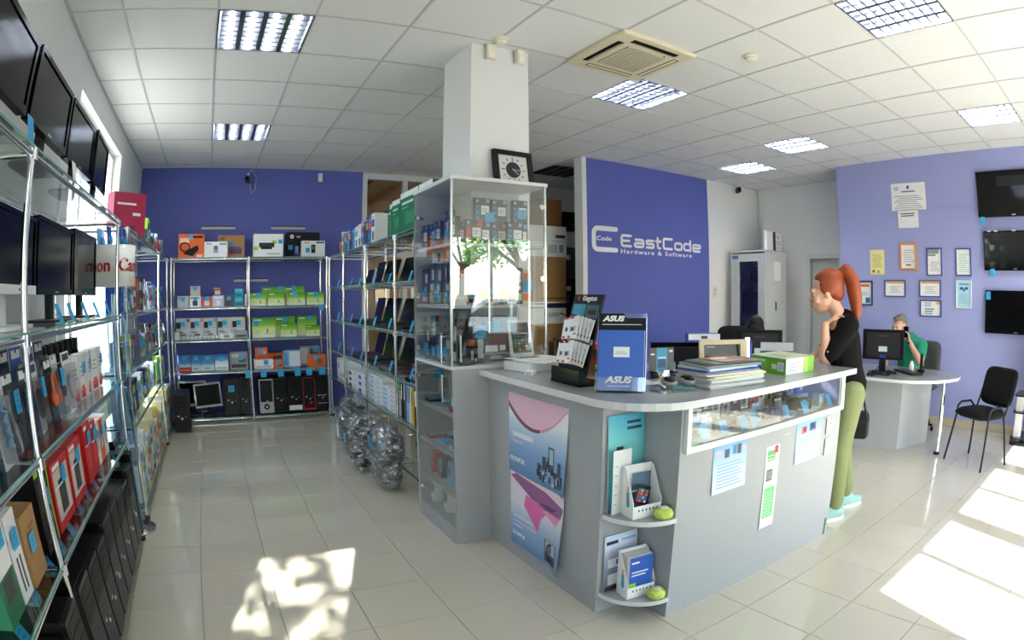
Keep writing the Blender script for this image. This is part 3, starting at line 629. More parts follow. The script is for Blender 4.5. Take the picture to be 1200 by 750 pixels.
hang('framed_certificate', 'wide blue-framed certificate with globe drawing and yellow corner, lowest on the wall', 'certificate', 2.18, 2.48, 1.24, 1.43, NB, PAPER, [(.2, .62, .5, .92, (150, 175, 195)), (.24, .66, .46, .88, (206, 216, 222)), (.75, .78, .97, .97, (230, 190, 70)), (.2, .4, .68, .5, (130, 150, 160)), (.2, .24, .6, .34, (130, 150, 160)), (.2, .1, .58, .18, (130, 150, 160))], group=CG)
hang('paper_certificate', 'light blue certificate with dark winged emblem', 'certificate', 1.77, 1.98, 1.35, 1.66, M((226, 232, 236), .5), M((172, 212, 230), .6), [(.2, .68, .44, .78, (36, 92, 150)), (.56, .68, .8, .78, (36, 92, 150)), (.4, .62, .6, .72, (44, 110, 166)), (.15, .86, .85, .92, (80, 150, 190))]+lines(6, .15, .55, (130, 180, 205)), group=CG)

def flat_tv(name, label, cat, loc, rz, w_, h, bez=.025, bezm=BLACKG, depth=.06, stand=None, tilt=0., group=None, badge=True, z0=0.):
    """screen facing local -y; z0 = height of the lower edge above loc"""
    t = thing(name, label, cat, loc, rz, group); T = Matrix.Translation((0, 0, z0)) @ Matrix.Rotation(tilt, 4, 'X')
    c = B(); c.rbox(-w_/2, .012, 0, w_/2, .035, h, .012, bezm, ax=1, T=T); c.box(-w_*.4, .035, h*.08, w_*.4, depth, h*.9, DARK, T); c.build('casing', t)
    f = B()
    for a in ((-w_/2, 0, w_/2, bez*1.5), (-w_/2, h-bez, w_/2, h), (-w_/2, bez*1.5, -w_/2+bez, h-bez), (w_/2-bez, bez*1.5, w_/2, h-bez)): f.box(a[0], 0, a[1], a[2], .013, a[3], bezm, T)
    f.build('bezel', t)
    B().box(-w_/2+bez, .006, bez*1.5, w_/2-bez, .0115, h-bez, SCREEN, T).build('screen', t)
    if badge: B().box(-.025, -.0008, bez*.5, .025, 0, bez*.9, STEEL, T).build('badge', t)
    if stand:
        s_ = B(); s_.box(-.035, .03, .01, .035, .055, z0+.06, stand); s_.build('neck', t); B().rbox(-w_*.26, -.05, 0, w_*.26, .13, .012, .04, stand).build('foot', t)
    return t
def sticker(x, y, z, label, w_=.06, h=.085, rz=-PI/2):
    t = thing('price_tag', label, 'price tag', (x, y, z), rz); B().box(-w_/2, -.0015, 0, w_/2, 0, h, CYAN).build('card', t)
    cells([(.2, v, .8, v+.08, (36, 110, 160)) for v in (.2, .45, .7)], CYAN, lambda u, v: (w_*(u-.5), -.0018, h*v)).build('print', t); return t
TG = 'televisions on the lilac wall'
flat_tv('television', 'black wall-mounted television tilted forward, topmost on the lilac wall', 'television', (6.73, 1.15, 2.35), -PI/2, .94, .52, tilt=-.10, group=TG)
B().box(6.77, .95, 2.45, XR, 1.35, 2.8, DARK).build('wall_bracket', None, label='dark bracket holding the topmost wall television', cat='bracket')
t = flat_tv('television', 'film-wrapped black television in the middle of the wall column', 'television', (6.76, 1.17, 1.77), -PI/2, .82, .43, group=TG)
for x in (-.33, -.24, .0, .3): B().box(x-.025, -.003, .42, x+.025, .0, .436, M((206, 200, 190), .5)).build('tape', t)
b = B(); n = 12
for i in range(n):
    for j in range(6):
        q = [(-.4+.8*(i+a)/n, -.004-.004*math.sin(3.1*(i+a)+2.3*(j+c_)), .02+.39*(j+c_)/6) for a, c_ in ((0, 0), (1, 0), (1, 1), (0, 1))]; b.add(q, [(0, 1, 2, 3)], FILMY, True)
b.build('protective_film', t)
flat_tv('television', 'black wall television with silver badge, lowest on the wall above the stand', 'television', (6.76, 1.16, 1.09), -PI/2, .82, .465, group=TG)
sticker(6.70, 1.56, 2.265, 'blue price tag hanging below the topmost television'); sticker(6.745, 1.47, 1.70, 'blue price tag hanging below the film-wrapped television'); sticker(6.752, 1.53, 1.455, 'blue price tag at the corner of the lowest wall television')
t = thing('tv_stand', 'black glass television stand with pale uprights beside the visitor chair', 'tv stand', (6.5, .62, 0))
for z in (.06, .33, .50): B().rbox(-.2, -.44, z, .24, .43, z+.012, .08, M((14, 16, 20), .08)).build('glass_shelf', t)
for y in (.36, -.36): B().rbox(-.10, y-.045, .0, .02, y+.045, .50, .012, M((224, 224, 220), .4)).build('upright', t)
B().rbox(-.2, -.44, 0, .24, .43, .03, .08, M((22, 24, 28), .3)).build('base', t)
flat_tv('television', 'large dark television standing on the black glass stand', 'television', (6.5, .50, .512), -PI/2, .90, .53, stand=BLACK, z0=.06)

# ================================================================ POSTERS ON THE COUNTER
def ramp_mat(name, stops, axis='Z', rough=.35, dist=.0):
    """printed sheet whose colours run along one axis of the object"""
    m = bpy.data.materials.new(name); m.use_nodes = True; nt = m.node_tree; bs = nt.nodes['Principled BSDF']; bs.inputs['Roughness'].default_value = rough
    tc = nt.nodes.new('ShaderNodeTexCoord'); sp = nt.nodes.new('ShaderNodeSeparateXYZ'); cr = nt.nodes.new('ShaderNodeValToRGB'); nz = nt.nodes.new('ShaderNodeTexNoise'); nz.inputs['Scale'].default_value = 9
    ad = nt.nodes.new('ShaderNodeMath'); ad.operation = 'MULTIPLY_ADD'; ad.inputs[1].default_value = dist
    nt.links.new(tc.outputs['Generated'], sp.inputs[0]); nt.links.new(tc.outputs['Generated'], nz.inputs['Vector']); nt.links.new(nz.outputs['Fac'], ad.inputs[0]); nt.links.new(sp.outputs[axis], ad.inputs[2]); nt.links.new(ad.outputs[0], cr.inputs[0]); nt.links.new(cr.outputs[0], bs.inputs['Base Color'])
    e = cr.color_ramp.elements
    while len(e) < len(stops): e.new(.5)
    for k, (p, c) in enumerate(stops): e[k].position = p; e[k].color = (*lin(c), 1)
    return m
def sheet(t, w_, h, m, curl, name='sheet', n=10):
    """paper in local x-z, facing -y, lifted off its wall by curl(u, v)"""
    b = B(); vs = []; fs = []
    for i in range(n+1):
        for j in range(n+1): u, v = i/n, j/n; vs.append((w_*(u-.5), -.0015-curl(u, v), h*v))
    for i in range(n):
        for j in range(n): p = i*(n+1)+j; fs.append((p, p+n+1, p+n+2, p+1))
    return b.add(vs, fs, m, True).build(name, t)
def printed(t, w_, h, m, curl, items, name='printed_sheet'):
    grid = [(k/8, 0, k/8, 0, m) for k in range(9)]+[(0, k/8, 0, k/8, m) for k in range(9)]
    return cells(grid+list(items), m, lambda u, v: (w_*(u-.5), -.0015-curl(u, v), h*v)).build(name, t)
C1 = lambda u, v: .03*max(0, u-.72)**2*12*(1-v)**1.5
C2 = lambda u, v: .03*max(0, u-.6)**2*10*(1-v)+.012*max(0, v-.8)*u*3
p1 = ramp_mat('poster_sky', [(0., (92, 136, 184)), (.35, (130, 168, 212)), (.62, (196, 216, 236)), (.75, (238, 240, 244))]); p2 = ramp_mat('poster_splash', [(0., (84, 130, 180)), (.4, (150, 182, 218)), (.68, (226, 226, 238)), (1., (240, 214, 226))], dist=.12)
t = thing('camera_poster', 'upper poster with pink curved top and clustered lenses on the counter side', 'poster', (1.4695, 2.40, .515), -PI/2)
b = B(); N = 16
arc = [(-.28+.56*i/N, .43-.012-.155*max(0, math.sin(PI*min(1, (i+1.4)/(N+1.))))**.8) for i in range(N+1)]
for i in range(N):
    f = lambda x, z: (x, -.0026-C1(x/.56+.5, z/.43), z); b.quad(f(*arc[i]), f(*arc[i+1]), f(arc[i+1][0], .43), f(arc[i][0], .43), M((234, 190, 210), .4))
b.build('pink_shape', t)
b = B()
for i in range(N):
    f = lambda x, z: (x, -.003-C1(x/.56+.5, z/.43), z); th = .018*(1-i/N)+.004; b.quad(f(arc[i][0], arc[i][1]-th*.3), f(arc[i+1][0], arc[i+1][1]-th*.3), f(arc[i+1][0], arc[i+1][1]+th), f(arc[i][0], arc[i][1]+th), M((120, 80, 110), .4) if i < 9 else M((216, 150, 182), .4))
b.build('pink_rim', t)
it = []; r2 = random.Random(3)
for k in range(60):
    u = .52+.42*r2.random(); v = .04+.26*r2.random()*(1-abs(u-.73)*2.2); it.append((u-.018, v, u+.018, v+.05+.05*r2.random(), r2.choice([(36, 44, 58), (58, 70, 90), (150, 170, 190), (206, 216, 226), (46, 54, 70)])))
it += [(.70, .28, .79, .50, (54, 66, 84)), (.715, .30, .775, .48, (176, 196, 214)), (.85, .2, .91, .36, (60, 72, 92)), (.6, .2, .66, .36, (60, 72, 92)), (.07, .47, .44, .53, (226, 232, 238)), (.07, .40, .26, .425, (226, 180, 206))]
printed(t, .56, .43, p1, C1, it)
text('OLYMPUS', .034, PAPER, t, (-.19, -.004, .075), bold=.001)
t['label'] = 'upper poster with pink curved top and clustered lenses on the counter side'
t = thing('camera_poster', 'lower poster with pink splash and silver camera, curling off the counter side', 'poster', (1.4695, 2.40, .09), -PI/2)
b = B(); z = .425
for k, (q, c) in enumerate((([(-.26, .40), (.0, .31), (.24, .30), (.26, .36), (.1, .40), (-.2, .424)], (150, 96, 146)), ([(-.10, .33), (.14, .31), (.05, .24), (.02, .15), (-.03, .19), (-.12, .26)], (226, 112, 172)), ([(-.12, .42), (-.02, .41), (.09, .33), (.05, .31), (-.04, .36)], (236, 90, 150)), ([(.05, .30), (.24, .31), (.2, .25), (.12, .27)], (232, 150, 190)), ([(.02, .33), (.25, .34), (.22, .30), (.06, .30)], (92, 64, 112)))):
    b.add([(x, -.0026-.0002*k-C2(x/.53+.5, zz/.425), zz) for x, zz in q], [tuple(range(len(q)))], M(c, .4))
b.build('splash', t)
printed(t, .53, .425, p2, C2, [(.66, .05, .90, .34, (70, 78, 92)), (.68, .18, .88, .33, (190, 196, 204)), (.70, .30, .80, .37, (160, 168, 178)), (.70, .06, .88, .13, (40, 44, 52)), (.06, .33, .5, .35, (230, 196, 216)), (.06, .40, .44, .43, (210, 222, 236)), (.06, .27, .24, .285, (210, 222, 236))])
b = B(); [b.add([(.155+r_*math.cos(2*PI*k/16), -.0045-.0004*i-C2(.79, .45), .095+r_*math.sin(2*PI*k/16)) for k in range(16)], [tuple(range(16))], M(c, .3)) for i, (r_, c) in enumerate(((.042, (36, 40, 48)), (.030, (80, 140, 180)), (.017, (170, 60, 70))))]; b.build('camera_lens', t)
text('OLYMPUS', .03, PAPER, t, (-.175, -.004, .07), bold=.001); pass
def front_sheet(label, x0, x1, z0, z1, m, items, cat='poster', name='leaflet_poster', rot=0.):
    t = thing(name, label, cat, ((x0+x1)/2, 1.6395, z0)); cz = lambda u, v: .006*(1-v)**2; w_, h = x1-x0, z1-z0
    printed(t, w_, h, m, cz, items); t.rotation_euler = (0, rot, 0); return t
pb = ramp_mat('leaflet_blue', [(0., (214, 224, 238)), (.55, (190, 212, 236)), (1., (120, 182, 228))])
li = lambda: [(.12, .1+.07*k, .9-.07*(k % 3), .125+.07*k, (150, 176, 210)) for k in range(8)]
front_sheet('pale blue leaflet with three phones, on the counter front below the glass strip start', 1.92, 2.165, .565, .79, pb, li()+[(.32, .72, .46, .9, (70, 84, 120)), (.56, .76, .68, .95, (88, 130, 190)), (.70, .74, .82, .95, (80, 78, 96)), (.08, .8, .24, .9, (220, 180, 214)), (.86, .8, .96, .9, (220, 180, 214))])
front_sheet('pale blue leaflet with two red and blue gadgets, on the counter front near its end', 2.61, 2.87, .565, .792, pb, li()+[(.2, .7, .42, .88, (200, 110, 120)), (.28, .74, .40, .86, (120, 60, 70)), (.52, .72, .80, .92, (80, 92, 160)), (.58, .78, .74, .9, (40, 48, 90))])
pw = M((242, 244, 243), .35)
front_sheet('tall white bookmark poster with green text block and tablet on the counter front', 2.335, 2.455, .275, .715, pw, [(.12, .82, .72, .95, (96, 176, 104)), (.62, .9, .9, .99, (206, 60, 66)), (.14, .84, .66, .85, (230, 244, 230)), (.16, .88, .6, .89, (230, 244, 230)), (.14, .58, .6, .72, (92, 92, 96)), (.18, .6, .56, .7, (130, 130, 132)), (.10, .12, .88, .50, (120, 222, 132))]+[(.18, .15+.04*k, .8-.1*(k % 2), .165+.04*k, (180, 240, 186)) for k in range(8)])
for z, lab, c in ((.675, 'small white clip card with red ring near the counter end', (220, 90, 90)), (.55, 'small white clip card with yellow print, lower of two near the counter end', (220, 196, 110))):
    t = thing('clip_card', lab, 'card', (2.975, 1.6395, z)); B().box(-.035, -.012, 0, .035, 0, .10, PAPER).build('card', t, bevel=.002); B().box(-.036, -.004, .0, -.035, .0, .095, M((70, 70, 74), .5)).build('clip', t)
    b = B(); b.cyl((.008, -.0125, .075), (.008, -.012, .075), .02, M(c, .5), 14).cyl((.008, -.013, .075), (.008, -.0125, .075), .012, PAPER, 14).box(-.02, -.0125, .02, .02, -.012, .045, M((206, 216, 226), .5)); b.build('print', t)
# ================================================================ GOODS: HELPERS
COLS = {'white': (236, 237, 238), 'grey': (150, 152, 156), 'silver': (190, 193, 197), 'black': (24, 24, 27), 'charcoal': (58, 60, 66), 'red': (196, 34, 40), 'crimson': (170, 30, 70), 'orange': (232, 100, 34), 'yellow': (236, 200, 60), 'green': (70, 158, 44), 'dark green': (18, 110, 74),
        'lime': (150, 204, 60), 'teal': (30, 150, 170), 'blue': (40, 92, 190), 'navy': (26, 34, 78), 'sky blue': (130, 190, 230), 'lilac': (196, 196, 226), 'purple': (86, 56, 110), 'brown': (168, 126, 78), 'beige': (204, 190, 160), 'pink': (226, 150, 180), 'cyan': (52, 168, 222), 'cream': (240, 226, 176), 'dark grey': (84, 86, 90)}
ORD = ['first', 'second', 'third', 'fourth', 'fifth', 'sixth', 'seventh', 'eighth', 'ninth', 'tenth', 'eleventh', 'twelfth', 'thirteenth', 'fourteenth', 'fifteenth', 'sixteenth', 'seventeenth', 'eighteenth', 'nineteenth', 'twentieth', 'twenty-first', 'twenty-second', 'twenty-third', 'twenty-fourth', 'twenty-fifth']
def C(c): return M(COLS[c], .45) if isinstance(c, str) else (M(c, .45) if isinstance(c, tuple) else c)
_TAGM = {}
def tag_on(t, x, y, z, w_=.05, h=.05, rot=0., tilt=0.):
    """blue price card stuck on a thing (local -y side)"""
    k = (round(w_, 3), round(h, 3))
    if k not in _TAGM:
        b = cells([(.18, v, .8, v+.07, (34, 120, 172)) for v in (.25, .5, .72)], CYAN, lambda u, v: (w_*(u-.5), -.0012, h*v)).box(-w_/2, -.0011, 0, w_/2, 0, h, CYAN)
        o = b.build('price_tag', t); _TAGM[k] = o.data
    else: o = share('price_tag', _TAGM[k], t)
    o.location = (x, y, z); o.rotation_euler = (tilt, rot, 0); return o
def pbox(label, loc, size, body, prints=(), rz=0., tag=None, name='product_box', cat='box', group=None, side=None, lean=0.):
    """carton standing on loc: front at local y = 0 facing -y; prints in unit coordinates of the front"""
    w_, d, h = size; t = thing(name, label, cat, loc, rz, group); m = C(body)
    if lean: t.rotation_euler = (-lean, 0, rz); t.location.z += d*math.sin(lean)
    B().box(-w_/2, .0006 if prints else 0, 0, w_/2, d, h, m).build('carton', t)
    if prints: cells(prints, m, lambda u, v: (-w_/2+w_*u, 0, h*v)).build('printed_front', t)
    if tag: u, v, s_ = tag[0], tag[1], tag[2] if len(tag) > 2 else .05; tag_on(t, -w_/2+w_*u, -.006, h*v, s_, s_)
    return t
def fbox(F, x0, x1, y, z, h, d, label, body, prints=(), tag=None, **k):
    """carton on a rack shelf between local x0 and x1"""
    return pbox(label, F((x0+x1)/2, y, z), (abs(x1-x0), d, h), body, prints, k.pop('rz', F.rz), tag, **k)
# ================================================================ BACK RACK
z5 = 1.938
t = fbox(FB, .08, .405, .10, z5, .285, .2, 'orange carton with black steering-wheel picture on the back rack top', 'orange', [(.05, .62, .42, .84, (246, 196, 170)), (.45, .82, .95, .92, (60, 30, 24)), (.72, .03, .94, .14, (250, 214, 190))], (.48, .78, .055), name='game_controller_box')
b = B(); b.tube([(-.08+.06*math.cos(a), -.004, .13+.05*math.sin(a)) for a in [i*PI/8 for i in range(17)]], .008, BLACK, 6); b.add([(-.10, -.003, .05), (.02, -.003, .02), (.10, -.003, .10), (.08, -.003, .15), (-.03, -.003, .10)], [(0, 1, 2, 3, 4)], BLACK); b.build('wheel_picture', t)
fbox(FB, .58, .92, .24, z5, .28, .16, 'brown carton with purple router print on the back rack top', CARD, [(.42, .18, .9, .46, 'purple'), (.48, .4, .86, .5, (110, 84, 136)), (.08, .80, .25, .92, (110, 50, 44))], (.5, .52, .055), name='router_box')
fbox(FB, .41, .70, .10, z5, .19, .12, 'white carton with small silver gadget picture on the back rack top', 'white', [(.40, .3, .60, .72, (150, 160, 184)), (.44, .5, .56, .74, (90, 96, 110)), (.66, .78, .96, .92, (110, 180, 196)), (.08, .84, .3, .9, (90, 100, 150))], name='adapter_box')
fbox(FB, 1.03, 1.40, .10, z5, .28, .22, 'white carton with green stripe and black receiver picture on the back rack top', 'white', [(0, .30, .16, .46, 'lime'), (.62, .58, .78, .72, 'lime'), (.18, .42, .70, .62, (52, 54, 58)), (.24, .34, .62, .46, (34, 36, 40)), (.45, .12, .9, .17, (170, 170, 174))], (.90, .58, .05), name='receiver_box')
t = fbox(FB, 1.46, 1.89, .26, z5, .32, .16, 'tall black printer carton with white round emblem on the back rack top', 'black', [(.26, .16, .36, .46, (120, 150, 190)), (.24, .1, .42, .2, (60, 90, 150)), (.30, .78, .42, .86, (150, 150, 156))], (.12, .32, .055), name='printer_box')
B().cyl((-.145, -.004, .265), (-.145, -.001, .265), .026, PAPER, 18).build('emblem_disc', t); text('hp', .034, BLACK, t, (-.145, -.005, .266), shear=.2)
fbox(FB, 1.64, 1.93, .10, z5, .20, .12, 'white carton with black mouse picture in front of the black printer carton', 'white', [(.40, .25, .58, .76, (36, 38, 40)), (.45, .48, .53, .66, 'green'), (.62, .84, .96, .94, (60, 100, 140)), (.08, .86, .3, .9, (90, 96, 110))], (.24, .28, .055), name='mouse_box')
z4 = 1.36
GB = 'small cartons on the second shelf of the back rack'
def small(F, x0, x1, z, h, label, body, acc, tag=True, d=.14, y=.07, **k):
    r_ = random.Random(label); pr = [(.06, .72, .6+.3*r_.random(), .92, acc), (.15+.2*r_.random(), .12, .7, .58, r_.choice(['charcoal', 'silver', acc, 'white']))]
    return fbox(F, x0, x1, y, z, h, d, label, body, pr, (.5, .42+.2*r_.random(), .045) if tag else None, **k)
small(FB, .073, .216, z4, .133, 'silver grey printed carton nearest the corner, second shelf of back rack', 'silver', 'grey')
small(FB, .229, .37, z4, .13, 'white carton under the beige one, second shelf of back rack', 'white', 'grey')
small(FB, .24, .36, z4+.13, .115, 'beige carton stacked on a white one, second shelf of back rack', 'beige', 'grey')
small(FB, .384, .514, z4, .12, 'blue and orange low carton, second shelf of back rack', 'orange', 'blue')
small(FB, .52, .657, z4, .13, 'lilac white carton under the purple one, second shelf of back rack', 'lilac', 'white', False)
small(FB, .525, .652, z4+.13, .10, 'orange and purple carton on top, second shelf of back rack', 'purple', 'orange', False)
small(FB, .66, .78, z4, .13, 'dark grey carton beside the teal pouches, second shelf of back rack', 'dark grey', 'charcoal')
for k in range(4): fbox(FB, .79, .90, .07, z4+.053*k, .05, .14, 'flat glossy teal box, %s from the bottom of its stack on the back rack' % ORD[k], 'teal', [(.1, .2, .9, .8, (70, 190, 214) if k % 2 else (20, 110, 150))], name='media_box')
t = thing('plastic_pouch', 'crumpled clear plastic pouch between the teal stack and chrome post', 'pouch', FB(.935, .1, z4)); b = B(); r_ = random.Random(4)
b.add([(-.02+.04*(i/4)+.006*r_.random(), -.02*math.sin(PI*i/4)*math.sin(PI*(j+1)/6)-.005*r_.random(), .14*j/5) for i in range(5) for j in range(6)], [(i*6+j, (i+1)*6+j, (i+1)*6+j+1, i*6+j+1) for i in range(4) for j in range(5)], M((206, 212, 216), .25), True); b.build('film', t)
GRN = ramp_mat('green_carton', [(0., (226, 234, 214)), (.45, (206, 222, 120)), (.62, (130, 190, 60)), (1., (52, 140, 36))], dist=.0)
def green_box(x0, x1, y, z, h, label, tag=(.5, .62, .055), d=.06, pic=True, F=FB):
    t = fbox(F, x0, x1, y, z, h, d, label, GRN, [(.08, .84, .4, .9, (230, 240, 226))]+([(.5, .15, .9, .2, (190, 196, 190)), (.62, .2, .68, .42, (110, 116, 114)), (.1, .3, .4, .34, (180, 190, 170)), (.1, .2, .36, .24, (180, 190, 170))] if pic else []), tag, name='network_box')
    return t
green_box(1.145, 1.417, .17, z4, .224, 'large green network carton at the back, nearer the middle post, back rack', (.82, .80, .05))
green_box(1.42, 1.678, .17, z4, .224, 'large green network carton at the back, away from middle post, back rack', (.48, .80, .05))
green_box(.99, 1.18, .06, z4, .153, 'small green network carton touching the chrome middle post, second shelf of back rack')
green_box(1.207, 1.417, .08, z4, .155, 'small green network carton, second from the middle post, second shelf of back rack', None)
green_box(1.46, 1.678, .08, z4, .152, 'small green network carton, third from the middle post, second shelf of back rack', (.38, .66, .055))
green_box(1.695, 1.909, .06, z4, .155, 'small green network carton at the outer post, second shelf of back rack')
z3 = .983
for k, (x0, x1, acc) in enumerate(((.041, .222, 'red'), (.229, .391, 'orange'), (.397, .56, 'grey'), (.572, .752, 'yellow'), (.757, .922, 'yellow'))):
    r_ = random.Random(k+50); pr = [(.02, .52, .34, .82, (40, 42, 46)), (.40, .1, .95, .5, (206, 208, 210)), (.78, .82, .98, .97, acc), (.1, .30, .5, .36, (110, 112, 116)), (.3, .14, .7, .26, (90, 60, 60) if k == 1 else (120, 122, 126))]
    fbox(FB, x0, x1, .14, z3, .245, .07, 'silver motherboard carton with %s corner, %s from the rack corner, third shelf' % (acc, ORD[k]), 'silver', pr, (.5, .62, .058), name='motherboard_box')
for k in range(3): fbox(FB, .03, .085, .04, z3+k*.03, .028, .06, 'little white carton, %s from the bottom of a stack, third shelf of back rack' % ORD[k], 'white', name='small_carton')
for k in range(9):
    t = thing('ink_bottle', 'small white jar before the motherboard cartons, %s from the rack corner' % ORD[k], 'jar', FB(.15+k*.052, .05, z3), FB.rz, 'white jars in a row on the back rack'); b = B().lathe([(0, 0), (.021, 0), (.022, .03), (.014, .036), (.014, .045), (0, .045)], (0, 0, 0), M((226, 228, 230), .4), 12); b.build('jar_body', t); B().lathe([(.0155, .038), (.0155, .048), (0, .048)], (0, 0, 0), M((180, 182, 186), .5), 12).build('cap', t)
fbox(FB, .60, .765, .05, z3, .055, .08, 'flat white carton lying before the yellow-cornered motherboard carton', 'white', [(.3, .2, .7, .8, 'grey')], name='small_carton')
fbox(FB, .785, .94, .05, z3, .085, .08, 'flat grey carton lying against the middle post, third shelf of back rack', 'grey', [(.1, .2, .9, .45, 'charcoal')], name='small_carton')
green_box(1.009, 1.297, .08, z3, .235, 'widest pale green network carton beside the middle post, third shelf of back rack', (.18, .60, .058))
green_box(1.30, 1.553, .17, z3, .24, 'green network carton behind a smaller one, third shelf of back rack', (.52, .72, .055), pic=False); green_box(1.36, 1.566, .08, z3, .155, 'small green network carton with antenna in front, third shelf of back rack', None)
green_box(1.585, 1.83, .17, z3, .245, 'green network carton with grey lines near the outer post, third shelf of back rack', (.66, .75, .055), pic=False); green_box(1.68, 1.854, .08, z3, .13, 'smallest green network carton near the outer post, third shelf of back rack', None)
z2 = .608
SKYM = ramp_mat('sky_carton', [(0., (220, 230, 236)), (.4, (200, 222, 236)), (.6, (60, 150, 200)), (1., (24, 104, 170))], dist=.25)
for k, (x0, x1) in enumerate(((.058, .216), (.22, .353), (.356, .514))): fbox(FB, x0, x1, .10, z2, .185, .12, 'blue and white snow-print carton, %s from the rack corner, fourth shelf' % ORD[k], SKYM, [(.3, .7, .66, .9, 'cyan'), (.2, .1, .6, .2, 'grey')], name='software_box')
fbox(FB, .52, .69, .10, z2, .07, .12, 'white and blue low carton under another, fourth shelf of back rack', 'white', [(.1, .2, .9, .5, 'sky blue')], name='software_box'); fbox(FB, .525, .69, .10, z2+.07, .115, .12, 'blue carton stacked on the white low one, fourth shelf of back rack', SKYM, (), (.5, .3, .05), name='software_box')
fbox(FB, .713, .936, .10, z2, .205, .12, 'grey speckled carton against the middle post, fourth shelf of back rack', 'grey', [(.08, .1, .92, .3, 'charcoal'), (.1, .7, .5, .9, 'silver'), (.5, .4, .9, .6, 'dark grey')], (.62, .55, .055), name='software_box')
fbox(FB, .062, .222, .04, z2, .046, .05, 'small flat red carton before the blue snow-print one', 'red', [(.1, .3, .9, .6, (240, 120, 110))], name='small_carton')
fbox(FB, 1.015, 1.253, .08, z2, .108, .14, 'white grey carton under the orange one, fourth shelf of back rack', 'white', [(.1, .1, .9, .3, 'silver')], (.62, .4, .055), name='cable_box'); fbox(FB, 1.034, 1.188, .09, z2+.108, .14, .12, 'orange carton stacked on a white one, fourth shelf of back rack', 'orange', [(.1, .1, .9, .3, (180, 60, 30)), (.6, .5, .9, .7, 'silver')], (.42, .5, .055), name='cable_box')
fbox(FB, 1.196, 1.385, .23, z2, .165, .12, 'orange carton standing behind a smaller orange one, fourth shelf', 'orange', [(.4, .62, .95, .8, (70, 40, 34))], name='cable_box'); fbox(FB, 1.257, 1.378, .08, z2, .10, .10, 'smallest orange carton on the fourth shelf of the back rack', 'orange', [(.5, .2, .85, .5, 'charcoal')], (.5, .35, .05), name='cable_box')
fbox(FB, 1.392, 1.605, .12, z2, .20, .14, 'pale sky-blue carton of clear bags, fourth shelf of back rack', 'sky blue', [(.35, .05, .98, .95, (226, 232, 238)), (.05, .1, .25, .9, (90, 150, 214))], name='cable_box'); fbox(FB, 1.612, 1.865, .20, z2, .235, .14, 'grey mesh-patterned carton at the back, fourth shelf of back rack', 'grey', [(.05, .1, .4, .9, 'silver'), (.5, .5, .95, .9, 'dark grey')], (.78, .72, .055), name='cable_box')
fbox(FB, 1.70, 1.915, .06, z2, .14, .12, 'orange carton with grey adapter picture at the outer post, fourth shelf', 'orange', [(.5, .25, .8, .65, 'dark grey')], (.42, .6, .055), name='cable_box')
def tower(label, loc, rz, w_, h, d, style, seed=0, tag=None, group=None, card=None):
    """desktop computer case: front faces local -y"""
    t = thing('computer_tower', label, 'computer', loc, rz, group); r_ = random.Random(seed); K = M((20, 20, 22), .4); K2 = M((30, 31, 34), .3)
    B().box(-w_/2, .02, .012, w_/2, d, h, K).build('case', t, bevel=.003)
    B().rbox(-w_/2, 0, .012, w_/2, .02, h, .01, {'silver': M((176, 178, 182), .35, .3)}.get(style, K2), ax=1).build('front_panel', t)
    if style == 'silver': B().box(-w_/2+.012, -.004, .15, w_/2-.012, 0, h-.015, K2).build('dark_fascia', t); B().cyl((0, -.006, .09), (0, 0, .09), .035, BLACK, 20).cyl((0, -.007, .09), (0, -.006, .09), .014, LGREY, 14).build('fan_ring', t)
    if style == 'white_foot': B().box(-w_/2+.01, -.003, .03, w_/2-.01, 0, .09, M((220, 222, 224), .4)).build('white_strip', t)
    if style == 'red':
        b = B()
        for a in ((-w_/2+.004, .03, -w_/2+.012, h-.01), (w_/2-.012, .03, w_/2-.004, h-.01), (-w_/2+.004, h-.018, w_/2-.004, h-.01), (-w_/2+.004, .02, w_/2-.004, .045)): b.box(a[0], -.004, a[1], a[2], 0, a[3], M((186, 30, 36), .35))
        b.build('red_border', t); B().cyl((.02, -.006, .11), (.02, 0, .11), .018, M((186, 30, 36), .35), 14).build('red_dial', t)
    for k in range(3): B().box(-w_/2+.018, -.0025, h-.06-.045*k, w_/2-.018, -.0008, h-.024-.045*k, K, None).build('drive_bay', t)
    B().cyl((w_*.05 if style != 'dell' else 0, -.005, h*.37), (w_*.05 if style != 'dell' else 0, 0, h*.37), .014 if style == 'dell' else .009, LGREY, 12).build('power_button', t)
    B().box(-w_*.3, -.002, h*.42, -w_*.16, 0, h*.45, M((190, 192, 196), .4)).build('badge', t); B().box(w_*.16, -.002, h*.40, w_*.28, 0, h*.43, M((60, 90, 170), .4)).build('badge', t)
    for a in (-w_/2+.02, w_/2-.02):
        B().box(a-.012, .04, 0, a+.012, .07, .012, BLACK).build('foot', t); B().box(a-.012, d-.07, 0, a+.012, d-.04, .012, BLACK).build('foot', t)
    if tag: tag_on(t, tag[0], -.006, tag[1], .06, .065)
    if card: o = tag_on(t, card[0], card[1], h+.012, .06, .085, 0, -.5); B().box(card[0]-.02, card[1]-.006, h, card[0]+.02, card[1]+.04, h+.013, GLASS_EDGE).build('card_holder', t)
    return t
zt = .058
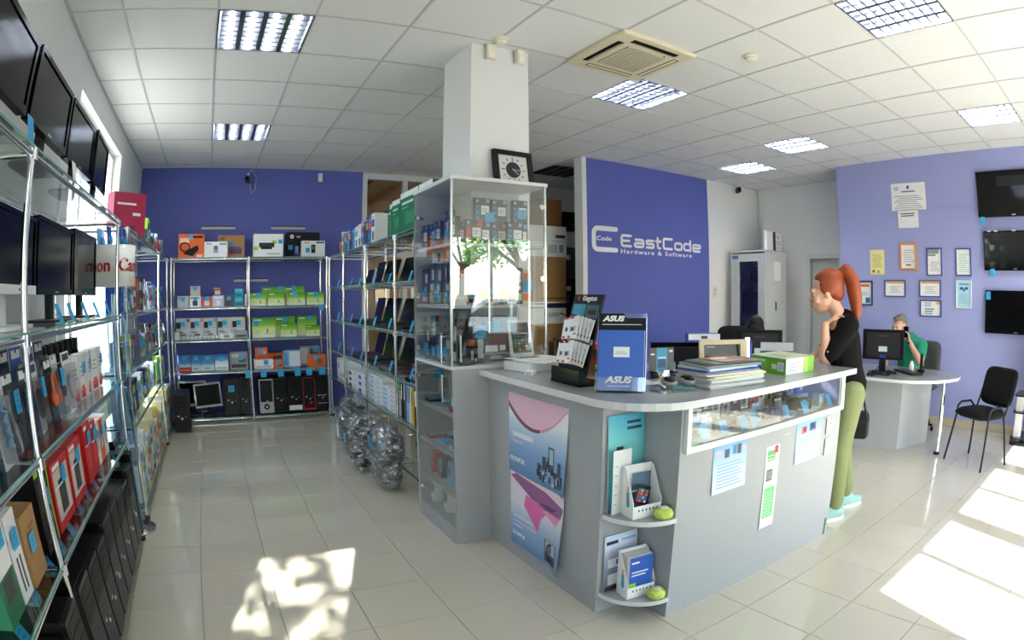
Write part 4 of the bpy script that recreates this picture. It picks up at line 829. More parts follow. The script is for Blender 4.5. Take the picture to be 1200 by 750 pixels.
for k, (x0, x1, h, st, lab) in enumerate(((.613, .803, .44, 'dell', 'black tower with round silver button beside the tilted grey monitor'), (.812, .945, .455, 'plain', 'black ribbed tower standing against the middle chrome post'), (1.055, 1.231, .425, 'silver', 'black tower with silver base and round speaker ring'), (1.239, 1.404, .43, 'plain', 'plain black tower between the silver-based and white-strip towers'),
        (1.418, 1.60, .44, 'white_foot', 'black tower with white strip at its foot'), (1.606, 1.765, .43, 'red', 'black tower outlined in bright red'), (1.771, 1.925, .44, 'plain', 'black tower with curved silver lines next to the outer rack post'))):
    t = tower(lab+', bottom of back rack', FB((x0+x1)/2, .04, zt), 0, x1-x0, h, .38, st, k)
    if k == 6: [B().tube([(-.06, -.002, z), (0, -.005, z-.006), (.06, -.002, z)], .003, LGREY, 6).build('silver_trim', t) for z in (.2, .1)]
    if k == 0: tag_on(t, .0, -.006, .29, .075, .08)
for k, x in enumerate((.93, 1.12, 1.335, 1.545, 1.69, 1.85)):
    t = thing('price_tag', 'blue price card hanging from the fourth shelf, %s from the middle chrome post' % ORD[k], 'price tag', FB(x, -.016, .515), 0, 'price cards above the towers'); B().box(-.036, -.0015, 0, .036, 0, .085, CYAN).build('card', t)
for k, (x, z, lab) in enumerate(((.47+1.39, 1.29, 'blue price card hanging below the small green carton at the outer post'),)): t = thing('price_tag', lab, 'price tag', FB(x, -.016, z), 0); B().box(-.03, -.0015, 0, .03, 0, .06, CYAN).build('card', t)
tower('black tower with round silver button standing on the floor before the back rack', (-.50, 6.50, 0), 0.02, .185, .43, .42, 'dell', 9)
BEZG = M((188, 190, 192), .4)
flat_tv('computer_monitor', 'grey-framed monitor half hidden behind the tilted one, bottom of back rack', 'monitor', FB(.20, .25, zt), 0, .37, .31, .022, BEZG, stand=DARK, z0=.10, badge=False)
t = flat_tv('computer_monitor', 'tilted grey-framed square monitor at the bottom of the back rack', 'monitor', FB(.42, .12, zt+.014), .1, .345, .29, .018, BEZG, stand=DARK, z0=.09, badge=False); t.rotation_euler = (0, -.06, .1)
for k, (x, z) in enumerate([(a, q) for q in (1.915, 1.34, .963, .585, .035) for a in (.16, .80, 1.1, 1.8)]):
    t = thing('shelf_sticker', 'round orange sticker, %s from the corner, on the %s rail of the back rack' % (ORD[k % 4], ['top', 'second', 'third', 'fourth', 'lowest'][k//4]), 'sticker', FB(x+.05*((k*7) % 3-1), -.0115, z-.008), 0, 'orange stickers on the back rack rails'); B().cyl((0, -.0015, .012), (0, 0.002, .012), .011, M((238, 160, 30), .5), 10).build('disc', t)
# ================================================================ LAPTOP RACK
def laptop(label, loc, rz, w_=.34, d=.235, ang=1.85, lidc=BLACKG, keyc=M((26, 26, 28), .4), base=M((34, 34, 38), .35), tint=SCREEN, group=None, card=True):
    """open laptop: user side faces local -y"""
    t = thing('laptop', label, 'laptop', loc, rz, group)
    B().rbox(-w_/2, 0, 0, w_/2, d, .022, .015, base).build('base', t)
    cells([(.05+.9*i/12, .32+.6*j/5, .05+.9*(i+.85)/12, .32+.6*(j+.8)/5, (12, 12, 13)) for i in range(12) for j in range(5)]+[(.36, .04, .62, .26, (52, 52, 58))], base, lambda u, v: (w_*(u-.5)*.96, .004+(d-.008)*v, .0224)).build('keyboard', t)
    T = Matrix.Translation((0, d, .02)) @ Matrix.Rotation(-(ang-PI/2), 4, 'X'); lh = d*.97
    B().rbox(-w_/2, 0, 0, w_/2, .009, lh, .012, lidc, ax=1, T=T).build('lid', t)
    B().box(-w_/2+.014, -.001, .02, w_/2-.014, .0, lh-.014, tint, T).build('screen', t)
    if card: tag_on(t, -.1, -.035, 0, .055, .085, .0, -.35)
    return t
LAP = {1.18: ('fourth', 4), 1.555: ('second', 5), .825: ('third', 4)}
LCOL = ['black', 'glossy black', 'dark', 'slim black', 'thick black', 'wide black']
for z, names, spots in ((1.563, 'second shelf', (1.0, 1.45, 1.96, 2.42, 2.94)), (1.188, 'third shelf', (.99, 1.46, 1.96, 2.42, 2.96)), (.833, 'fourth shelf', (1.0, 1.46, 1.96, 2.42, 2.94))):
    for k, x in enumerate(spots):
        pl = z < 1; keyc = M((78, 50, 66), .4) if pl and k in (0, 2, 3) else M((34, 34, 38), .35)
        if pl and k == 4: keyc = M((150, 152, 156), .35)
        laptop('open black laptop%s, %s from blue wall, %s, laptop rack' % (' (plum palm rest)' if pl and k in (0, 2, 3) else ' (silver palm rest)' if pl and k == 4 else '', ORD[k], names), FR(x, .08, z), FR.rz+.05*((k*3) % 4-1.5), .36, .24, 1.82+.04*(k % 3), base=keyc, group='open laptops on the chrome rack')
# cards on the far bay
for z, n, nm in ((1.563, 2, 'second'), (1.188, 2, 'third'), (.833, 1, 'fourth')):
    for k in range(n):
        t = thing('price_tag', 'blue price card standing near the blue wall, %s of %s shelf, laptop rack' % (ORD[k], nm), 'price tag', FR(.28+.22*k, .04, z), FR.rz); o = B().box(-.03, -.0015, 0, .03, 0, .085, CYAN).build('card', t); o.rotation_euler = (-.35, 0, 0); B().box(-.02, -.005, 0, .02, .03, .008, GLASS_EDGE).build('holder', t)
laptop('open dark netbook in the bay next to the blue wall, second shelf of laptop rack', FR(.55, .16, 1.563), FR.rz, .26, .18, card=False)
# top shelf: spine-out software boxes then green cartons
zt_ = 1.928; x = .45; seq = [('red', .11, .14), ('white', .07, .24), ('beige', .06, .22), ('charcoal', .05, .20), ('cyan', .06, .21), ('navy', .05, .20), ('sky blue', .06, .22), ('blue', .08, .23), ('black', .05, .2), ('blue', .09, .22), ('cyan', .07, .21), ('white', .13, .22), ('white', .13, .23), ('silver', .09, .24), ('blue', .10, .23), ('navy', .08, .26), ('blue', .11, .25), ('white', .12, .27)]
for k, (c, w_, h) in enumerate(seq):
    acc = ['orange', 'blue', 'green', 'cyan', 'white', 'red', 'charcoal', 'yellow'][k % 8]
    fbox(FR, x, x+w_-.006, .03, zt_, h, .16, '%s software box, %s from the blue wall, top shelf of laptop rack' % (c, ORD[k]), c, [(.1, .55, .9, .8, acc), (.3, .1, .8, .4, 'charcoal' if c != 'charcoal' else 'silver'), (.15, .86, .7, .92, 'silver')], (.5, .2, .05) if k % 3 == 1 else None, name='software_box'); x += w_
fbox(FR, 1.62, 1.98, .2, zt_, .32, .2, 'flat black carton lying behind the white software boxes on laptop rack', 'black', name='software_box')
for k, (x0, x1, h) in enumerate(((2.36, 2.47, .27), (2.475, 2.68, .285), (2.685, 3.10, .31), (3.11, 3.38, .31))):
    t = fbox(FR, x0, x1, .03, zt_, h, .22, 'dark green software carton with white top band, %s toward the cabinet, laptop rack' % ORD[k], 'dark green', [(.02 if k else .5, .86, 1, 1, (226, 232, 230)), (.12, .70, .75, .76, (190, 226, 210)), (.12, .60, .45, .63, (120, 190, 160)), (.3, .2, .9, .5, (40, 140, 98))], name='software_carton')
# fifth shelf: stacks of white and blue cartons, bottles and odds and ends
z5_ = .508
fbox(FR, .12, .55, .05, z5_, .22, .2, 'white carton with red edge next to the blue wall, fifth shelf of laptop rack', 'white', [(0, 0, .06, 1, 'red'), (.4, .1, .9, .3, 'silver')], (.3, .5, .06), name='peripheral_box')
fbox(FR, .56, .78, .03, z5_, .12, .2, 'low white and red carton, fifth shelf of laptop rack', 'white', [(.6, 0, 1, .5, 'red')], (.3, .4, .05), name='peripheral_box')
for k, x in enumerate((.92, 1.03, 1.13)):
    t = thing('water_bottle', 'large clear water bottle with blue cap, %s from the blue wall on laptop rack' % ORD[k], 'bottle', FR(x, .33, z5_)); B().lathe([(0, 0), (.05, 0), (.052, .02), (.05, .17), (.03, .22), (.017, .24), (.017, .255)], (0, 0, 0), FILMY, 14).build('bottle_body', t); B().lathe([(.019, .25), (.019, .28), (0, .28)], (0, 0, 0), C('blue'), 12).build('cap', t)
def stack(F, x0, x1, y, z, n, h, d, lab, body, acc):
    for k in range(n): fbox(F, x0+.004*((k*5) % 3), x1+.004*((k*5) % 3), y, z+k*(h+.001), h, d, lab % ORD[k], body, [(.0, .0, .28, .5, acc), (.5, .3, .8, .6, 'silver'), (.0, .85, 1, 1, (200, 214, 232))], None, name='drive_box', group='stacked drive cartons on the laptop rack')
stack(FR, .86, 1.27, .03, z5_, 3, .06, .2, 'white carton with blue corner, %s from bottom, in the pile of the second bay', 'white', 'navy'); stack(FR, 1.28, 1.70, .03, z5_, 3, .065, .2, 'white carton with navy end, %s from bottom, beside the third post', 'white', 'blue')
stack(FR, 1.80, 2.18, .02, z5_, 6, .04, .22, 'thin white carton, %s from bottom, in the tallest pile of the third bay', 'white', 'sky blue'); stack(FR, 2.20, 2.60, .02, z5_, 5, .037, .22, 'thin white carton, %s from bottom, in the pile next to the fourth post', 'white', 'sky blue')
for k, (x, h, c, w_) in enumerate(((1.86, .09, 'red', .08), (1.98, .07, 'silver', .1), (2.12, .12, 'red', .05), (2.30, .09, 'white', .12), (2.46, .08, 'crimson', .1), (2.56, .16, 'green', .04))):
    pbox('%s small package lying on the thin white piles, %s from the third post' % (c, ORD[k]), FR(x, .26 if k < 5 else .05, z5_+(.25 if x < 2.19 else .192)), (w_, .1, min(h, .03 if x < 2.19 else .08)), c, [(.2, .3, .8, .7, 'white')], FR.rz, name='small_package')
for k, (c, h, w_) in enumerate((('black', .30, .035), ('charcoal', .31, .04), ('sky blue', .29, .03), ('white', .30, .03), ('yellow', .28, .02), ('black', .29, .05), ('silver', .24, .05), ('black', .30, .06), ('white', .22, .05), ('black', .28, .06))):
    fbox(FR, 2.70+k*.062, 2.70+k*.062+w_, .02, z5_, h, .2, '%s upright binder, %s from the fourth post, fifth shelf of laptop rack' % (c, ORD[k]), c, [(.2, .5, .8, .9, 'white' if c in ('black', 'charcoal') else 'charcoal')], name='binder', cat='binder')
# bottom shelf: keyboards, an orange tool and flat parcels
zb_ = .138
fbox(FR, .10, .50, .26, zb_, .24, .2, 'white and brown parcel in the bottom corner by the blue wall', 'white', [(0, 0, 1, .35, CARD), (.1, .45, .3, .5, 'charcoal')], name='parcel')
for k, (x, z, c) in enumerate(((.40, 0, 'charcoal'), (.44, .03, 'silver'), (.42, .06, 'black'), (1.05, 0, 'black'), (1.10, .03, 'charcoal'), (1.08, .06, 'silver'))):
    t = pbox('%s boxed keyboard lying flat, %s from the blue wall, bottom of laptop rack' % (c, ORD[k]), FR(x+.1, .05, zb_+z), (.42, .16, .028), c, [(.1, .2, .6, .8, 'silver' if c != 'silver' else 'charcoal')], FR.rz+.1*(k % 3-1), name='keyboard_box')
t = thing('caulking_gun', 'orange and black hand tool lying on the lowest laptop rack shelf', 'tool', FR(1.15, .0, zb_+.09), FR.rz+.2); B().cyl((-.2, .03, .02), (.15, .03, .02), .02, C('orange'), 12).build('barrel', t); B().box(.15, .015, 0, .2, .045, .04, BLACK).build('grip', t)
# ---- things wrapped in clear film hanging at the rack front
def wrapped(label, x, y, z0, z1, wx, wy, seed, dark):
    t = thing('wrapped_chair_part', label, 'wrapped goods', FR(x, y, z0), FR.rz); r_ = random.Random(seed); hh = z1-z0
    def blob(scale, m, name, n=22, k=30, amp=.06, zs=0., crumple=False):
        b = B(); vs = []; fs = []; ph = [(r_.uniform(2, 9), r_.uniform(2, 14), r_.uniform(0, 6), r_.uniform(.3, 1)) for _ in range(7)]
        for i in range(k+1):
            v = i/k; rad = (math.sin(PI*min(1, .06+v*.94))**.45)*(1-.25*v*math.sin(5*v))
            for j in range(n):
                a = 2*PI*j/n; q = 1+sum(amp*w_*math.sin(f*a+g*v*6+p) for f, g, p, w_ in [(round(f), g, p, w_) for f, g, p, w_ in ph])
                q += r_.uniform(-.07, .07) if crumple else 0
                vs.append((wx/2*scale*rad*q*math.cos(a)+.02*math.sin(9*v+seed), wy/2*scale*rad*q*math.sin(a), zs+hh*(v*(1-zs*2/hh if hh else 1))))
        for i in range(k):
            for j in range(n): fs.append((i*n+j, i*n+(j+1) % n, (i+1)*n+(j+1) % n, (i+1)*n+j))
        b.add(vs, fs, m, not crumple); b.add(vs[:n], [tuple(range(n-1, -1, -1))], m); b.add(vs[-n:], [tuple(range(n))], m); b.build(name, t)
    blob(.80, dark, 'dark_filling', amp=.05, zs=.03); blob(1.0, WRAP, 'clear_wrapping', amp=.07, n=26, k=26, crumple=True)
    b = B(); r_ = random.Random(seed+9)
    for i in range(16):
        a = r_.uniform(0, 2*PI); v = r_.uniform(.1, .9); L = r_.uniform(.05, .12); px, py = wx*.5*math.cos(a), wy*.5*math.sin(a); b.add([(px, py, hh*v), (px+.02, py-.01, hh*v+L*.4), (px*1.08, py*1.08, hh*v+L), (px-.015, py+.01, hh*v+L*.5)], [(0, 1, 2), (0, 2, 3)], WRAP)
    o = b.build('film_creases', t); o['kind'] = 'stuff'
    return t
WRAP = thin_glass('wrap_film', (.90, .90, .92), 1.45, .10, .40, .6)
G1 = M((56, 58, 64), .6, noise=.5, scale=14)
t = wrapped('plastic-wrapped dark seat part hanging lowest by the second bay of laptop rack', 1.77, -.16, .02, .56, .42, .26, 3, G1); tag_on(t, .0, -.16, .3, .06, .08)
t = wrapped('plastic-wrapped dark bulky part at the laptop rack front, between two others', 2.28, -.19, .0, .50, .44, .30, 8, G1); tag_on(t, .02, -.17, .25, .06, .08)
t = wrapped('plastic-wrapped pale part touching the glass cabinet', 2.82, -.16, .0, .50, .46, .26, 14, M((96, 98, 104), .6, noise=.5, scale=14)); tag_on(t, .1, -.15, .36, .07, .08)
t = thing('paper_label', 'white paper label dangling from the wrapped goods by the aisle', 'label', FR(1.57, -.27, .12), FR.rz); B().box(-.045, -.001, 0, .045, 0, .13, PAPER).build('card', t)
B().tube([(0, 0, .13), (-.01, .02, .20), (-.02, .06, .26)], .0015, WHITE, 5).build('string', t)

# ================================================================ WINDOW-SIDE RACK: MONITORS
WST = M((222, 224, 226), .4)
for k, (y0, y1, z0, z1, a) in enumerate(((1.02, 1.78, .11, .36, 0), (1.82, 2.36, .115, .375, 0.), (2.39, 2.90, .115, .375, .0), (2.93, 3.36, .11, .385, .05))):
    lab = ['widest black monitor on the rack top, partly cut off beside the price tag', 'black monitor on the rack top next to the widest one', 'black monitor on the rack top between its neighbours, third along the window wall', 'black monitor on the rack top closest to the window, slightly turned'][k]
    flat_tv('computer_monitor', lab, 'monitor', FL((y0+y1)/2, .06, 1.928), PI/2+a, y1-y0, z1-z0, .018, BLACKG, stand=DARK, z0=z0, group='monitors on top of the window rack')
for k, (y0, y1, z0, z1, bz) in enumerate(((1.62, 2.25, .115, .40, 1), (2.28, 2.88, .115, .42, 0), (2.91, 3.46, .115, .44, 0))):
    lab = ['black monitor with silver lower edge on a white stand, second rack shelf', 'large black monitor between the silver-edged one and the curved sign drum', 'black monitor reflecting the red sign, second rack shelf'][k]
    t = flat_tv('computer_monitor', lab, 'monitor', FL((y0+y1)/2, .13, 1.378), PI/2, y1-y0, z1-z0, .016, BLACKG, stand=WST if bz else DARK, z0=z0, group='monitors on the second shelf')
    if bz: B().box(-(y1-y0)/2, -.002, z0, (y1-y0)/2, .001, z0+.032, WST).build('silver_edge', t); B().box(.1, -.0025, z0+.012, .15, -.002, z0+.02, DARK).build('buttons', t)
for k, y in enumerate((1.50, 2.30, 2.50, 2.78, 3.05, 3.38)):
    t = thing('price_tag', 'blue price card standing before the second-shelf monitors, %s toward the window' % ORD[k], 'price tag', FL(y, .02, 1.378), PI/2); o = B().box(-.03, -.0015, 0, .03, 0, .085, CYAN).build('card', t); o.rotation_euler = (-.4, 0, 0); B().box(-.02, -.005, 0, .02, .03, .008, GLASS_EDGE).build('holder', t)
for k, y in enumerate((1.72, 2.36)):
    t = thing('price_tag', ['blue price card at the chrome corner post on the rack top', 'second price card on the rack top, before the middle monitors'][k], 'price tag', FL(y, .0, 1.928), PI/2); o = B().box(-.032, -.0015, 0, .032, 0, .09, CYAN if not k else PAPER).build('card', t); o.rotation_euler = (-.2, 0, 0); B().box(-.02, -.005, 0, .02, .03, .008, GLASS_EDGE).build('holder', t)
# ---- revolving brochure stand with sign drum
t = thing('brochure_stand', 'revolving stand with white drum sign and red lettering between the racks', 'display stand', (-.70, 3.68, 0))
B().lathe([(0, 0), (.13, 0), (.13, .02), (.02, .035), (.02, 1.5)], (0, 0, 0), CHROME, 20).build('pole', t)
B().box(-.075, -.075, .45, .075, .075, 1.54, thin_glass('blue_acrylic', (.62, .74, .84), extra=.05)).build('acrylic_column', t)
dr = B().lathe([(0, 1.545), (.14, 1.545), (.14, 1.79), (.132, 1.79), (.132, 1.555), (0, 1.555)], (0, 0, 0), M((232, 232, 228), .5), 36).build('sign_drum', t)
RED = M((206, 26, 40), .5)
for a0 in (-1.0, 1.36, -3.1):
    me = text_mesh('Canon', .105, RED, bold=.003)
    for v in me.vertices:
        a = a0-PI/2+v.co.x/.141; zz = v.co.y; v.co = (.1412*math.cos(a), .1412*math.sin(a), 1.665+zz)
    share('lettering', me, dr)
for k, (a, r0, c) in enumerate(((-.6, .09, 'blue'), (.4, .09, 'navy'), (1.4, .09, 'blue'), (2.5, .09, 'white'), (-1.6, .09, 'blue'), (-2.7, .09, 'sky blue'))):
    q = pbox('%s brochure standing in the drum sign, %s round its rim' % (c, ORD[k]), (-.70+r0*math.cos(a), 3.68+r0*math.sin(a), 1.80), (.062, .01, .2), c, [(.1, .1, .9, .3, 'white'), (.1, .6, .9, .7, 'silver')], PI/2+a*.12, (.6, .5, .045), name='brochure', cat='brochure', lean=.12)
    q.location.z = 1.70
# ---- headsets and blister packs (third shelf)
def blister(label, loc, rz, w_, h, card, prod, shape, tag=None, lean=.12, group=None):
    """hang-card pack: printed card, clear bubble and the product in it"""
    t = thing('blister_pack', label, 'blister pack', loc, rz, group); t.rotation_euler = (-lean, 0, rz)
    cells([(.08, .86, .92, .97, 'white' if card != 'white' else 'charcoal'), (.42, .93, .58, .97, 'charcoal')], C(card), lambda u, v: (w_*(u-.5), 0, h*v)).box(-w_/2, .0005, 0, w_/2, .004, h, C(card)).build('card', t)
    b = B(); pm = C(prod)
    if shape == 'ring':
        b.tube([(w_*.30*math.cos(a), -.02, h*.5+h*.26*math.sin(a)) for a in [PI*i/8 for i in range(9)]], .007, pm, 6); b.ball((-w_*.3, -.02, h*.42), (.022, .016, .032), pm, 8).ball((w_*.3, -.02, h*.42), (.022, .016, .032), pm, 8)
    elif shape == 'mouse': b.ball((0, -.012, h*.42), (w_*.26, .02, h*.22), pm, 10)
    elif shape == 'stick': b.rbox(-w_*.16, -.02, h*.15, w_*.16, -.004, h*.7, .008, pm, ax=1)
    else: b.tube([(w_*.25*math.cos(a*2.2), -.012-.004*(i % 3), h*(.2+.5*i/12)) for i, a in enumerate([j*.9 for j in range(13)])], .006, pm, 6)
    b.build('product', t)
    B().rbox(-w_*.42, -.034, h*.06, w_*.42, -.001, h*.80, .02, FILMY, ax=1).build('clear_bubble', t)
    if tag: tag_on(t, tag[0], -.037, h*tag[1], .05, .07)
    return t
zc = 1.008; r_ = random.Random(21)
kinds = ['ring', 'mouse', 'coil', 'ring', 'stick', 'mouse', 'ring']
for k in range(9):
    y = 1.34+k*.145; c = ['white', 'white', 'silver', 'charcoal', 'charcoal', 'white', 'black', 'silver', 'white'][k]; pr = ['blue', 'charcoal', 'sky blue', 'black', 'navy', 'black', 'orange', 'charcoal', 'silver'][k]
    blister('%s card pack with %s gadget, %s along the window rack third shelf' % (c, pr, ORD[k]), FL(y, .05+.02*(k % 2), zc), PI/2+.2*(r_.random()-.5), .13, .25, c, pr, kinds[k % 7], (.01*(k % 3-1), .5) if k % 2 else None)
for k in range(7): blister('%s card pack in the back row, %s along the window rack' % (['navy', 'blue', 'charcoal'][k % 3], ORD[k]), FL(1.6+k*.16, .22, zc), PI/2, .13, .29, ['navy', 'blue', 'charcoal'][k % 3], ['silver', 'white', 'sky blue'][k % 3], kinds[(k+2) % 7], lean=.05)
for k in range(7):
    t = thing('spray_can', 'tall black spray can, %s toward the window, third shelf of window rack' % ORD[k], 'spray can', FL(2.72+k*.11, .27, zc), 0, 'black spray cans on the window rack'); B().lathe([(0, 0), (.03, 0), (.031, .015), (.031, .18), (.022, .2), (.022, .205)], (0, 0, 0), M((16, 16, 18), .25), 16).build('can', t); B().lathe([(.024, .2), (.027, .205), (.027, .255), (0, .258)], (0, 0, 0), M((28, 28, 30), .35), 16).build('cap', t); B().lathe([(.0313, .04), (.0313, .12)], (0, 0, 0), M((120, 122, 126), .4), 16).build('printed_band', t); B().lathe([(.0315, .155), (.0315, .162)], (0, 0, 0), M((190, 190, 190), .4), 16).build('ring', t)
for k in range(5):
    t = pbox('white upright pack with red foot, %s toward the window, before the spray cans' % ORD[k], FL(2.68+k*.15, .08, zc), (.10, .05, .21), 'white', [(.05, .02, .95, .22, 'red'), (.2, .12, .8, .3, (226, 90, 80)), (.15, .5, .85, .53, 'grey'), (.15, .6, .7, .63, 'grey'), (.15, .7, .8, .73, 'grey')], PI/2+.1*(k % 3-1), (.75, .55, .055) if k in (1, 2, 4) else None, name='cleaning_pack')
t = thing('price_tag', 'blue price card at the third-shelf edge beside the second chrome post', 'price tag', FL(3.30, -.016, .955), PI/2); B().box(-.045, -.0015, 0, .045, 0, .07, CYAN).build('card', t)
# fourth shelf: red headset cartons, brown and white boxes
zd = .653
fbox(FL, 1.30, 1.44, .05, zd, .30, .16, 'green and white headset carton at the window rack end, fourth shelf', 'dark green', [(0, .45, 1, 1, 'white'), (.2, .2, .8, .42, 'charcoal'), (.1, .7, .9, .8, 'sky blue')], (.6, .68, .06), name='headset_box')
fbox(FL, 1.45, 1.55, .05, zd, .26, .16, 'white carton with black earphones print, window rack fourth shelf', 'white', [(.3, .1, .45, .5, 'charcoal'), (.6, .1, .75, .5, 'charcoal')], (.5, .6, .055), name='headset_box')
fbox(FL, 1.56, 1.71, .04, zd, .22, .2, 'plain brown carton beside the chrome post, window rack fourth shelf', CARD, [(.4, .75, .8, .8, (130, 96, 58))], (.4, .45, .055), name='plain_carton')
fbox(FL, 1.40, 1.70, .26, zd, .30, .14, 'large white carton at the back of the window rack fourth shelf', 'white', [(.2, .4, .5, .7, 'lilac')], name='plain_carton')
fbox(FL, 1.80, 1.96, .05, zd, .29, .18, 'black carton with lime green edges beside the chrome post', 'black', [(0, .9, 1, 1, 'lime'), (.92, 0, 1, 1, 'lime'), (.3, .3, .8, .4, 'white'), (.2, .5, .7, .8, 'charcoal')], (.55, .5, .06), name='headset_box')
for k, (y0, y1, h) in enumerate(((2.0, 2.26, .25), (2.28, 2.52, .25), (2.60, 2.74, .27), (2.75, 2.87, .25))):
    fbox(FL, y0, y1, .05, zd, h, .2, 'red headset carton with portrait print, %s from the lime-edged carton' % ORD[k], 'red', [(.08, .14, .92, .86, (206, 196, 186) if k < 2 else 'red'), (.3, .2, .7, .7, 'charcoal' if k < 2 else (214, 60, 60)), (.1, .88, .5, .95, 'white'), (.1, .6, .6, .63, 'white')], (.6, .62, .06), name='headset_box')
for k, (y0, c) in enumerate(((2.89, 'white'), (3.0, 'orange'), (3.11, 'white'))): fbox(FL, y0, y0+.10, .06, zd, .21, .18, '%s slim carton after the red ones, %s toward the second post' % (c, ORD[k]), c, [(.2, .3, .8, .6, 'silver')], (.6, .6, .05), name='slim_carton')
t = thing('set_top_box', 'flat black media device lying by the second chrome post, window rack', 'electronics', FL(3.34, .03, zd), PI/2); B().box(-.13, 0, .0, .13, .2, .05, BLACKG).build('casing', t, bevel=.004); cells([(.1, .4, .3, .6, 'charcoal'), (.7, .3, .9, .7, 'dark grey')], BLACKG, lambda u, v: (.26*(u-.5), -.001, .05*v)).build('front', t)
fbox(FL, 3.22, 3.46, .24, zd, .06, .16, 'flat red and white carton behind the black media device', 'red', [(.1, .2, .6, .7, 'white')], name='slim_carton')
# ---- the row of towers on the lowest shelf
for k in range(10):
    tower('black tower on the window rack floor shelf, %s along from the entrance' % ORD[k], FL((1.42+k*.2) if k < 2 else (1.465+k*.2), -.03+.01*((k*3) % 3), .088), PI/2, .18, .425+.012*((k*7) % 4), .43, ['plain', 'dell', 'plain', 'white_line'][k % 4], k+30, None, 'row of towers under the window rack', card=(.03, .12) if k < 9 else (0, .06))
t = thing('blue_striped_case', 'upright black case with stacked blue labels at the second rack post', 'computer', FL(3.42, -.03, .088), PI/2); B().box(-.045, .0, .0, .045, .35, .50, BLACK).build('case', t, bevel=.004)
for k in range(12): tag_on(t, .01, -.002, .02+.038*k, .035, .028)
# ================================================================ ACCESSORY RACK (second window-side unit)
rr = random.Random(77); names = {1.928: 'top', 1.378: 'second', 1.008: 'third', .653: 'fourth', .088: 'lowest'}
fbox(FL, 4.15, 4.44, .06, 1.928, .30, .12, 'tall crimson carton with white print on the accessory rack top', 'crimson', [(.1, .70, .7, .75, 'white'), (.6, .45, .85, .52, 'white'), (.12, .06, .7, .2, (110, 24, 60))], None, name='router_carton', rz=PI/2-.9)
for z, hs in ((1.928, (.14, .26)), (1.378, (.16, .27)), (1.008, (.14, .25)), (.653, (.14, .24)), (.088, (.3, .46))):
    y = 3.95 if z < 1.9 else 4.55; k = 0
    while y < (6.60 if z > 1.9 else 6.85):
        w_ = rr.uniform(.09, .17); h = rr.uniform(*hs)
        c = rr.choice(['white', 'white', 'silver', 'charcoal', 'blue', 'red', 'sky blue', 'navy', 'black', 'beige', 'dark grey', 'lime'] if z > .2 else ['white', 'cream', 'white', 'silver', 'cream', 'white', 'yellow']); acc = rr.choice(['red', 'cyan', 'navy', 'charcoal', 'yellow', 'green', 'white', 'orange']); 
        if acc == c: acc = 'silver'
        lab = '%s and %s %%s, %s toward the blue wall, %s accessory rack shelf' % (c, acc, ORD[min(k, 24)], names[z])
        if abs(y+w_/2-5.98) < w_/2+.03: y = 6.012
        if z < .2:
            n = 2; h2 = h/2
            for q in range(n): fbox(FL, y, y+w_, .0, z+q*h2, h2-.002, .3, lab % ('carton (%s)' % ('lower' if not q else 'upper')), c, [(.1, .1, .9, .35, acc), (.2, .5, .7, .8, 'silver')], (.5, .45, .055) if rr.random() < .6 else None, name='ink_carton')
        elif rr.random() < .45: blister(lab % 'card pack', FL(y+w_/2, .05, z), PI/2+rr.uniform(-.2, .2), w_*.95, h, c, acc, rr.choice(kinds), (.0, .4) if rr.random() < .6 else None)
        else: fbox(FL, y, y+w_-.01, .05, z, h, .12, lab % 'carton', c, [(.1, .6, .9, .85, acc), (.2, .12, .75, .5, rr.choice(['silver', 'charcoal', 'white'])), (.5, .2, .9, .35, acc)], (.5, .4, .055) if rr.random() < .6 else None, name='accessory_carton')
        y += w_+.012; k += 1
fbox(FL, 6.78, 6.94, .06, 1.928, .2, .1, 'pale carton with red splashes at the corner end of the accessory rack top', 'silver', [(.1, .1, .5, .4, 'red'), (.5, .5, .8, .6, 'charcoal')], (.7, .2, .05), name='router_carton')
# ================================================================ GOODS IN THE GLASS CABINET
def ink_pack(label, loc, rz, w_=.105, h=.145, d=.03, corner=None, tag=None):
    t = thing('ink_pack', label, 'ink pack', loc, rz, 'ink cartridge packs in the glass cabinet')
    B().box(-w_/2, .0006, 0, w_/2, d, h, M((20, 22, 26), .4)).build('carton', t)
    pr = [(.04, .76, .96, .98, (34, 36, 42)), (.06, .04, .30, .68, (60, 140, 190)), (.14, .2, .26, .34, (20, 40, 60)), (.12, .46, .24, .6, (20, 40, 60)), (.40, .30, .92, .68, (230, 232, 232)), (.46, .52, .8, .56, (150, 150, 154)), (.46, .42, .7, .46, (150, 150, 154)), (.34, .06, .95, .2, (28, 60, 84)), (.74, .80, .94, .97, (120, 170, 214))]
    if corner: pr += [(.72, .72, 1, .98, 'red'), (.04, .04, .3, .68, 'red'), (.66, .1, .86, .26, 'yellow')]
    cells(pr, M((24, 26, 32), .35), lambda u, v: (w_*(u-.5), 0, h*v)).build('printed_front', t)
    B().cyl((-w_*.34, -.0012, h*.87), (-w_*.34, -.0002, h*.87), .0095, M((150, 186, 220), .4), 14).build('emblem_disc', t)
    if tag: tag_on(t, tag[0], -.003, tag[1], .058, .058)
    return t
zs = 1.75
pk = [(1.54, 3.13, 0, 0, None), (1.54, 3.13, 1, 0, (.045, .0)), (1.665, 3.15, 0, 0, None), (1.665, 3.15, 1, 0, None), (1.445, 3.05, 0, 1, None), (1.725, 3.06, 0, 0, None), (1.795, 3.12, 0, 0, (-.02, .06)), (1.795, 3.12, 1, 0, (.01, .03)), (1.40, 3.17, 0, 0, None), (1.60, 3.19, 0, 0, None), (1.60, 3.19, 1, 0, None)]
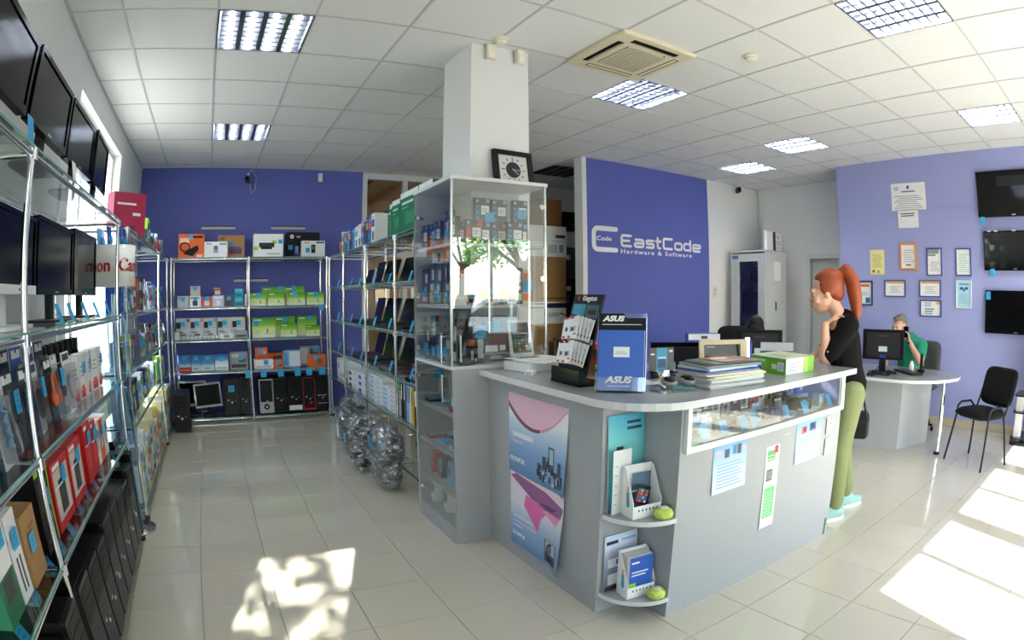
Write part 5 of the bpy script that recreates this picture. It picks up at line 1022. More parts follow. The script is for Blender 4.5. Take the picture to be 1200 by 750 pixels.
labs = ['under the highest tag', 'carrying a blue tag, upper of its pair', 'beside the tagged pair, lower', 'beside the tagged pair, upper', 'with red corner', 'standing in front of the others', 'behind a tag at the hinge side, lower', 'behind a tag at the hinge side, upper', 'at the back by the chrome strip', 'at the back between two pairs, lower', 'at the back between two pairs, upper']
for (x, y, lv, cr, tg), l in zip(pk, labs): ink_pack('black and blue ink pack '+l+', cabinet top shelf', (x, y, zs+lv*.148), 0, h=.147 if cr else .145, corner=cr, tag=tg)
for k, (y, c) in enumerate(((3.02, 0), (3.13, 1), (3.24, 1), (3.36, 0), (3.46, 1))): ink_pack('dark ink pack turned to the aisle, %s from the cabinet corner, top shelf' % ORD[k], (1.29+.02*(k % 2), y, zs), -PI/2, .10, .15+.05*(k == 1), corner=0, tag=(.0, .02) if k % 2 else None)
zs = 1.40
for k, (y, c, h) in enumerate(((3.0, 'white', .15), (3.10, 'navy', .14), (3.22, 'navy', .24), (3.33, 'charcoal', .25), (3.44, 'navy', .22))):
    pbox('%s gadget pack facing the aisle, %s from the cabinet corner, middle glass shelf' % (c, ORD[k]), (1.29, y, zs), (.10, .06, h), c, [(.1, .55, .9, .9, 'charcoal' if c != 'charcoal' else 'navy'), (.5, .6, .9, .85, 'silver'), (.1, .1, .5, .3, 'green'), (.3, .35, .7, .5, 'sky blue')], -PI/2, (.4, .1, .06) if k % 2 == 0 else None, name='gadget_pack', cat='gadget pack')
pbox('flat silver webcam carton lying below the top glass shelf', (1.31, 3.26, 1.65), (.22, .12, .085), 'silver', [(.4, .2, .6, .8, 'charcoal'), (.85, 0, 1, 1, 'orange')], -PI/2, None, name='webcam_box').location.z = 1.642
B().box(1.262, 2.96, 1.634, 1.50, 3.5, 1.640, GLASS_SHELF).build('glass_insert', None, label='small extra glass shelf inside the cabinet aisle side', cat='glass shelf')
for k, (x, c, acc, h) in enumerate(((1.385, 'orange', 'white', .20), (1.45, 'silver', 'charcoal', .115), (1.60, 'silver', 'red', .12), (1.70, 'white', 'charcoal', .16), (1.755, 'charcoal', 'silver', .22), (1.825, 'beige', 'orange', .21))):
    pbox('%s boxed accessory, %s from the chrome corner, behind glass middle shelf' % (c, ORD[k]), (x, 3.06+.02*(k % 3), zs), (.062, .05, h), c, [(.1, .1, .9, .3, acc), (.15, .6, .85, .9, acc), (.2, .4, .8, .5, 'white')], 0, (.5, .35, .078) if k in (1, 2, 3, 5) else None, name='accessory_box')
t = thing('price_tag', 'tilted blue price card highest on the cabinet middle shelf', 'price tag', (1.515, 3.10, 1.50)); o = B().box(-.035, -.0015, 0, .035, 0, .075, CYAN).build('card', t); o.rotation_euler = (0, .15, 0); B().cyl((0, .004, -.10), (0, .004, .02), .003, STEEL, 6).build('stand_rod', t)
zs = 1.063
for k, (y, c, h) in enumerate(((2.998, 'black', .26), (3.105, 'black', .16), (3.21, 'navy', .18), (3.315, 'black', .27), (3.418, 'navy', .2))): pbox('%s drive pack at the aisle glass, %s from the corner, lowest glass shelf' % (c, ORD[k]), (1.29, y, zs), (.10, .07, h), c, [(.1, .5, .5, .8, 'green' if k == 3 else 'charcoal'), (.5, .55, .9, .85, 'silver'), (.2, .1, .8, .3, 'cyan' if k % 2 else 'silver')], -PI/2, (.5, .2, .06) if k in (1, 2, 4) else None, name='gadget_pack', cat='gadget pack')
pbox('black and red boxed drive beside the cabinet door handle', (1.391, 2.985, zs), (.055, .08, .26), 'black', [(.5, .1, .8, .3, 'silver'), (.2, .4, .9, .55, 'red'), (.1, .7, .6, .9, 'charcoal')], 0, None, name='drive_pack')
t = pbox('black and grey drive carton with red lid under a blue tag', (1.458, 3.02, zs), (.075, .08, .235), 'black', [(.0, .9, .7, 1, 'red'), (.4, .12, .9, .6, 'silver'), (.1, .06, .3, .12, 'white')], 0, (.6, .62, .07), name='drive_pack')
pbox('large dark grey media player carton with white label', (1.578, 3.05, zs), (.16, .06, .27), 'dark grey', [(.1, .22, .62, .36, 'white'), (.7, .24, .94, .36, 'white'), (.05, .02, .95, .16, 'black'), (.3, .05, .8, .12, 'silver')], 0, (.45, .62, .072), name='media_player_box')
t = thing('tablet', 'white-framed tablet showing colourful icons leaning in the cabinet', 'tablet', (1.752, 3.02, zs+.025), .08); T = Matrix.Rotation(-.22, 4, 'X')
B().rbox(-.085, 0, 0, .085, .012, .225, .012, M((226, 228, 228), .35), ax=1, T=T).build('casing', t)
r_ = random.Random(5); ic = [(.1+.2*i, .08+.1*j, .25+.2*i, .15+.1*j, r_.choice(['red', 'blue', 'green', 'orange', 'purple', 'teal', 'yellow'])) for i in range(4) for j in range(4)]
cells(ic+[(.08, .62, .92, .66, 'silver'), (.08, .78, .92, .84, 'charcoal')], M((52, 66, 76), .2), lambda u, v: T @ Vector((-.065+.13*u, -.0008, .02+.185*v))).build('screen', t); B().box(-.08, -.01, -.025, .08, .09, 0, BLACK).build('stand', t)
t = pbox('small silver cradle with blue tag at the back of the lowest glass shelf', (1.69, 3.17, zs), (.10, .05, .25), 'charcoal', [(.2, .2, .8, .5, 'silver')], 0, (.6, .75, .075), name='cradle')
# lower aisle-side shelves
def flat_item(label, loc, rz, w_, d, h, c, acc, tag=False, name='disc_case'):
    t = thing(name, label, 'package', loc, rz); B().box(-w_/2, -d/2, 0, w_/2, d/2, h, C(c)).build('case', t, bevel=.001)
    cells([(.1, .1, .9, .4, acc), (.2, .55, .7, .85, 'white' if c != 'white' else 'charcoal')], C(c), lambda u, v: (w_*(u-.5), d*(v-.5), h+.0006)).build('printed_top', t)
    if tag:
        k = B().box(-.03, -.02, h+.0012, .03, .05, h+.0024, CYAN).build('price_tag', t)
    return t
for z, n, nm in ((.79, 5, 'upper'), (.555, 5, 'second'), (.31, 4, 'third'), (.10, 3, 'bottom')):
    for k in range(n):
        y = (3.05+.36*k/max(1, n-1)) if z > .5 else 3.02+.44*k/max(1, n-1); c = ['white', 'sky blue', 'red', 'silver', 'charcoal'][(k*3+int(z*10)) % 5]
        if z > .5: flat_item('%s flat disc case, %s from the corner, %s lower cabinet shelf' % (c, ORD[k], nm), (1.325+.08*(k % 2), y, z), .25*(k % 3-1), .088, .088, .014+.01*(k % 2), c, 'cyan' if k % 2 else 'charcoal', k % 2 == 0)
        else:
            t = pbox('%s gadget box leaning, %s from the corner, %s lower cabinet shelf' % (c if z > .2 else 'white', ORD[k], nm), (1.31, y, z), (.10, .06, .13 if z > .2 else .155), c if z > .2 else 'white', [(.1, .3, .9, .8, 'orange' if z > .2 and k % 2 else 'silver'), (.3, .4, .7, .7, 'charcoal')], -PI/2-.2, (.4, .35, .055), name='gadget_box', lean=.1)
t = pbox('brochure with red figure standing on the upper lower cabinet shelf', (1.33, 3.10, .79), (.09, .01, .17), 'white', [(.3, .2, .6, .9, 'crimson'), (.5, .1, .9, .3, 'charcoal')], -PI/2, None, name='brochure', cat='brochure', lean=.15)
t = thing('price_tag', 'blue price card stuck on the cabinet back wall above the disc cases', 'price tag', (1.40, D+y0-.025 if False else 3.505, .92)); B().box(-.035, -.0015, 0, .035, 0, .06, CYAN).build('card', t)

# ================================================================ COUNTER: CORNER NICHE
PWB = ramp_mat('turbine_leaflet', [(0., (70, 84, 120)), (.2, (80, 170, 190)), (.55, (110, 190, 186)), (.78, (120, 210, 214)), (1., (88, 190, 222))], dist=.06)
t = thing('brochure', 'turquoise brochure with columns picture leaning in the upper corner niche', 'brochure', (1.595, 1.850, .517), 0.0); t.rotation_euler = (-.03, 0, 0)
cells([(.22, .30, .40, .68, (50, 60, 72)), (.45, .36, .92, .40, (220, 226, 226)), (.5, .40, .85, .44, (120, 130, 130)), (.5, .84, .9, .87, (40, 70, 90)), (.5, .90, .88, .93, (40, 70, 90))], PWB, lambda u, v: (.205*(u-.5), 0, .435*v)).build('cover', t); B().box(-.1025, .0005, 0, .1025, .003, .435, PAPER).build('pages', t)
t = thing('brochure', 'white sheet with notes standing before the turquoise brochure', 'brochure', (1.548, 1.828, .517)); cells([(.1, .15*k, .25, .15*k+.02, (170, 200, 180)) for k in range(1, 6)], PAPER, lambda u, v: (.10*(u-.5), 0, .29*v)).box(-.05, .0005, 0, .05, .002, .29, PAPER).build('sheet', t)
def holder(label, loc, rz, w_=.145, d=.09, h=.22):
    t = thing('leaflet_holder', label, 'leaflet holder', loc, rz, 'white card leaflet holders'); m = M((236, 237, 236), .5)
    B().box(-w_/2, d-.003, 0, w_/2, d, h, m).build('back_panel', t); B().box(-w_/2, 0, 0, w_/2, d, .003, m).build('bottom_panel', t)
    for s_ in (-1, 1):
        x = s_*w_/2; b = B(); b.prism([(0, 0), (d, 0), (d, h), (d*.75, h*.95), (0, h*.34)], x-.0015, x+.0015, m, 0); o = b.build('side_panel', t)
    B().box(-w_/2, 0, 0, w_/2, .003, h*.26, m).build('front_lip', t)
    cells([(.18+.13*k, .55, .23+.13*k, .72, 'navy' if k != 3 else 'charcoal') for k in range(6)], m, lambda u, v: (w_*(u-.5), -.0006, h*.26*v)).build('lip_print', t)
    b = B(); b.add([(-w_/2-.0022, d*.30, h*.22), (-w_/2-.0022, d*.55, h*.22), (-w_/2-.0022, d*.6, h*.5), (-w_/2-.0022, d*.4, h*.52)], [(3, 2, 1, 0)], C('teal')); b.add([(-w_/2-.0022, d*.38, h*.52), (-w_/2-.0022, d*.62, h*.5), (-w_/2-.0022, d*.56, h*.64), (-w_/2-.0022, d*.44, h*.64)], [(3, 2, 1, 0)], M((214, 170, 150), .5)); b.build('side_picture', t)
    return t
holder('white card leaflet holder with tablet leaflet on the upper corner shelf', (1.608, 1.722, .517), -.12)
t = thing('leaflet', 'dark tablet-shaped leaflet lying in the upper leaflet holder', 'leaflet', (1.602, 1.764, .566), -.12); t.rotation_euler = (-.1, .35, -.12)
cells([(.12+.2*i, .1+.18*j, .28+.2*i, .25+.18*j, r_.choice(['red', 'blue', 'green', 'orange', 'sky blue', 'white'])) for i in range(4) for j in range(4)], M((26, 30, 54), .3), lambda u, v: (.07*(u-.5), 0, .085*v)).box(-.035, .0005, 0, .035, .003, .085, BLACK).build('card', t)
t = thing('leaflet', 'slate blue leaflet at the back of the upper leaflet holder', 'leaflet', (1.632, 1.797, .525), -.12); cells([(.0, .5, 1, .56, 'white')], M((84, 110, 132), .4), lambda u, v: (.10*(u-.5), 0, .175*v)).box(-.05, .0005, 0, .05, .002, .175, PAPER).build('card', t)
def ball_dish(label, loc):
    t = thing('candle_ball', label, 'ornament', loc); B().lathe([(0, 0), (.028, .001), (.042, .014), (.044, .026), (.036, .042), (.02, .05), (0, .052)], (0, 0, 0), M((190, 214, 96), .3, noise=.5, scale=60), 20).build('glass_ball', t); B().lathe([(.02, .0502), (.018, .0535), (0, .054)], (0, 0, 0), M((230, 226, 206), .5), 16).build('candle_top', t); return t
ball_dish('lime patterned glass ball on the upper corner shelf', (1.655, 1.668, .516)); ball_dish('lime patterned glass ball on the lower corner shelf', (1.655, 1.668, .116))
t = thing('brochure', 'blue-grey brochure with product photos leaning in the lower corner niche', 'brochure', (1.592, 1.848, .118)); t.rotation_euler = (-.05, 0, 0)
cells([(.05, .84, .4, .9, 'navy'), (.5, .86, .95, .9, 'sky blue'), (.1, .42, .75, .58, 'white'), (.35, .46, .55, .55, 'blue'), (.1, .1, .7, .3, 'white'), (.4, .14, .62, .24, 'dark green'), (0, 0, 1, .08, 'charcoal')], ramp_mat('grey_leaflet', [(0., (90, 100, 120)), (.6, (160, 172, 196)), (.8, (220, 228, 240)), (1., (206, 222, 244))]), lambda u, v: (.19*(u-.5), 0, .28*v)).box(-.095, .0005, 0, .095, .003, .28, PAPER).build('cover', t)
holder('white card leaflet holder filled with booklets on the lower corner shelf', (1.608, 1.722, .117), -.12)
for k in range(9):
    c = ['navy', 'silver', 'beige', 'lilac', 'silver', 'brown', 'white', 'beige', 'blue'][k]; u = Vector((math.sin(.12), math.cos(.12), 0)); p = Vector((1.608, 1.722, .122))+u*(.078-.0085*k)
    t = thing('booklet', '%s booklet in the lower leaflet holder, %s from its back' % ('blue and orange front' if k == 8 else c, ORD[k]), 'booklet', p, -.12, 'booklets in the lower leaflet holder')
    pr = [(.08, .84, .4, .88, 'white'), (.1, .6, .8, .63, 'white'), (.1, .52, .7, .55, 'white'), (0, 0, 1, .22, 'orange'), (0, .14, .3, .34, 'lime')] if k == 8 else [(.1, .8, .8, .9, 'white')]
    cells(pr, C(c), lambda u_, v: (.125*(u_-.5), 0, .20*v)).box(-.0625, .0005, 0, .0625, .006, .20, PAPER).build('cover', t)

# ================================================================ COUNTER: GLAZED DISPLAY STRIP
zq = .823
def cam_thing(label, loc, rz=0., s=1.):
    t = thing('compact_camera', label, 'camera', loc, rz); B().rbox(-.05*s, 0, 0, .05*s, .028, .062*s, .012, M((34, 34, 38), .35), ax=1).build('body', t); B().lathe([(0, -.014), (.019*s, -.014), (.021*s, 0), (.021*s, .001)], (.012, .0, .03*s), M((150, 152, 156), .3, .7), 16, ax=1).build('lens', t); B().box(-.035*s, .004, .062*s, -.015*s, .02, .068*s, LGREY).build('shutter_button', t); return t
for k in range(12):
    x = 1.80+k*.077; c = ['white', 'silver', 'white', 'white', 'charcoal', 'white', 'white', 'charcoal', 'white', 'orange', 'white', 'beige'][k]
    pbox('%s gadget carton, %s from the niche, back row of the counter display strip' % (c, ORD[k]), (x, 1.86, zq), (.066, .05, .10+.03*((k*5) % 3)), c, [(.1, .55, .55, .9, 'charcoal' if c != 'charcoal' else 'white'), (.86, 0, 1, 1, 'crimson'), (.2, .1, .7, .3, 'silver')], 0, None, name='gadget_carton')
for k in range(9):
    x = 1.79+k*.10
    if k in (1, 3, 4, 7): cam_thing('small dark camera, %s from the niche, front row of the display strip' % ORD[k], (x, 1.74, zq), .1*(k % 3-1))
    else: blister('%s gadget pack lying back, %s from the niche, display strip front row' % (['sky blue', 'white', 'charcoal'][k % 3], ORD[k]), (x, 1.75, zq), 0, .07, .095, ['sky blue', 'white', 'charcoal'][k % 3], 'charcoal', 'mouse', lean=.2)
t = thing('camcorder', 'bulky black camera with big lens behind the sliding glass', 'camera', (2.70, 1.775, zq), .3); B().rbox(-.06, 0, 0, .06, .07, .085, .018, BLACK, ax=1).build('body', t); B().rbox(-.025, .01, .085, .03, .06, .112, .01, BLACK, ax=1).build('viewfinder', t); B().lathe([(0, -.06), (.034, -.06), (.036, -.02), (.03, 0)], (.01, 0, .042), M((28, 28, 30), .3), 18, ax=1).build('lens', t); B().box(.045, -.01, .01, .075, .05, .07, DARK).build('grip', t)
cam_thing('black camera turned sideways before the bulky one', (2.82, 1.74, zq), -.6, 1.1)
pbox('flat silver carton with camera picture under a bright blue one', (2.90, 1.80, zq), (.17, .10, .07), 'silver', [(.2, .5, .4, .6, 'red'), (.55, .2, .8, .7, 'charcoal')], .1, None, name='camera_box'); pbox('bright blue carton with pale swirl on top of the silver one', (2.94, 1.84, zq+.07), (.11, .06, .07), 'blue', [(.4, .2, .8, .8, 'sky blue'), (.5, .3, .7, .6, 'white')], .1, None, name='camera_box'); pbox('grey carton beside the bright blue one in the display strip', (2.84, 1.85, zq+.07), (.08, .06, .06), 'grey', [(.2, .2, .6, .8, 'charcoal')], .1, None, name='camera_box'); pbox('pale mint carton at the end of the display strip', (3.01, 1.72, zq), (.07, .05, .07), (190, 216, 212), [(.2, .3, .8, .7, 'white')], 0, None, name='camera_box')
for k, x in enumerate((1.762, 1.90, 2.03, 2.19, 2.27, 2.56, 2.76, 3.035)):
    t = thing('price_tag', 'blue price card leaning inside the display strip, %s from the niche' % ORD[k], 'price tag', (x, 1.672, zq+.003), .0); o = B().box(-.028, -.0015, 0, .028, 0, .07, CYAN).build('card', t); o.rotation_euler = (-.45, .1*(k % 3-1), 0)

# ================================================================ ON THE COUNTER
zc = 1.04
def stand_text(t, s, size, x, z, T, m=PAPER, **k):
    me = text_mesh(s, size, m, **k); o = share('lettering', me, t); o.matrix_local = T @ Matrix.Translation((x, -.0012, z)) @ Matrix.Rotation(PI/2, 4, 'X'); return o
# memory card display
t = thing('card_display', 'black leaning display stand hung with white memory card packs', 'display stand', (1.52, 2.235, zc), -PI/2-.06); T = Matrix.Translation((0, .02, .0035)) @ Matrix.Rotation(-.27, 4, 'X')
B().prism([(-.13, 0), (.13, 0), (.13, .16), (-.13, .16)], 0, .012, BLACKG).build('base', t); B().box(-.125, 0, .0, .125, .012, .43, BLACK, T).build('back_board', t)
B().prism([(0, .012), (.05, .012), (.02, .075), (-.0, .075)], -.125, .125, M((22, 40, 34), .12), 0).build('front_trough', t)
B().box(-.125, -.012, .19, .125, 0, .215, M((120, 132, 138), .15), T).build('ledge', t)
cells([(.04, .04, .5, .96, (56, 140, 170)), (.56, .08, .96, .9, (66, 84, 84)), (.62, .3, .9, .6, (30, 36, 40))], M((40, 80, 96), .2), lambda u, v: T @ Vector((-.12+.24*u, -.001, .31+.075*v))).build('picture_panel', t)
stand_text(t, 'Kingston', .034, .02, .41, T, bold=.0008); B().cyl((-.075, -.003, .41), (-.075, 0, .41), .011, M((200, 30, 40), .4), 12, T=T).build('red_emblem', t)
for k, (x, z) in enumerate(((-.07, .285), (.03, .285), (-.08, .16), (.02, .16))): B().cyl((x, 0, z+.02), (x-.01, -.085, z+.03), .003, BLACK, 6, T=T).build('hook', t)
KP = []
for row, z in enumerate((.205, .088)):
    for col, x in enumerate((-.07, .03)):
        for q in range(5 if col else 2):
            tt = T @ Matrix.Translation((x+.010*q*(1 if col else -.6), -.016-.011*(4-q if col else 1-q), z)) @ Matrix.Rotation(.06*(q-2), 4, 'Y')
            g = thing('memory_card_pack', 'white memory card pack, %s from the front, on the %s %s hook' % (ORD[(4-q) if col else (1-q)], ['upper', 'lower'][row], ['outer', 'inner'][col]), 'card pack', (0, 0, 0), 0, 'memory card packs on the leaning stand'); g.matrix_world = Matrix.Translation(t.location) @ Matrix.Rotation(t.rotation_euler[2], 4, 'Z') @ tt
            cells([(.1, .62, .9, .9, 'white'), (.05, .9, .5, 1, 'red'), (.2, .3, .8, .55, 'silver'), (.3, .34, .6, .5, 'charcoal'), (.1, .02, .35, .12, 'red'), (.6, .14, .9, .24, 'orange' if row else 'grey')], PAPER, lambda u, v: (.085*(u-.5), 0, .105*v)).box(-.0425, .0005, 0, .0425, .003, .105, PAPER).build('card', g)
            if q == (4 if col else 1): tag_on(g, -.01, -.003, .03, .032, .06, .35)
# acrylic catalogue stand
t = thing('catalogue_stand', 'clear acrylic stand with black header board beside the leaning memory display', 'display stand', (1.565, 1.885, zc), -.78); T = Matrix.Translation((0, .045, .0)) @ Matrix.Rotation(-.24, 4, 'X')
B().prism([(-.105, 0), (.105, 0), (.105, .325), (.02, .325), (.005, .345), (-.105, .345)], .002, .006, BLACK, 1, T=T).build('header_board', t)
B().box(-.11, .006, .0, .11, .009, .345, GLASS, T).box(-.11, -.03, 0, .11, .009, .003, GLASS, T).build('acrylic_back', t); B().box(-.11, -.033, .0, .11, -.030, .06, GLASS, T).build('acrylic_lip', t)
B().box(-.11, -.03, 0, -.107, .0, .06, GLASS, T).build('acrylic_side', t); B().box(-.1, .0, 0, .1, .14, .004, GLASS).build('acrylic_foot', t)
stand_text(t, 'ASUS', .032, -.04, .320, T, bold=.0018, shear=.25, fit=.10); B().box(-.09, .0012, .294, .085, .002, .2965, PAPER, T).build('header_line', t)
t = thing('catalogue', 'blue catalogue with white square label in the acrylic stand', 'catalogue', t.location.copy(), -.78); T2 = T @ Matrix.Translation((0, -.020, .004))
cells([(.33, .55, .68, .72, 'white'), (.4, .63, .6, .64, 'grey'), (.36, .60, .64, .61, 'grey')], M((32, 92, 190), .35), lambda u, v: T2 @ Vector((-.1+.2*u, -.0007, .262*v))).box(-.1, 0, 0, .1, .016, .262, M((32, 92, 190), .35), T2).build('cover', t); B().box(.1, .001, .004, .101, .015, .26, PAPER, T2).build('page_edges', t)
stand_text(t, 'ASUS', .038, -.01, .045, T2, bold=.0018, shear=.25, xs=1.25); B().box(-.055, -.0012, .017, .045, -.0008, .0195, PAPER, T2).build('cover_line', t)
# clear acrylic photo stand and the two mice on their clear tray
t = thing('mouse_display', 'clear acrylic tray with dark back card for mice on the counter corner', 'display stand', (1.85, 1.83, zc), -.35); B().prism([(-.13, -.11), (.06, -.11), (.08, -.05), (.08, .06), (-.13, .06)], .0, .014, GLASS_SHELF).build('tray', t); B().box(-.12, .05, .014, .02, .056, .115, GLASS).build('clear_back', t)
cells([(.28, .0, .72, 1, (60, 150, 186)), (.32, .15, .68, .5, (44, 84, 120)), (.34, .55, .66, .6, 'white'), (.04, .7, .2, .76, 'white'), (.8, .8, .95, .9, 'silver')], M((62, 64, 68), .3), lambda u, v: (-.11+.12*u, .049, .075+.105*v)).box(-.11, .0495, .075, .01, .052, .18, DARK).build('back_card', t); B().prism([(-.06, .016), (-.01, .016), (-.02, .08), (-.045, .08)], .03, .048, M((206, 206, 206), .15, .8), 1).build('silver_bracket', t)
B().box(-.06, -.09, .0145, .05, -.03, .016, M((110, 180, 196), .4)).build('blue_insert', t)
for k, (x, y, a) in enumerate(((1.785, 1.81, -.5), (1.873, 1.79, -.2))):
    m = thing('computer_mouse', ['black and grey mouse nearer the blue catalogue on the clear tray', 'black and silver mouse nearer the paper stack on the clear tray'][k], 'mouse', (x, y, zc+.0165), a); B().ball((0, 0, .022), (.036, .058, .021), M((150, 150, 150), .35), 14).build('grey_shell', m); B().ball((0, -.008, .027), (.029, .048, .022), BLACKG, 14).build('black_top', m); B().cyl((-.004, -.035, .034), (.004, -.035, .034), .008, LGREY, 12).build('wheel', m)
# paper stack with folders
z = zc; r_ = random.Random(12)
for k in range(15):
    th = [.008, .010, .006, .012, .006, .008, .007, .005, .006, .010, .004, .005, .004, .003, .003][k]; c = ['white', 'white', 'silver', 'white', 'white', 'cream', 'white', 'silver', 'blue', 'white', 'sky blue', 'beige', 'dark grey', 'lime', 'red'][k]; c2 = (226, 228, 230) if c == 'white' else COLS[c]
    sx, sy = (.36, .25) if k < 7 else (.34, .22)
    if k == 13: c2 = (110, 150, 140)
    if k == 14: c2 = (196, 110, 90); sx, sy = .2, .2
    flat_item('%s folder or paper bundle, %s from the bottom of the counter stack' % (c, ORD[k]), (2.13+.02*(r_.random()-.5)+(.03 if k > 12 else 0), 1.80+.02*(r_.random()-.5), z), -.12+.16*(r_.random()-.5), sx, sy, th, c2, (200, 204, 210) if k < 12 else 'silver', name='paper_bundle'); z += th+.0012
# framed board behind the stack
t = thing('tablet_display', 'dark tablet panel in a pale tan frame standing behind the paper stack', 'display panel', (2.42, 2.02, zc+.004), -.42); t.scale = (.86, 1, 1); T = Matrix.Rotation(-.1, 4, 'X'); b = B()
for a in ((-.17, 0, .17, .03), (-.17, .15, .17, .175), (-.17, .03, -.14, .15), (.12, .03, .17, .15)): b.box(a[0], 0, a[1], a[2], .012, a[3], M((206, 190, 158), .5), T)
b.build('frame', t); B().box(-.14, .004, .03, .12, .010, .15, SCREEN, T).build('screen', t); B().box(.165, .012, 0, .20, .02, .185, STEEL, T).build('metal_bracket', t); B().box(-.12, .0032, .135, -.06, .004, .14, M((150, 160, 170), .4), T).build('caption', t); B().box(-.05, .008, -.003, .05, .09, .007, DARK).build('prop', t)
flat_tv('computer_monitor', 'wide dark monitor back edge standing behind mice and papers', 'monitor', (2.46, 2.40, .741), PI-.62, .36, .23, .014, BLACKG, stand=DARK, z0=.21, badge=False)
# blue mouse with pen
t = thing('pen_stand', 'glossy blue mouse-shaped pen holder with upright blue pen', 'pen holder', (2.52, 1.90, zc), .3); B().ball((0, 0, .031), (.042, .055, .03), M((22, 40, 120), .12), 16).build('holder', t); B().cyl((.0, .01, .03), (-.008, .012, .17), .006, M((36, 80, 210), .3), 8).build('pen', t)
# green boxed card
t = thing('graphics_card_box', 'lime green and white carton lying on the counter by the leaning woman', 'box', (2.60, 1.73, zc), 0); a1 = Vector((.10, .29, 0)); LM = ramp_mat('lime_carton', [(0., (96, 186, 30)), (.6, (128, 206, 60)), (1., (176, 226, 110))], 'Y'); W2 = .29
t.rotation_euler = (0, 0, -.02); Lg = .30; hh = .085
B().prism([(0, 0), (W2, 0), (W2+.06, Lg), (.06, Lg)], 0, hh, M((226, 232, 214), .4)).build('carton', t)
cells([(.06, .62, .3, .72, 'white'), (.62, .3, .76, .6, (226, 240, 210)), (.78, .2, .94, .75, 'white'), (.80, .26, .92, .68, 'lilac'), (.3, .2, .5, .7, (150, 214, 90))], LM, lambda u, v: (.06*(1-u)-.0006, Lg*(1-u), hh*v)).build('green_side', t)
cells([(.0, .0, .6, 1, 'white'), (.08, .2, .4, .25, 'silver'), (.08, .4, .45, .45, 'silver'), (.08, .6, .4, .65, 'silver'), (.6, 0, .78, 1, (190, 220, 110)), (.78, .15, .94, .85, (150, 206, 60))], (130, 200, 50), lambda u, v: (W2*u, -.0006, hh*v)).build('white_side', t)
cells([(.1, .2, .5, .75, (190, 180, 190)), (.5, .4, .9, .8, (210, 226, 160))], M((214, 226, 190), .35), lambda u, v: (W2*u+.06*v, Lg*v, hh+.0006)).build('printed_top', t)
# behind the memory display: cartons, spindle, calendar
pbox('red carton with dark print half hidden behind the memory stand', (1.78, 2.40, zc+.10), (.11, .1, .08), 'red', [(.3, .2, .9, .7, 'charcoal')], -.5, None, name='small_carton').location.z = zc+.082
pbox('plain brown carton under the red one behind the memory stand', (1.80, 2.42, zc), (.16, .14, .082), CARD, (), -.5, None, name='plain_carton')
t = thing('desk_calendar', 'white spiral desk calendar behind the memory stand', 'calendar', (1.86, 2.30, zc+.002), -.5); T = Matrix.Rotation(-.2, 4, 'X'); cells([(.08, .1*k, .12, .1*k+.05, 'charcoal') for k in range(2, 9)], PAPER, lambda u, v: T @ Vector((.14*(u-.5), -.001, .15*v))).box(-.07, 0, 0, .07, .003, .15, PAPER, T).build('page', t); B().box(-.07, .003, 0, .07, .07, .004, NB).build('back_flap', t)
t = thing('disc_spindle', 'black and lime disc spindle standing behind the memory stand', 'disc spindle', (1.74, 2.19, zc)); B().lathe([(0, 0), (.06, 0), (.06, .07), (.058, .075), (0, .075)], (0, 0, 0), M((36, 38, 42), .3), 22).build('tub', t); B().lathe([(.0605, .01), (.0605, .05)], (0, 0, 0), M((206, 216, 206), .4), 22).build('label_band', t); B().lathe([(.061, .06), (.061, .078), (0, .08)], (0, 0, 0), C('lime'), 22).build('lid', t)
t = thing('wire_rack', 'white wire stand between the memory display and catalogue stand', 'wire rack', (1.73, 2.04, zc), -.5); B().tube([(0, 0, 0), (0, 0, .16), (-.06, .03, .165), (-.09, .06, .165)], .005, WHITE, 6).build('wire_frame', t); B().tube([(0, 0, .08), (-.06, .03, .085)], .005, WHITE, 6).build('cross_wire', t); B().box(-.06, .0, 0, .01, .05, .004, WHITE).build('foot', t)
# papers by the cabinet
for k, (x, y, a, th) in enumerate(((1.70, 2.78, .2, .05), (1.72, 2.74, .45, .004), (1.70, 2.80, .1, .003))): flat_item('white %s by the glass cabinet, %s from the counter surface' % ('paper pile' if not k else 'loose sheet', ORD[k]), (x, y, zc+(0, .052, .058)[k]), a, .30, .21, th, 'white', (226, 228, 230), name='paper_pile')
pbox('small white card lying flat before the paper pile', (1.53, 2.58, zc), (.05, .05, .02), 'white', [(.2, .2, .8, .8, 'silver')], -.9, None, name='small_card')

# ================================================================ DESKS BEHIND THE COUNTER
t = thing('office_desk', 'grey office desk behind the counter carrying a monitor', 'desk', (3.3, 2.75, 0)); B().box(0, 0, .71, 1.3, .60, .7395, DT).build('worktop', t, bevel=.003)
for x in (.03, 1.24): B().box(x, .05, 0, x+.03, .55, .71, CNT).build('side_panel', t)
B().box(.06, .06, .25, 1.24, .08, .71, CNT).build('modesty_panel', t)
def desk_monitor(label, loc, rz, w_=.44, h=.29):
    """seen from the back: the screen faces local -y"""
    t = flat_tv('computer_monitor', label, 'monitor', loc, rz, w_, h, .016, BLACK, stand=BLACK, z0=.12, badge=False)
    B().box(-.045, .0605, .20, .045, .062, .25, M((186, 200, 196), .4)).build('rating_label', t); B().box(-.05, .0605, .345, .05, .0615, .352, M((70, 72, 76), .4)).build('back_lettering_bar', t)
    b = B().box(-.03, .06, .14, .03, .068, .17, M((30, 60, 150), .4)); b.build('video_plug', t); B().tube([(0, .065, .15), (.02, .09, .08), (.06, .10, .02), (.14, .08, .006)], .005, BLACK, 6).build('cable', t); return t
desk_monitor('black monitor seen from behind, hiding the seated dark-haired person', (4.26, 3.14, .741), 0, .42, .29).rotation_euler = (0, 0, PI+math.atan2(3.14, 4.26)-PI/2)
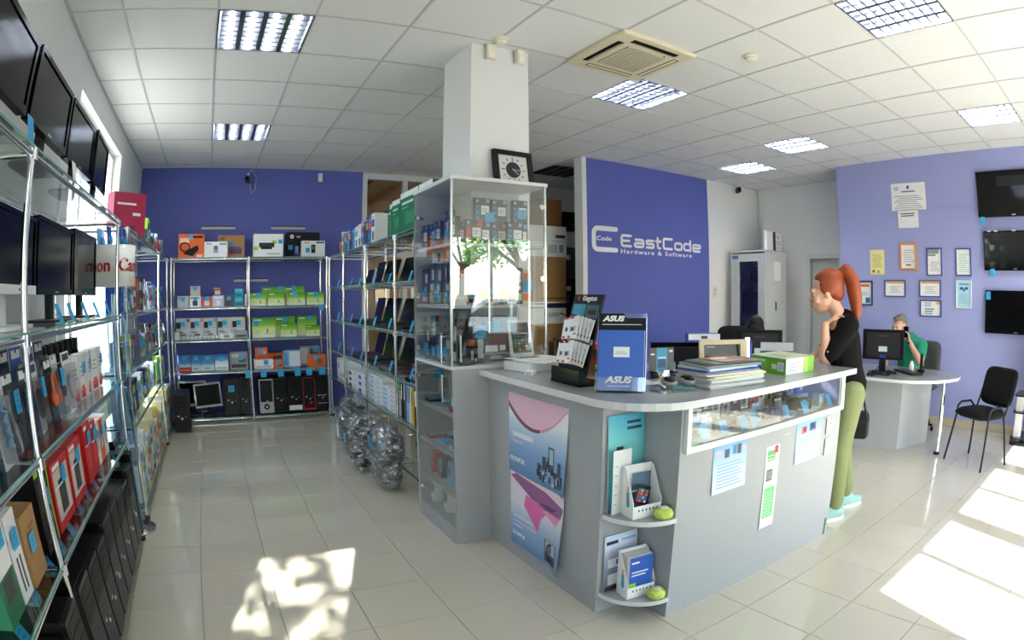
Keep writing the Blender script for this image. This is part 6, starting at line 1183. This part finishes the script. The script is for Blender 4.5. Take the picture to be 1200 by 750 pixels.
pbox('blue carton with white top standing behind the counter before the blue partition', (3.54, 3.18, .741), (.27, .14, .40), 'blue', [(0, .88, 1, 1, 'white'), (.4, .9, .6, .96, 'charcoal')], -.6, None, name='paper_box')
t = thing('desk_webcam', 'tiny white webcam on the desk edge behind the papers', 'webcam', (3.40, 2.85, 1.021)); B().box(-.01, -.01, -.28, .01, .01, -.02, DARK).build('stem', t); B().rbox(-.035, -.02, -.03, .035, .02, .015, .01, WHITE, ax=1).build('head', t)
t = thing('office_chair', 'dark office chair back behind the seated dark-haired person', 'chair', (4.80, 3.78, 0), math.atan2(3.78, 4.80)-PI/2+.25)
def office_chair(t, m, arm=True, bz=.84, bh=.58):
    pad((0, -.02, .47), (1, 0, 0), (0, 1, 0), (0, 0, 1), .48, .46, .08, m).build('seat', t); pad((0, .22, bz), (1, 0, 0), (0, .12, 1), (0, -1, .12), .46, bh, .08, m, bow=.04).build('backrest', t)
    B().cyl((0, 0, .08), (0, 0, .44), .028, BLACK).build('gas_lift', t); B().box(-.03, .1, .42, .03, .27, .46, BLACK).box(-.03, .25, .42, .03, .28, .75, BLACK).build('back_bar', t)
    for k in range(5):
        a = 2*PI*k/5; B().cyl((0, 0, .10), (.28*math.cos(a), .28*math.sin(a), .06), .02, BLACK, 8, r2=.014).build('base_arm', t); B().cyl((.28*math.cos(a)-.012, .28*math.sin(a), .026), (.28*math.cos(a)+.012, .28*math.sin(a), .026), .026, BLACK, 10).build('caster', t)
    if arm:
        for s_ in (-1, 1): B().tube([(s_*.24, .05, .46), (s_*.27, .05, .62), (s_*.27, -.14, .66), (s_*.27, .14, .66)], .016, BLACK, 8).build('armrest', t)
office_chair(t, M((22, 22, 24), .9))
desk_monitor('black monitor seen from behind on the rounded desk', (5.42, 2.38, .735), .0).rotation_euler = (0, 0, PI+math.atan2(2.38, 5.42)-PI/2-.1)
t = thing('keyboard', 'black keyboard on the rounded desk beside the monitor', 'keyboard', (5.52, 2.12, .735), .9); B().box(-.2, -.07, 0, .2, .07, .018, BLACK).build('body', t, bevel=.003); cells([(.03+.95*i/14, .08+.85*j/5, .03+.95*(i+.82)/14, .08+.85*(j+.8)/5, (46, 46, 50)) for i in range(14) for j in range(5)], BLACK, lambda u, v: (.38*(u-.5), .13*(v-.5), .0186)).build('keys', t)
t = thing('desk_phone', 'black cordless handset standing in its cradle on the rounded desk', 'phone', (5.56, 2.14, .753), .2)
t.location = (5.66, 2.02, .735); B().box(-.04, -.04, 0, .04, .04, .03, BLACK).build('cradle', t, bevel=.006); B().rbox(-.024, -.015, .03, .024, .015, .18, .01, M((26, 26, 28), .4), ax=1).build('handset', t); B().box(-.012, -.0165, .12, .012, -.015, .16, M((180, 80, 50), .4)).build('display', t)
t = thing('hole_punch', 'white bottle cap sized desk item beside the handset', 'desk item', (5.62, 2.12, .735)); t['label'] = 'small white jar beside the cordless handset'; B().lathe([(0, 0), (.025, 0), (.025, .07), (.015, .09), (0, .09)], (0, 0, 0), WHITE, 14).build('jar_body', t); B().lathe([(.016, .088), (.016, .105), (0, .106)], (0, 0, 0), LGREY, 14).build('cap', t)
t.name = 'desk_jar'
t = thing('cable_bundle', 'tangle of black cables lying behind the rounded desk monitor', 'cables', (5.13, 2.26, .735)); r_ = random.Random(2)
for k in range(4): B().tube([(.16*math.sin(i*.7+k)+.03*r_.random(), .10*math.cos(i*.9+k*1.3), .008+.012*(i % 3)) for i in range(9)], .006, BLACK, 6).build('cable', t)
t = thing('wall_leaflet', 'white leaflet with red foot fixed to the rounded desk front', 'leaflet', (5.235, 2.62, .20), -PI/2-.26); t.rotation_euler = (0, 0, -PI/2+.26); cells([(.0, 0, 1, .1, 'red'), (.5, .12, .95, .32, 'beige'), (.1, .14, .4, .3, 'charcoal'), (.1, .84, .9, .87, 'charcoal'), (.2, .78, .8, .8, 'charcoal'), (.1, .6, .8, .615, 'silver'), (.1, .54, .7, .555, 'silver'), (.1, .48, .8, .495, 'silver')], PAPER, lambda u, v: (.22*(u-.5), 0, .47*v)).box(-.11, .0005, 0, .11, .002, .47, PAPER).build('sheet', t)
t = thing('office_chair', 'dark grey high-backed office chair of the phoning man', 'chair', (6.47, 2.36, 0), -PI/2-.1+PI); t.rotation_euler = (0, 0, -PI/2-.15)
office_chair(t, M((70, 70, 68), .8), False, .74, .46)
t = thing('drinks_poster', 'blue brochure stand behind the green carton near the leaning woman', 'brochure stand', (3.42, 2.36, .0), .6); t.rotation_euler = (0, 0, -.9)
B().box(-.12, 0, .74, .12, .03, 1.13, M((60, 130, 190), .4)).build('panel', t); cells([(0, .85, 1, 1, 'white'), (.1, .5, .9, .6, (150, 206, 236)), (.1, .3, .8, .4, (30, 70, 140)), (.0, .1, 1, .2, (120, 190, 226))], M((50, 110, 176), .4), lambda u, v: (.24*(u-.5), -.0006, .74+.39*v)).build('printed_front', t); B().box(-.12, .0, 0, -.09, .03, .74, DARK).box(.09, 0, 0, .12, .03, .74, DARK).build('legs', t)

# ================================================================ DARK STORAGE ROOM
for k, (x0, x1, y, z0, z1, c, pr, lab) in enumerate((
        (3.75, 4.30, 6.3, 0, .62, CARD, (), 'large brown carton at the bottom of the storage stack'), (3.78, 4.30, 6.3, .62, 1.08, CARD, [(.5, .1, .65, .5, 'charcoal'), (.72, .1, .92, .5, 'charcoal')], 'brown carton with dark hand holes in the storage stack'),
        (3.75, 4.31, 6.3, 1.08, 1.36, 'white', [(0, .72, 1, .94, 'navy'), (.50, .3, .8, .5, 'silver')], 'white and navy printer carton in the storage stack'), (3.75, 4.31, 6.3, 1.36, 1.94, CARD, [(.3, .05, 1, .1, (120, 84, 48))], 'tall brown carton in the middle of the storage stack'),
        (3.75, 4.32, 6.3, 1.94, 2.34, 'white', [(.7, .62, .96, .72, 'charcoal'), (.8, .15, .92, .4, 'grey'), (.5, .12, .75, .4, 'silver'), (0, .5, 1, .52, 'silver')], 'white printer carton near the top of the storage stack'), (3.98, 4.28, 6.35, 2.34, 2.70, M((132, 92, 52), .7), (), 'narrow dark brown carton topping the storage stack'))):
    pbox(lab, ((x0+x1)/2, y, z0), (x1-x0, .5, z1-z0), c, pr, 0, None, name='storage_carton')
for k, (x, y, z, w_, h, c, lab) in enumerate(((4.62, 6.45, 0, .5, .7, 'charcoal', 'black appliance carton behind the stack, lowest'), (4.62, 6.45, .7, .5, .55, 'black', 'black appliance carton with red corner, second from bottom'), (4.62, 6.45, 1.25, .5, .42, 'black', 'black appliance carton with round emblem, third from bottom'), (4.60, 6.45, 1.67, .48, .42, 'charcoal', 'black appliance carton, topmost behind the white printer carton'))):
    pbox(lab, (x, y, z), (w_, .4, h), c, [(.1, .6, .25, .75, 'silver'), (.05, .2, .2, .5, 'red' if k == 1 else 'charcoal')], 0, None, name='appliance_carton')
t = thing('wall_speaker', 'small black box hanging on the storage wall beside the brown carton', 'speaker', (5.22, 7.6, 2.45)); B().box(-.15, -.12, 0, .15, 0, .3, BLACK).build('casing', t, bevel=.01); B().cyl((0, -.125, .12), (0, -.12, .12), .09, DARK, 18).build('grille', t)
# ================================================================ PEOPLE
SKIN = M((226, 176, 150), .5, noise=.04, scale=30); SKIN2 = M((206, 160, 138), .5, noise=.05, scale=30)
def cap(b, p, q, r1, r2, m, n=14):
    b.cyl(p, q, r1, m, n, r2=r2); b.ball(p, r1, m, n); b.ball(q, r2, m, n); return b
def chain(b, pts, rs, m):
    for i in range(len(pts)-1): cap(b, pts[i], pts[i+1], rs[i], rs[i+1], m)
    return b
def solid(b, name, parent, vox=.008, it=6, mat=None):
    """fuse overlapping shapes into one continuous skin"""
    o = b.build('tmp'); md = o.modifiers.new('r', 'REMESH'); md.mode = 'VOXEL'; md.voxel_size = vox
    sm = o.modifiers.new('s', 'SMOOTH'); sm.factor = .5; sm.iterations = it
    me = bpy.data.meshes.new_from_object(o.evaluated_get(bpy.context.evaluated_depsgraph_get())); bpy.data.objects.remove(o)
    me.materials.clear(); me.materials.append(mat or b.mats[0]); me.polygons.foreach_set('use_smooth', [True]*len(me.polygons)); me.polygons.foreach_set('material_index', [0]*len(me.polygons)); me.name = name
    r = bpy.data.objects.new(name, me); COL.objects.link(r); r.parent = parent; return r
def face_frame(c, fwd, tilt=0.):
    """matrix whose -y axis looks along fwd"""
    f = Vector(fwd).normalized(); z = Vector((0, 0, 1)); x = (-f).cross(z).normalized(); x = -x if x.cross(-f).dot(z) > 0 and False else x; z2 = x.cross(-f).normalized()
    if z2.z < 0: x = -x; z2 = -z2
    m = Matrix.Identity(4)
    for i in range(3): m[i][0] = x[i]; m[i][1] = -f[i]; m[i][2] = z2[i]; m[i][3] = c[i]
    return m @ Matrix.Rotation(tilt, 4, 'X')
def bT(b, T, c, r, m, n=14):
    s_ = B(); s_.ball((0, 0, 0), r, m, n); b.add([tuple(T @ (Vector(c)+Vector(v))) for v in s_.v], s_.f, m, True)
def head(b, T, m, s=1.):
    """cranium, face, nose, lips, chin and ears; about 23 cm tall, centred between the eyes"""
    e = lambda c, r: bT(b, T, [q*s for q in c], [q*s for q in r], m)
    e((0, .03, .045), (.073, .092, .08)); e((0, -.012, -.02), (.060, .075, .085)); e((0, -.03, -.075), (.042, .05, .042)); e((0, -.062, -.095), (.022, .02, .018))
    e((0, -.088, -.012), (.0105, .018, .022)); e((0, -.100, -.026), (.013, .012, .010)); e((0, -.076, .022), (.05, .018, .014))
    e((0, -.083, -.058), (.024, .011, .008)); e((0, -.081, -.068), (.021, .011, .008))
    for k in (-1, 1): e((k*.072, .015, -.012), (.010, .020, .032)); e((k*.035, -.060, -.03), (.026, .022, .026))
def face_bits(t, T, s=1., lip=(186, 96, 92), brow=(110, 60, 40), lower=True):
    for k in (-1, 1):
        b = B(); bT(b, T, (k*.031*s, -.071*s, .0), (.0115*s, .008*s, .0048*s), M((238, 236, 232), .3), 10); b.build('eye', t)
        b = B(); bT(b, T, (k*.031*s, -.0775*s, .0), (.0055*s, .003*s, .0048*s), M((50, 40, 34), .2), 8); b.build('iris', t)
        b = B(); bT(b, T, (k*.031*s, -.076*s, .0055*s), (.014*s, .006*s, .0022*s), M((40, 26, 20), .5), 8); b.build('eyelash', t)
        b = B(); bT(b, T, (k*.033*s, -.080*s, .022*s), (.018*s, .006*s, .0035*s), M(brow, .7), 8); b.build('eyebrow', t)
    b = B(); bT(b, T, (0, -.0895*s, -.0625*s), (.021*s, .006*s, .0075*s), M(lip, .4), 10); b.build('lips', t)
def hand(b, wrist, dirv, palm_n, m, curl=.5, s=1., spread=.08):
    """palm, four bent fingers of unequal length and a thumb from the palm's side"""
    d = Vector(dirv).normalized(); n = Vector(palm_n).normalized(); n = (n-d*n.dot(d)).normalized(); u = d.cross(n); w0 = Vector(wrist)
    for k in range(4): cap(b, w0+d*.01*s+u*(k-1.5)*.012*s, w0+d*.085*s+u*(k-1.5)*.020*s, .013*s, .0105*s, m, 8)
    for k, L in enumerate((.068, .078, .072, .056)):
        p = w0+d*.088*s+u*(k-1.5)*.021*s; a = curl; q = p
        dd = (d+u*(k-1.5)*spread).normalized()
        for j, f in enumerate((.45, .32, .23)):
            v = (dd*math.cos(a*(j+.6))+n*math.sin(a*(j+.6))).normalized(); q2 = q+v*L*f*s; cap(b, q, q2, (.0092-.0008*j)*s, (.0086-.0008*j)*s, m, 8); q = q2
    p = w0+d*.03*s-u*.03*s; q = p+(d*.6-u*.75+n*.25).normalized()*.042*s; cap(b, p, q, .0125*s, .0105*s, m, 8); cap(b, q, q+(d*.85-u*.25+n*.45).normalized()*.034*s, .0105*s, .0085*s, m, 8)

# ---------------------------------------------------------------- the red-haired woman at the counter end
t = thing('person', 'person with long red ponytail, black top and green trousers leaning on the counter end', 'person', (3.31, 1.74, 0))
base = Vector((3.31, 1.74, 0)); lo = lambda x, y, z: Vector((x, y, z))-base
fw = Vector((-.465, .885, 0)); vd = Vector((.883, .468, 0))        # where she faces; away from the camera
hc = lo(3.222, 1.852, 1.478); TH = face_frame(hc, fw*.97-vd*.10+Vector((0, 0, -.20)))
b = B(); head(b, TH, SKIN, 1.03)
nk = lo(3.268, 1.772, 1.33); chain(b, [hc+Vector((.03, -.045, -.06)), nk+Vector((0, 0, .02)), nk+Vector((.01, -.01, -.06))], [.048, .047, .07], SKIN)
shN, shF = lo(3.245, 1.672, 1.285), lo(3.40, 1.80, 1.285); ch = (shN+shF)/2+fw*.02
wa = lo(3.325, 1.715, 1.0); hp = lo(3.335, 1.705, .88)
elb, wri = lo(3.150, 1.795, 1.078), lo(3.145, 1.800, 1.285)
for s_, q in ((1, shN), (1, shF)): cap(b, ch+Vector((0, 0, -.02)), q, .085, .055, SKIN)
chain(b, [ch+Vector((0, 0, -.05)), wa, hp], [.105, .092, .115], SKIN)
chain(b, [shN, elb+Vector((.0, -.0, .01)), wri], [.05, .041, .026], SKIN)
eF, wF = lo(3.36, 1.93, 1.11), lo(3.24, 1.93, 1.078); chain(b, [shF, eF, wF], [.05, .04, .027], SKIN)
hand(b, wri, (.62, -.42, .50), (.25, -.55, -.6), SKIN, .55, .92); hand(b, wF, (-.8, .3, -.06), (0, 0, -1), SKIN, .10, .92)
hN, hF = lo(3.285, 1.66, .87), lo(3.385, 1.745, .87); kN, kF = lo(3.265, 1.70, .49), lo(3.42, 1.76, .48); aN, aF = lo(3.355, 1.727, .09), lo(3.61, 1.79, .10)
chain(b, [hN, kN, aN], [.08, .052, .036], SKIN); chain(b, [hF, kF, aF], [.08, .052, .036], SKIN)
tN, tF = lo(3.290, 1.760, .035), lo(3.76, 1.73, .035)
[cap(b, a+Vector((0, 0, -.04)), a+Vector((0, 0, -.045))+(Vector((q.x-a.x, q.y-a.y, 0))).normalized()*.08, .030, .022, SKIN) for a, q in ((aN, tN), (aF, tF))]
solid(b, 'body', t, .0075, 5)
face_bits(t, TH, 1.03)
# black top
TOPM = M((11, 11, 13), .9, noise=.2, scale=60, bump=.2); b = B()
chain(b, [ch+Vector((0, 0, .005)), ch+Vector((0, 0, -.10)), wa, hp+Vector((0, 0, .03))], [.095, .118, .106, .126], TOPM)
for q in (shN, shF): cap(b, ch+Vector((0, 0, -.015)), q, .095, .066, TOPM)
bx_ = (shN-shF).normalized()
for q in (-.05, .05): cap(b, ch+bx_*q+Vector((0, 0, -.10))+fw*.055, ch+bx_*q+Vector((0, 0, -.13))+fw*.055, .062, .055, TOPM)
cap(b, shN, elb+(shN-elb)*.16, .066, .055, TOPM); cap(b, shF, eF+(shF-eF)*.12, .066, .052, TOPM)
solid(b, 'black_top', t, .010, 8)
b = B(); b.ball(elb+Vector((-.035, -.038, .05)), .007, M((200, 180, 140), .3, .8), 8); b.build('sleeve_button', t)
# trousers
TR = M((128, 136, 92), .85, noise=.15, scale=25, bump=.3); b = B(); chain(b, [hp+Vector((0, 0, .03)), hp+Vector((0, 0, -.04))], [.118, .12], TR)
chain(b, [hN, kN, aN+Vector((0, 0, .04))], [.096, .072, .062], TR); chain(b, [hF, kF, aF+Vector((0, 0, .04))], [.096, .072, .062], TR); solid(b, 'trousers', t, .010, 6)
# canvas shoes
SH = M((150, 190, 186), .8, noise=.1, scale=60); SO = M((232, 226, 214), .6)
for a, q in ((aN, tN), (aF, tF)):
    b = B(); d = (q-Vector((a.x, a.y, q.z))); d.z = 0; d = d.normalized(); h0 = Vector((a.x, a.y, .04))-d*.05; tip = h0+d*.20
    cap(b, h0+Vector((0, 0, .012)), tip, .040, .032, SH); cap(b, h0+Vector((0, 0, .05))+d*.03, h0+d*.11+Vector((0, 0, .03)), .038, .036, SH); solid(b, 'shoe', t, .008, 4)
    b = B(); n_ = Vector((-d.y, d.x, 0)); out = []
    for i in range(16):
        a_ = 2*PI*i/16; out.append(h0+d*(.095+.140*math.cos(a_))+n_*.042*math.sin(a_))
    b.prism([(p.x, p.y) for p in out], .001, .026, SO); b.build('sole', t)
# hair and ponytail
HR = M((146, 62, 22), .45, noise=.5, scale=35, bump=.5); b = B(); e = lambda c, r: bT(b, TH, [q*1.03 for q in c], [q*1.03 for q in r], HR)
e((0, .045, .065), (.080, .092, .078)); e((0, .075, .01), (.074, .062, .085)); e((0, .006, .094), (.058, .054, .032)); e((0, .055, .045), (.083, .088, .085)); e((.062, .03, .03), (.024, .06, .055)); e((-.062, .03, .03), (.024, .06, .055)); e((0, .125, .09), (.035, .035, .035))
solid(b, 'hair', t, .009, 6)
b = B(); pb_ = TH @ Vector((0, .125, .095)); chain(b, [pb_, pb_-fw*.045+Vector((0, 0, .022)), pb_-fw*.085+Vector((0, 0, -.05)), pb_-fw*.10+Vector((0, 0, -.13)), pb_-fw*.112+Vector((.0, 0, -.22)), pb_-fw*.12+Vector((0, 0, -.285))], [.032, .042, .050, .050, .038, .012], HR); solid(b, 'ponytail', t, .009, 5)
b = B(); b.lathe([(.028, -.012), (.034, 0), (.028, .012)], tuple(pb_-fw*.02+Vector((0, 0, .01))), M((60, 40, 36), .5), 14); b.build('hair_band', t)
# handbag
t = thing('handbag', 'black handbag hanging behind the leaning woman', 'handbag', (3.67, 1.83, .49), -1.087)
b = B(); b.rbox(-.13, -.05, 0, .13, .05, .19, .035, M((26, 26, 28), .4), ax=1, n=5); o = b.build('bag_body', t, bevel=.02); _ib = Matrix.Rotation(1.087, 4, 'Z') @ Matrix.Translation((-3.67, -1.83, -.49)); B().tube([(-.10, 0, .18)]+[_ib @ Vector(q) for q in ((3.50, 1.92, 1.20), (3.455, 1.87, 1.32), (3.405, 1.81, 1.356), (3.44, 1.775, 1.345), (3.50, 1.76, 1.20))]+[(.10, 0, .18)], .008, BLACK, 8).build('strap', t); B().box(-.125, -.056, .12, .125, -.05, .135, DARK).build('flap_seam', t)

# ---------------------------------------------------------------- the man on the phone
t = thing('person', 'person with short grey hair in green shirt holding a phone at the rounded desk', 'person', (6.2, 2.4, 0)); base = Vector((6.2, 2.4, 0)); fm = Vector((-.80, .30, -.12)).normalized()
hc = lo(6.115, 2.49, 1.140); TM = face_frame(hc, Vector((-.85, .20, -.15))); b = B(); head(b, TM, SKIN2, 1.0); ne = lo(6.21, 2.44, 1.0); chain(b, [hc+Vector((.03, -.02, -.07)), ne], [.052, .06], SKIN2)
sR, sL = lo(6.25, 2.24, .945), lo(6.29, 2.60, .945); cc = (sR+sL)/2; hp = lo(6.42, 2.40, .655)
for q in (sR, sL): cap(b, cc, q, .10, .062, SKIN2)
chain(b, [cc+Vector((0, 0, -.04)), cc+Vector((.06, 0, -.22)), hp], [.13, .13, .135], SKIN2)
eR = lo(6.03, 2.17, .785); wR = lo(6.10, 2.34, .985); chain(b, [sR, eR, wR], [.058, .044, .03], SKIN2); hand(b, wR, (.02, .22, .95), (-.25, .85, .1), SKIN2, .7, .95)
eL_ = lo(6.03, 2.66, .775); wL = lo(5.82, 2.52, .774); chain(b, [sL, eL_, wL], [.058, .044, .03], SKIN2); hand(b, wL, (-.9, -.3, -.05), (0, 0, -1), SKIN2, .08)
for y in (-.11, .11): chain(b, [hp+Vector((0, y, -.04)), lo(5.95, 2.40+y, .55), lo(5.98, 2.40+y, .08)], [.085, .06, .042], SKIN2); cap(b, lo(5.98, 2.40+y, .05), lo(5.86, 2.40+y, .04), .04, .036, SKIN2)
solid(b, 'body', t, .0085, 5); face_bits(t, TM, 1.0, (176, 110, 104), (110, 100, 92))
GS = M((24, 140, 112), .8, noise=.1, scale=30); b = B(); chain(b, [cc, cc+Vector((.06, 0, -.22)), hp+Vector((0, 0, .02))], [.14, .15, .15], GS)
for q in (sR, sL): cap(b, cc, q, .112, .076, GS)
cap(b, sR, sR+(eR-sR)*.62, .076, .064, GS); cap(b, sL, sL+(eL_-sL)*.62, .076, .064, GS); solid(b, 'green_shirt', t, .011, 6)
JM = M((40, 44, 60), .85); b = B(); cap(b, hp+Vector((0, 0, .01)), hp+Vector((0, 0, -.02)), .148, .145, JM)
for y in (-.11, .11): chain(b, [hp+Vector((0, y, -.04)), lo(5.95, 2.40+y, .55), lo(5.98, 2.40+y, .12)], [.098, .076, .058], JM)
solid(b, 'trousers', t, .012, 5)
for y in (-.11, .11): b = B(); cap(b, lo(6.0, 2.40+y, .05), lo(5.80, 2.40+y, .045), .048, .042, BLACK); solid(b, 'shoe', t, .01, 4)
b = B(); e = lambda c, r: bT(b, TM, c, r, M((120, 112, 104), .8, noise=.3, scale=60)); e((0, .038, .058), (.077, .092, .076)); e((0, .07, .01), (.07, .055, .07)); e((0, -.02, .10), (.058, .055, .022)); solid(b, 'hair', t, .009, 5)
B().lathe([(.034, -.012), (.034, .012)], tuple(wR+Vector((0, -.005, -.01))), BLACK, 14).build('wristwatch', t)
q = thing('mobile_phone', 'dark mobile phone held at the ear of the man in green', 'phone', tuple(Vector((6.2, 2.4, 0))+wR+Vector((.005, .052, .045))), .3); B().rbox(-.012, -.028, 0, .0, .028, .12, .008, BLACKG, ax=0).build('phone_body', q)

# ---------------------------------------------------------------- the dark-haired person behind the monitor
t = thing('person', 'person with dark fringe mostly hidden behind the monitor, before the server cabinet', 'person', (4.62, 3.60, 0)); base = Vector((4.62, 3.60, 0)); hc = lo(4.575, 3.42, 1.115); T3 = face_frame(hc, Vector((-.78, -.62, -.42))); b = B(); head(b, T3, SKIN2, 1.0)
ne = lo(4.64, 3.48, .98); chain(b, [hc+Vector((.03, .02, -.07)), ne], [.05, .055], SKIN2); pr_ = Vector((.62, -.78, 0)); cc = lo(4.68, 3.52, .92); hp = lo(4.77, 3.71, .64)
for s_ in (-1, 1): cap(b, cc, cc+pr_*.17*s_, .085, .055, SKIN2); chain(b, [cc+pr_*.17*s_, cc+pr_*.21*s_+Vector((-.1, -.08, -.13)), cc+pr_*.12*s_+Vector((-.28, -.24, -.125))], [.052, .04, .028], SKIN2); hand(b, cc+pr_*.12*s_+Vector((-.28, -.24, -.125)), (-.78, -.62, -.05), (0, 0, -1), SKIN2, .3, .95)
chain(b, [cc, cc+Vector((.03, .07, -.15)), hp], [.11, .11, .125], SKIN2)
for s_ in (-1, 1): k_ = hp+pr_*.1*s_+Vector((-.29, -.25, -.09)); chain(b, [hp+pr_*.1*s_+Vector((0, 0, -.03)), k_, Vector((k_.x, k_.y, .07))], [.085, .058, .042], SKIN2); cap(b, Vector((k_.x, k_.y, .045)), Vector((k_.x-.1, k_.y-.08, .04)), .04, .034, SKIN2)
solid(b, 'body', t, .009, 5); face_bits(t, T3, 1.0, (176, 100, 96), (40, 28, 24))
DS = M((44, 46, 60), .85); b = B(); chain(b, [cc, cc+Vector((.03, .07, -.15)), hp], [.122, .124, .142], DS)
for s_ in (-1, 1): cap(b, cc, cc+pr_*.17*s_, .10, .068, DS); cap(b, cc+pr_*.17*s_, cc+pr_*.21*s_+Vector((-.1, -.08, -.13)), .066, .055, DS); k_ = hp+pr_*.1*s_+Vector((-.29, -.25, -.09)); chain(b, [hp+pr_*.1*s_+Vector((0, 0, -.03)), k_, Vector((k_.x, k_.y, .1))], [.097, .072, .056], DS)
solid(b, 'dark_clothes', t, .012, 5)
DH = M((34, 22, 20), .4, noise=.4, scale=40, bump=.4); b = B(); e = lambda c, r: bT(b, T3, c, r, DH); e((0, .035, .055), (.085, .098, .085)); e((0, .06, -.04), (.085, .07, .11)); e((.07, .0, -.05), (.025, .05, .11)); e((-.07, .0, -.05), (.025, .05, .11)); e((0, -.062, .055), (.062, .030, .034)); solid(b, 'hair', t, .01, 5)
# ================================================================ OUTSIDE THE SHOP WINDOWS
struct(B().box(-60, -80, -.35, 60, 60, -.125, M((168, 166, 160), .9, noise=.12, scale=.6)), 'ground')
struct(B().box(-60, -13.5, -.125, 60, -7.0, -.11, M((96, 96, 98), .9, noise=.2, scale=.8)), 'road')
_LF = {}
def leaf(c):
    """leaf that lets sunlight through"""
    if c in _LF: return _LF[c]
    m = bpy.data.materials.new('leaf'); m.use_nodes = True; nt = m.node_tree; nt.nodes.clear(); o = nt.nodes.new('ShaderNodeOutputMaterial'); mx = nt.nodes.new('ShaderNodeMixShader'); mx.inputs[0].default_value = .55
    d = nt.nodes.new('ShaderNodeBsdfDiffuse'); d.inputs[0].default_value = (*lin(c), 1); tl = nt.nodes.new('ShaderNodeBsdfTranslucent'); tl.inputs[0].default_value = (*lin(tuple(min(255, int(v*1.15)) for v in c)), 1)
    nt.links.new(d.outputs[0], mx.inputs[1]); nt.links.new(tl.outputs[0], mx.inputs[2]); nt.links.new(mx.outputs[0], o.inputs[0]); _LF[c] = m; return m
def leafy(label, loc, h, rad, seed, c, leaves=3600):
    """broad-leaved street tree: trunk, limbs and a crown of separate leaves"""
    t = thing('street_tree', label, 'tree', loc); r_ = random.Random(seed); b = B(); b.cyl((0, 0, -.13), (.1, 0, h*.45), .16, M((92, 78, 62), .9, noise=.3, scale=8), 10, r2=.10)
    for k in range(6):
        a = 2*PI*k/6+r_.random(); b.cyl((.1, 0, h*.4), (.1+rad*.6*math.cos(a), rad*.6*math.sin(a), h*.55+r_.random()*h*.25), .06, M((92, 78, 62), .9, noise=.3, scale=8), 6, r2=.02)
    b.build('trunk', t); b = B(); ms = [leaf(q) for q in (c, tuple(int(v*.8) for v in c), tuple(min(255, int(v*1.2)) for v in c))]; cl = []
    for k in range(26): a = r_.uniform(0, 2*PI); rr_ = rad*math.sqrt(r_.random()); cl.append((rr_*math.cos(a), rr_*math.sin(a), h*.45+r_.random()*h*.5, r_.uniform(.35, .7)))
    for k in range(leaves):
        x, y, z, q = cl[k % 26]; u = Vector((r_.gauss(0, 1), r_.gauss(0, 1), r_.gauss(0, 1))).normalized()*q*r_.random()**.4; p = Vector((x, y, z))+u
        d1 = Vector((r_.uniform(-1, 1), r_.uniform(-1, 1), r_.uniform(-.4, .4))).normalized()*.09; d2 = d1.cross(Vector((r_.uniform(-1, 1), r_.uniform(-1, 1), 1))).normalized()*.06
        b.add([p-d1, p+d2, p+d1, p-d2], [(0, 1, 2, 3)], ms[k % 3])
    o = b.build('foliage', t); o['kind'] = 'stuff'; return t
leafy('leafy street tree outside, opposite the glazed shop front', (6.6, -5.6, -.12), 5.2, 2.0, 1, (112, 160, 70)); leafy('leafy street tree outside beside the parked white car', (11.4, -6.0, -.12), 4.6, 1.7, 2, (100, 148, 60)); leafy('leafy street tree outside across the road', (3.6, -15, -.12), 6.5, 2.6, 3, (120, 166, 80)); leafy('leafy street tree outside beyond the road bend', (9.5, -15.5, -.12), 6.5, 2.6, 4, (108, 156, 66))
leafy('leafy street tree outside the window wall', (-7.5, 3.2, -.12), 5.5, 2.0, 6, (112, 160, 70))
leafy('airy unseen street tree added to dapple the sun through the narrow entrance window', (-2.5, -5.6, -.12), 8.2, 1.5, 5, (112, 160, 70), 1500)  # unseen tree added in the sun's path; thin crown dapples the aisle floor
t = thing('parked_car', 'white hatchback parked on the street outside', 'car', (7.9, -8.6, -.11), 0); CW = M((236, 238, 240), .25, coat=.6)
prof = [(-2.05, .32), (2.0, .32), (2.05, .62), (1.95, .82), (1.1, .95), (.45, 1.42), (-1.1, 1.46), (-1.85, 1.05), (-2.05, .9)]
b = B(); b.prism(prof, -.82, .82, CW, 1); b.build('car_body', t, bevel=.05)
for s_ in (-.826, .826):
    for q in ([(.95, .96), (.42, 1.34), (-.3, 1.36), (-.3, .96)], [(-.38, .96), (-.38, 1.36), (-1.05, 1.36), (-1.65, 1.0)]): B().add([(x, s_, z) for x, z in q], [(0, 1, 2, 3)], M((28, 32, 38), .1)).build('side_window', t)
for x in (-1.25, 1.25):
    for s_ in (-.80, .80): B().cyl((x, s_-.1, .32), (x, s_+.1, .32), .32, BLACK, 20).cyl((x, s_-.11, .32), (x, s_+.11, .32), .19, STEEL, 16).build('wheel', t)
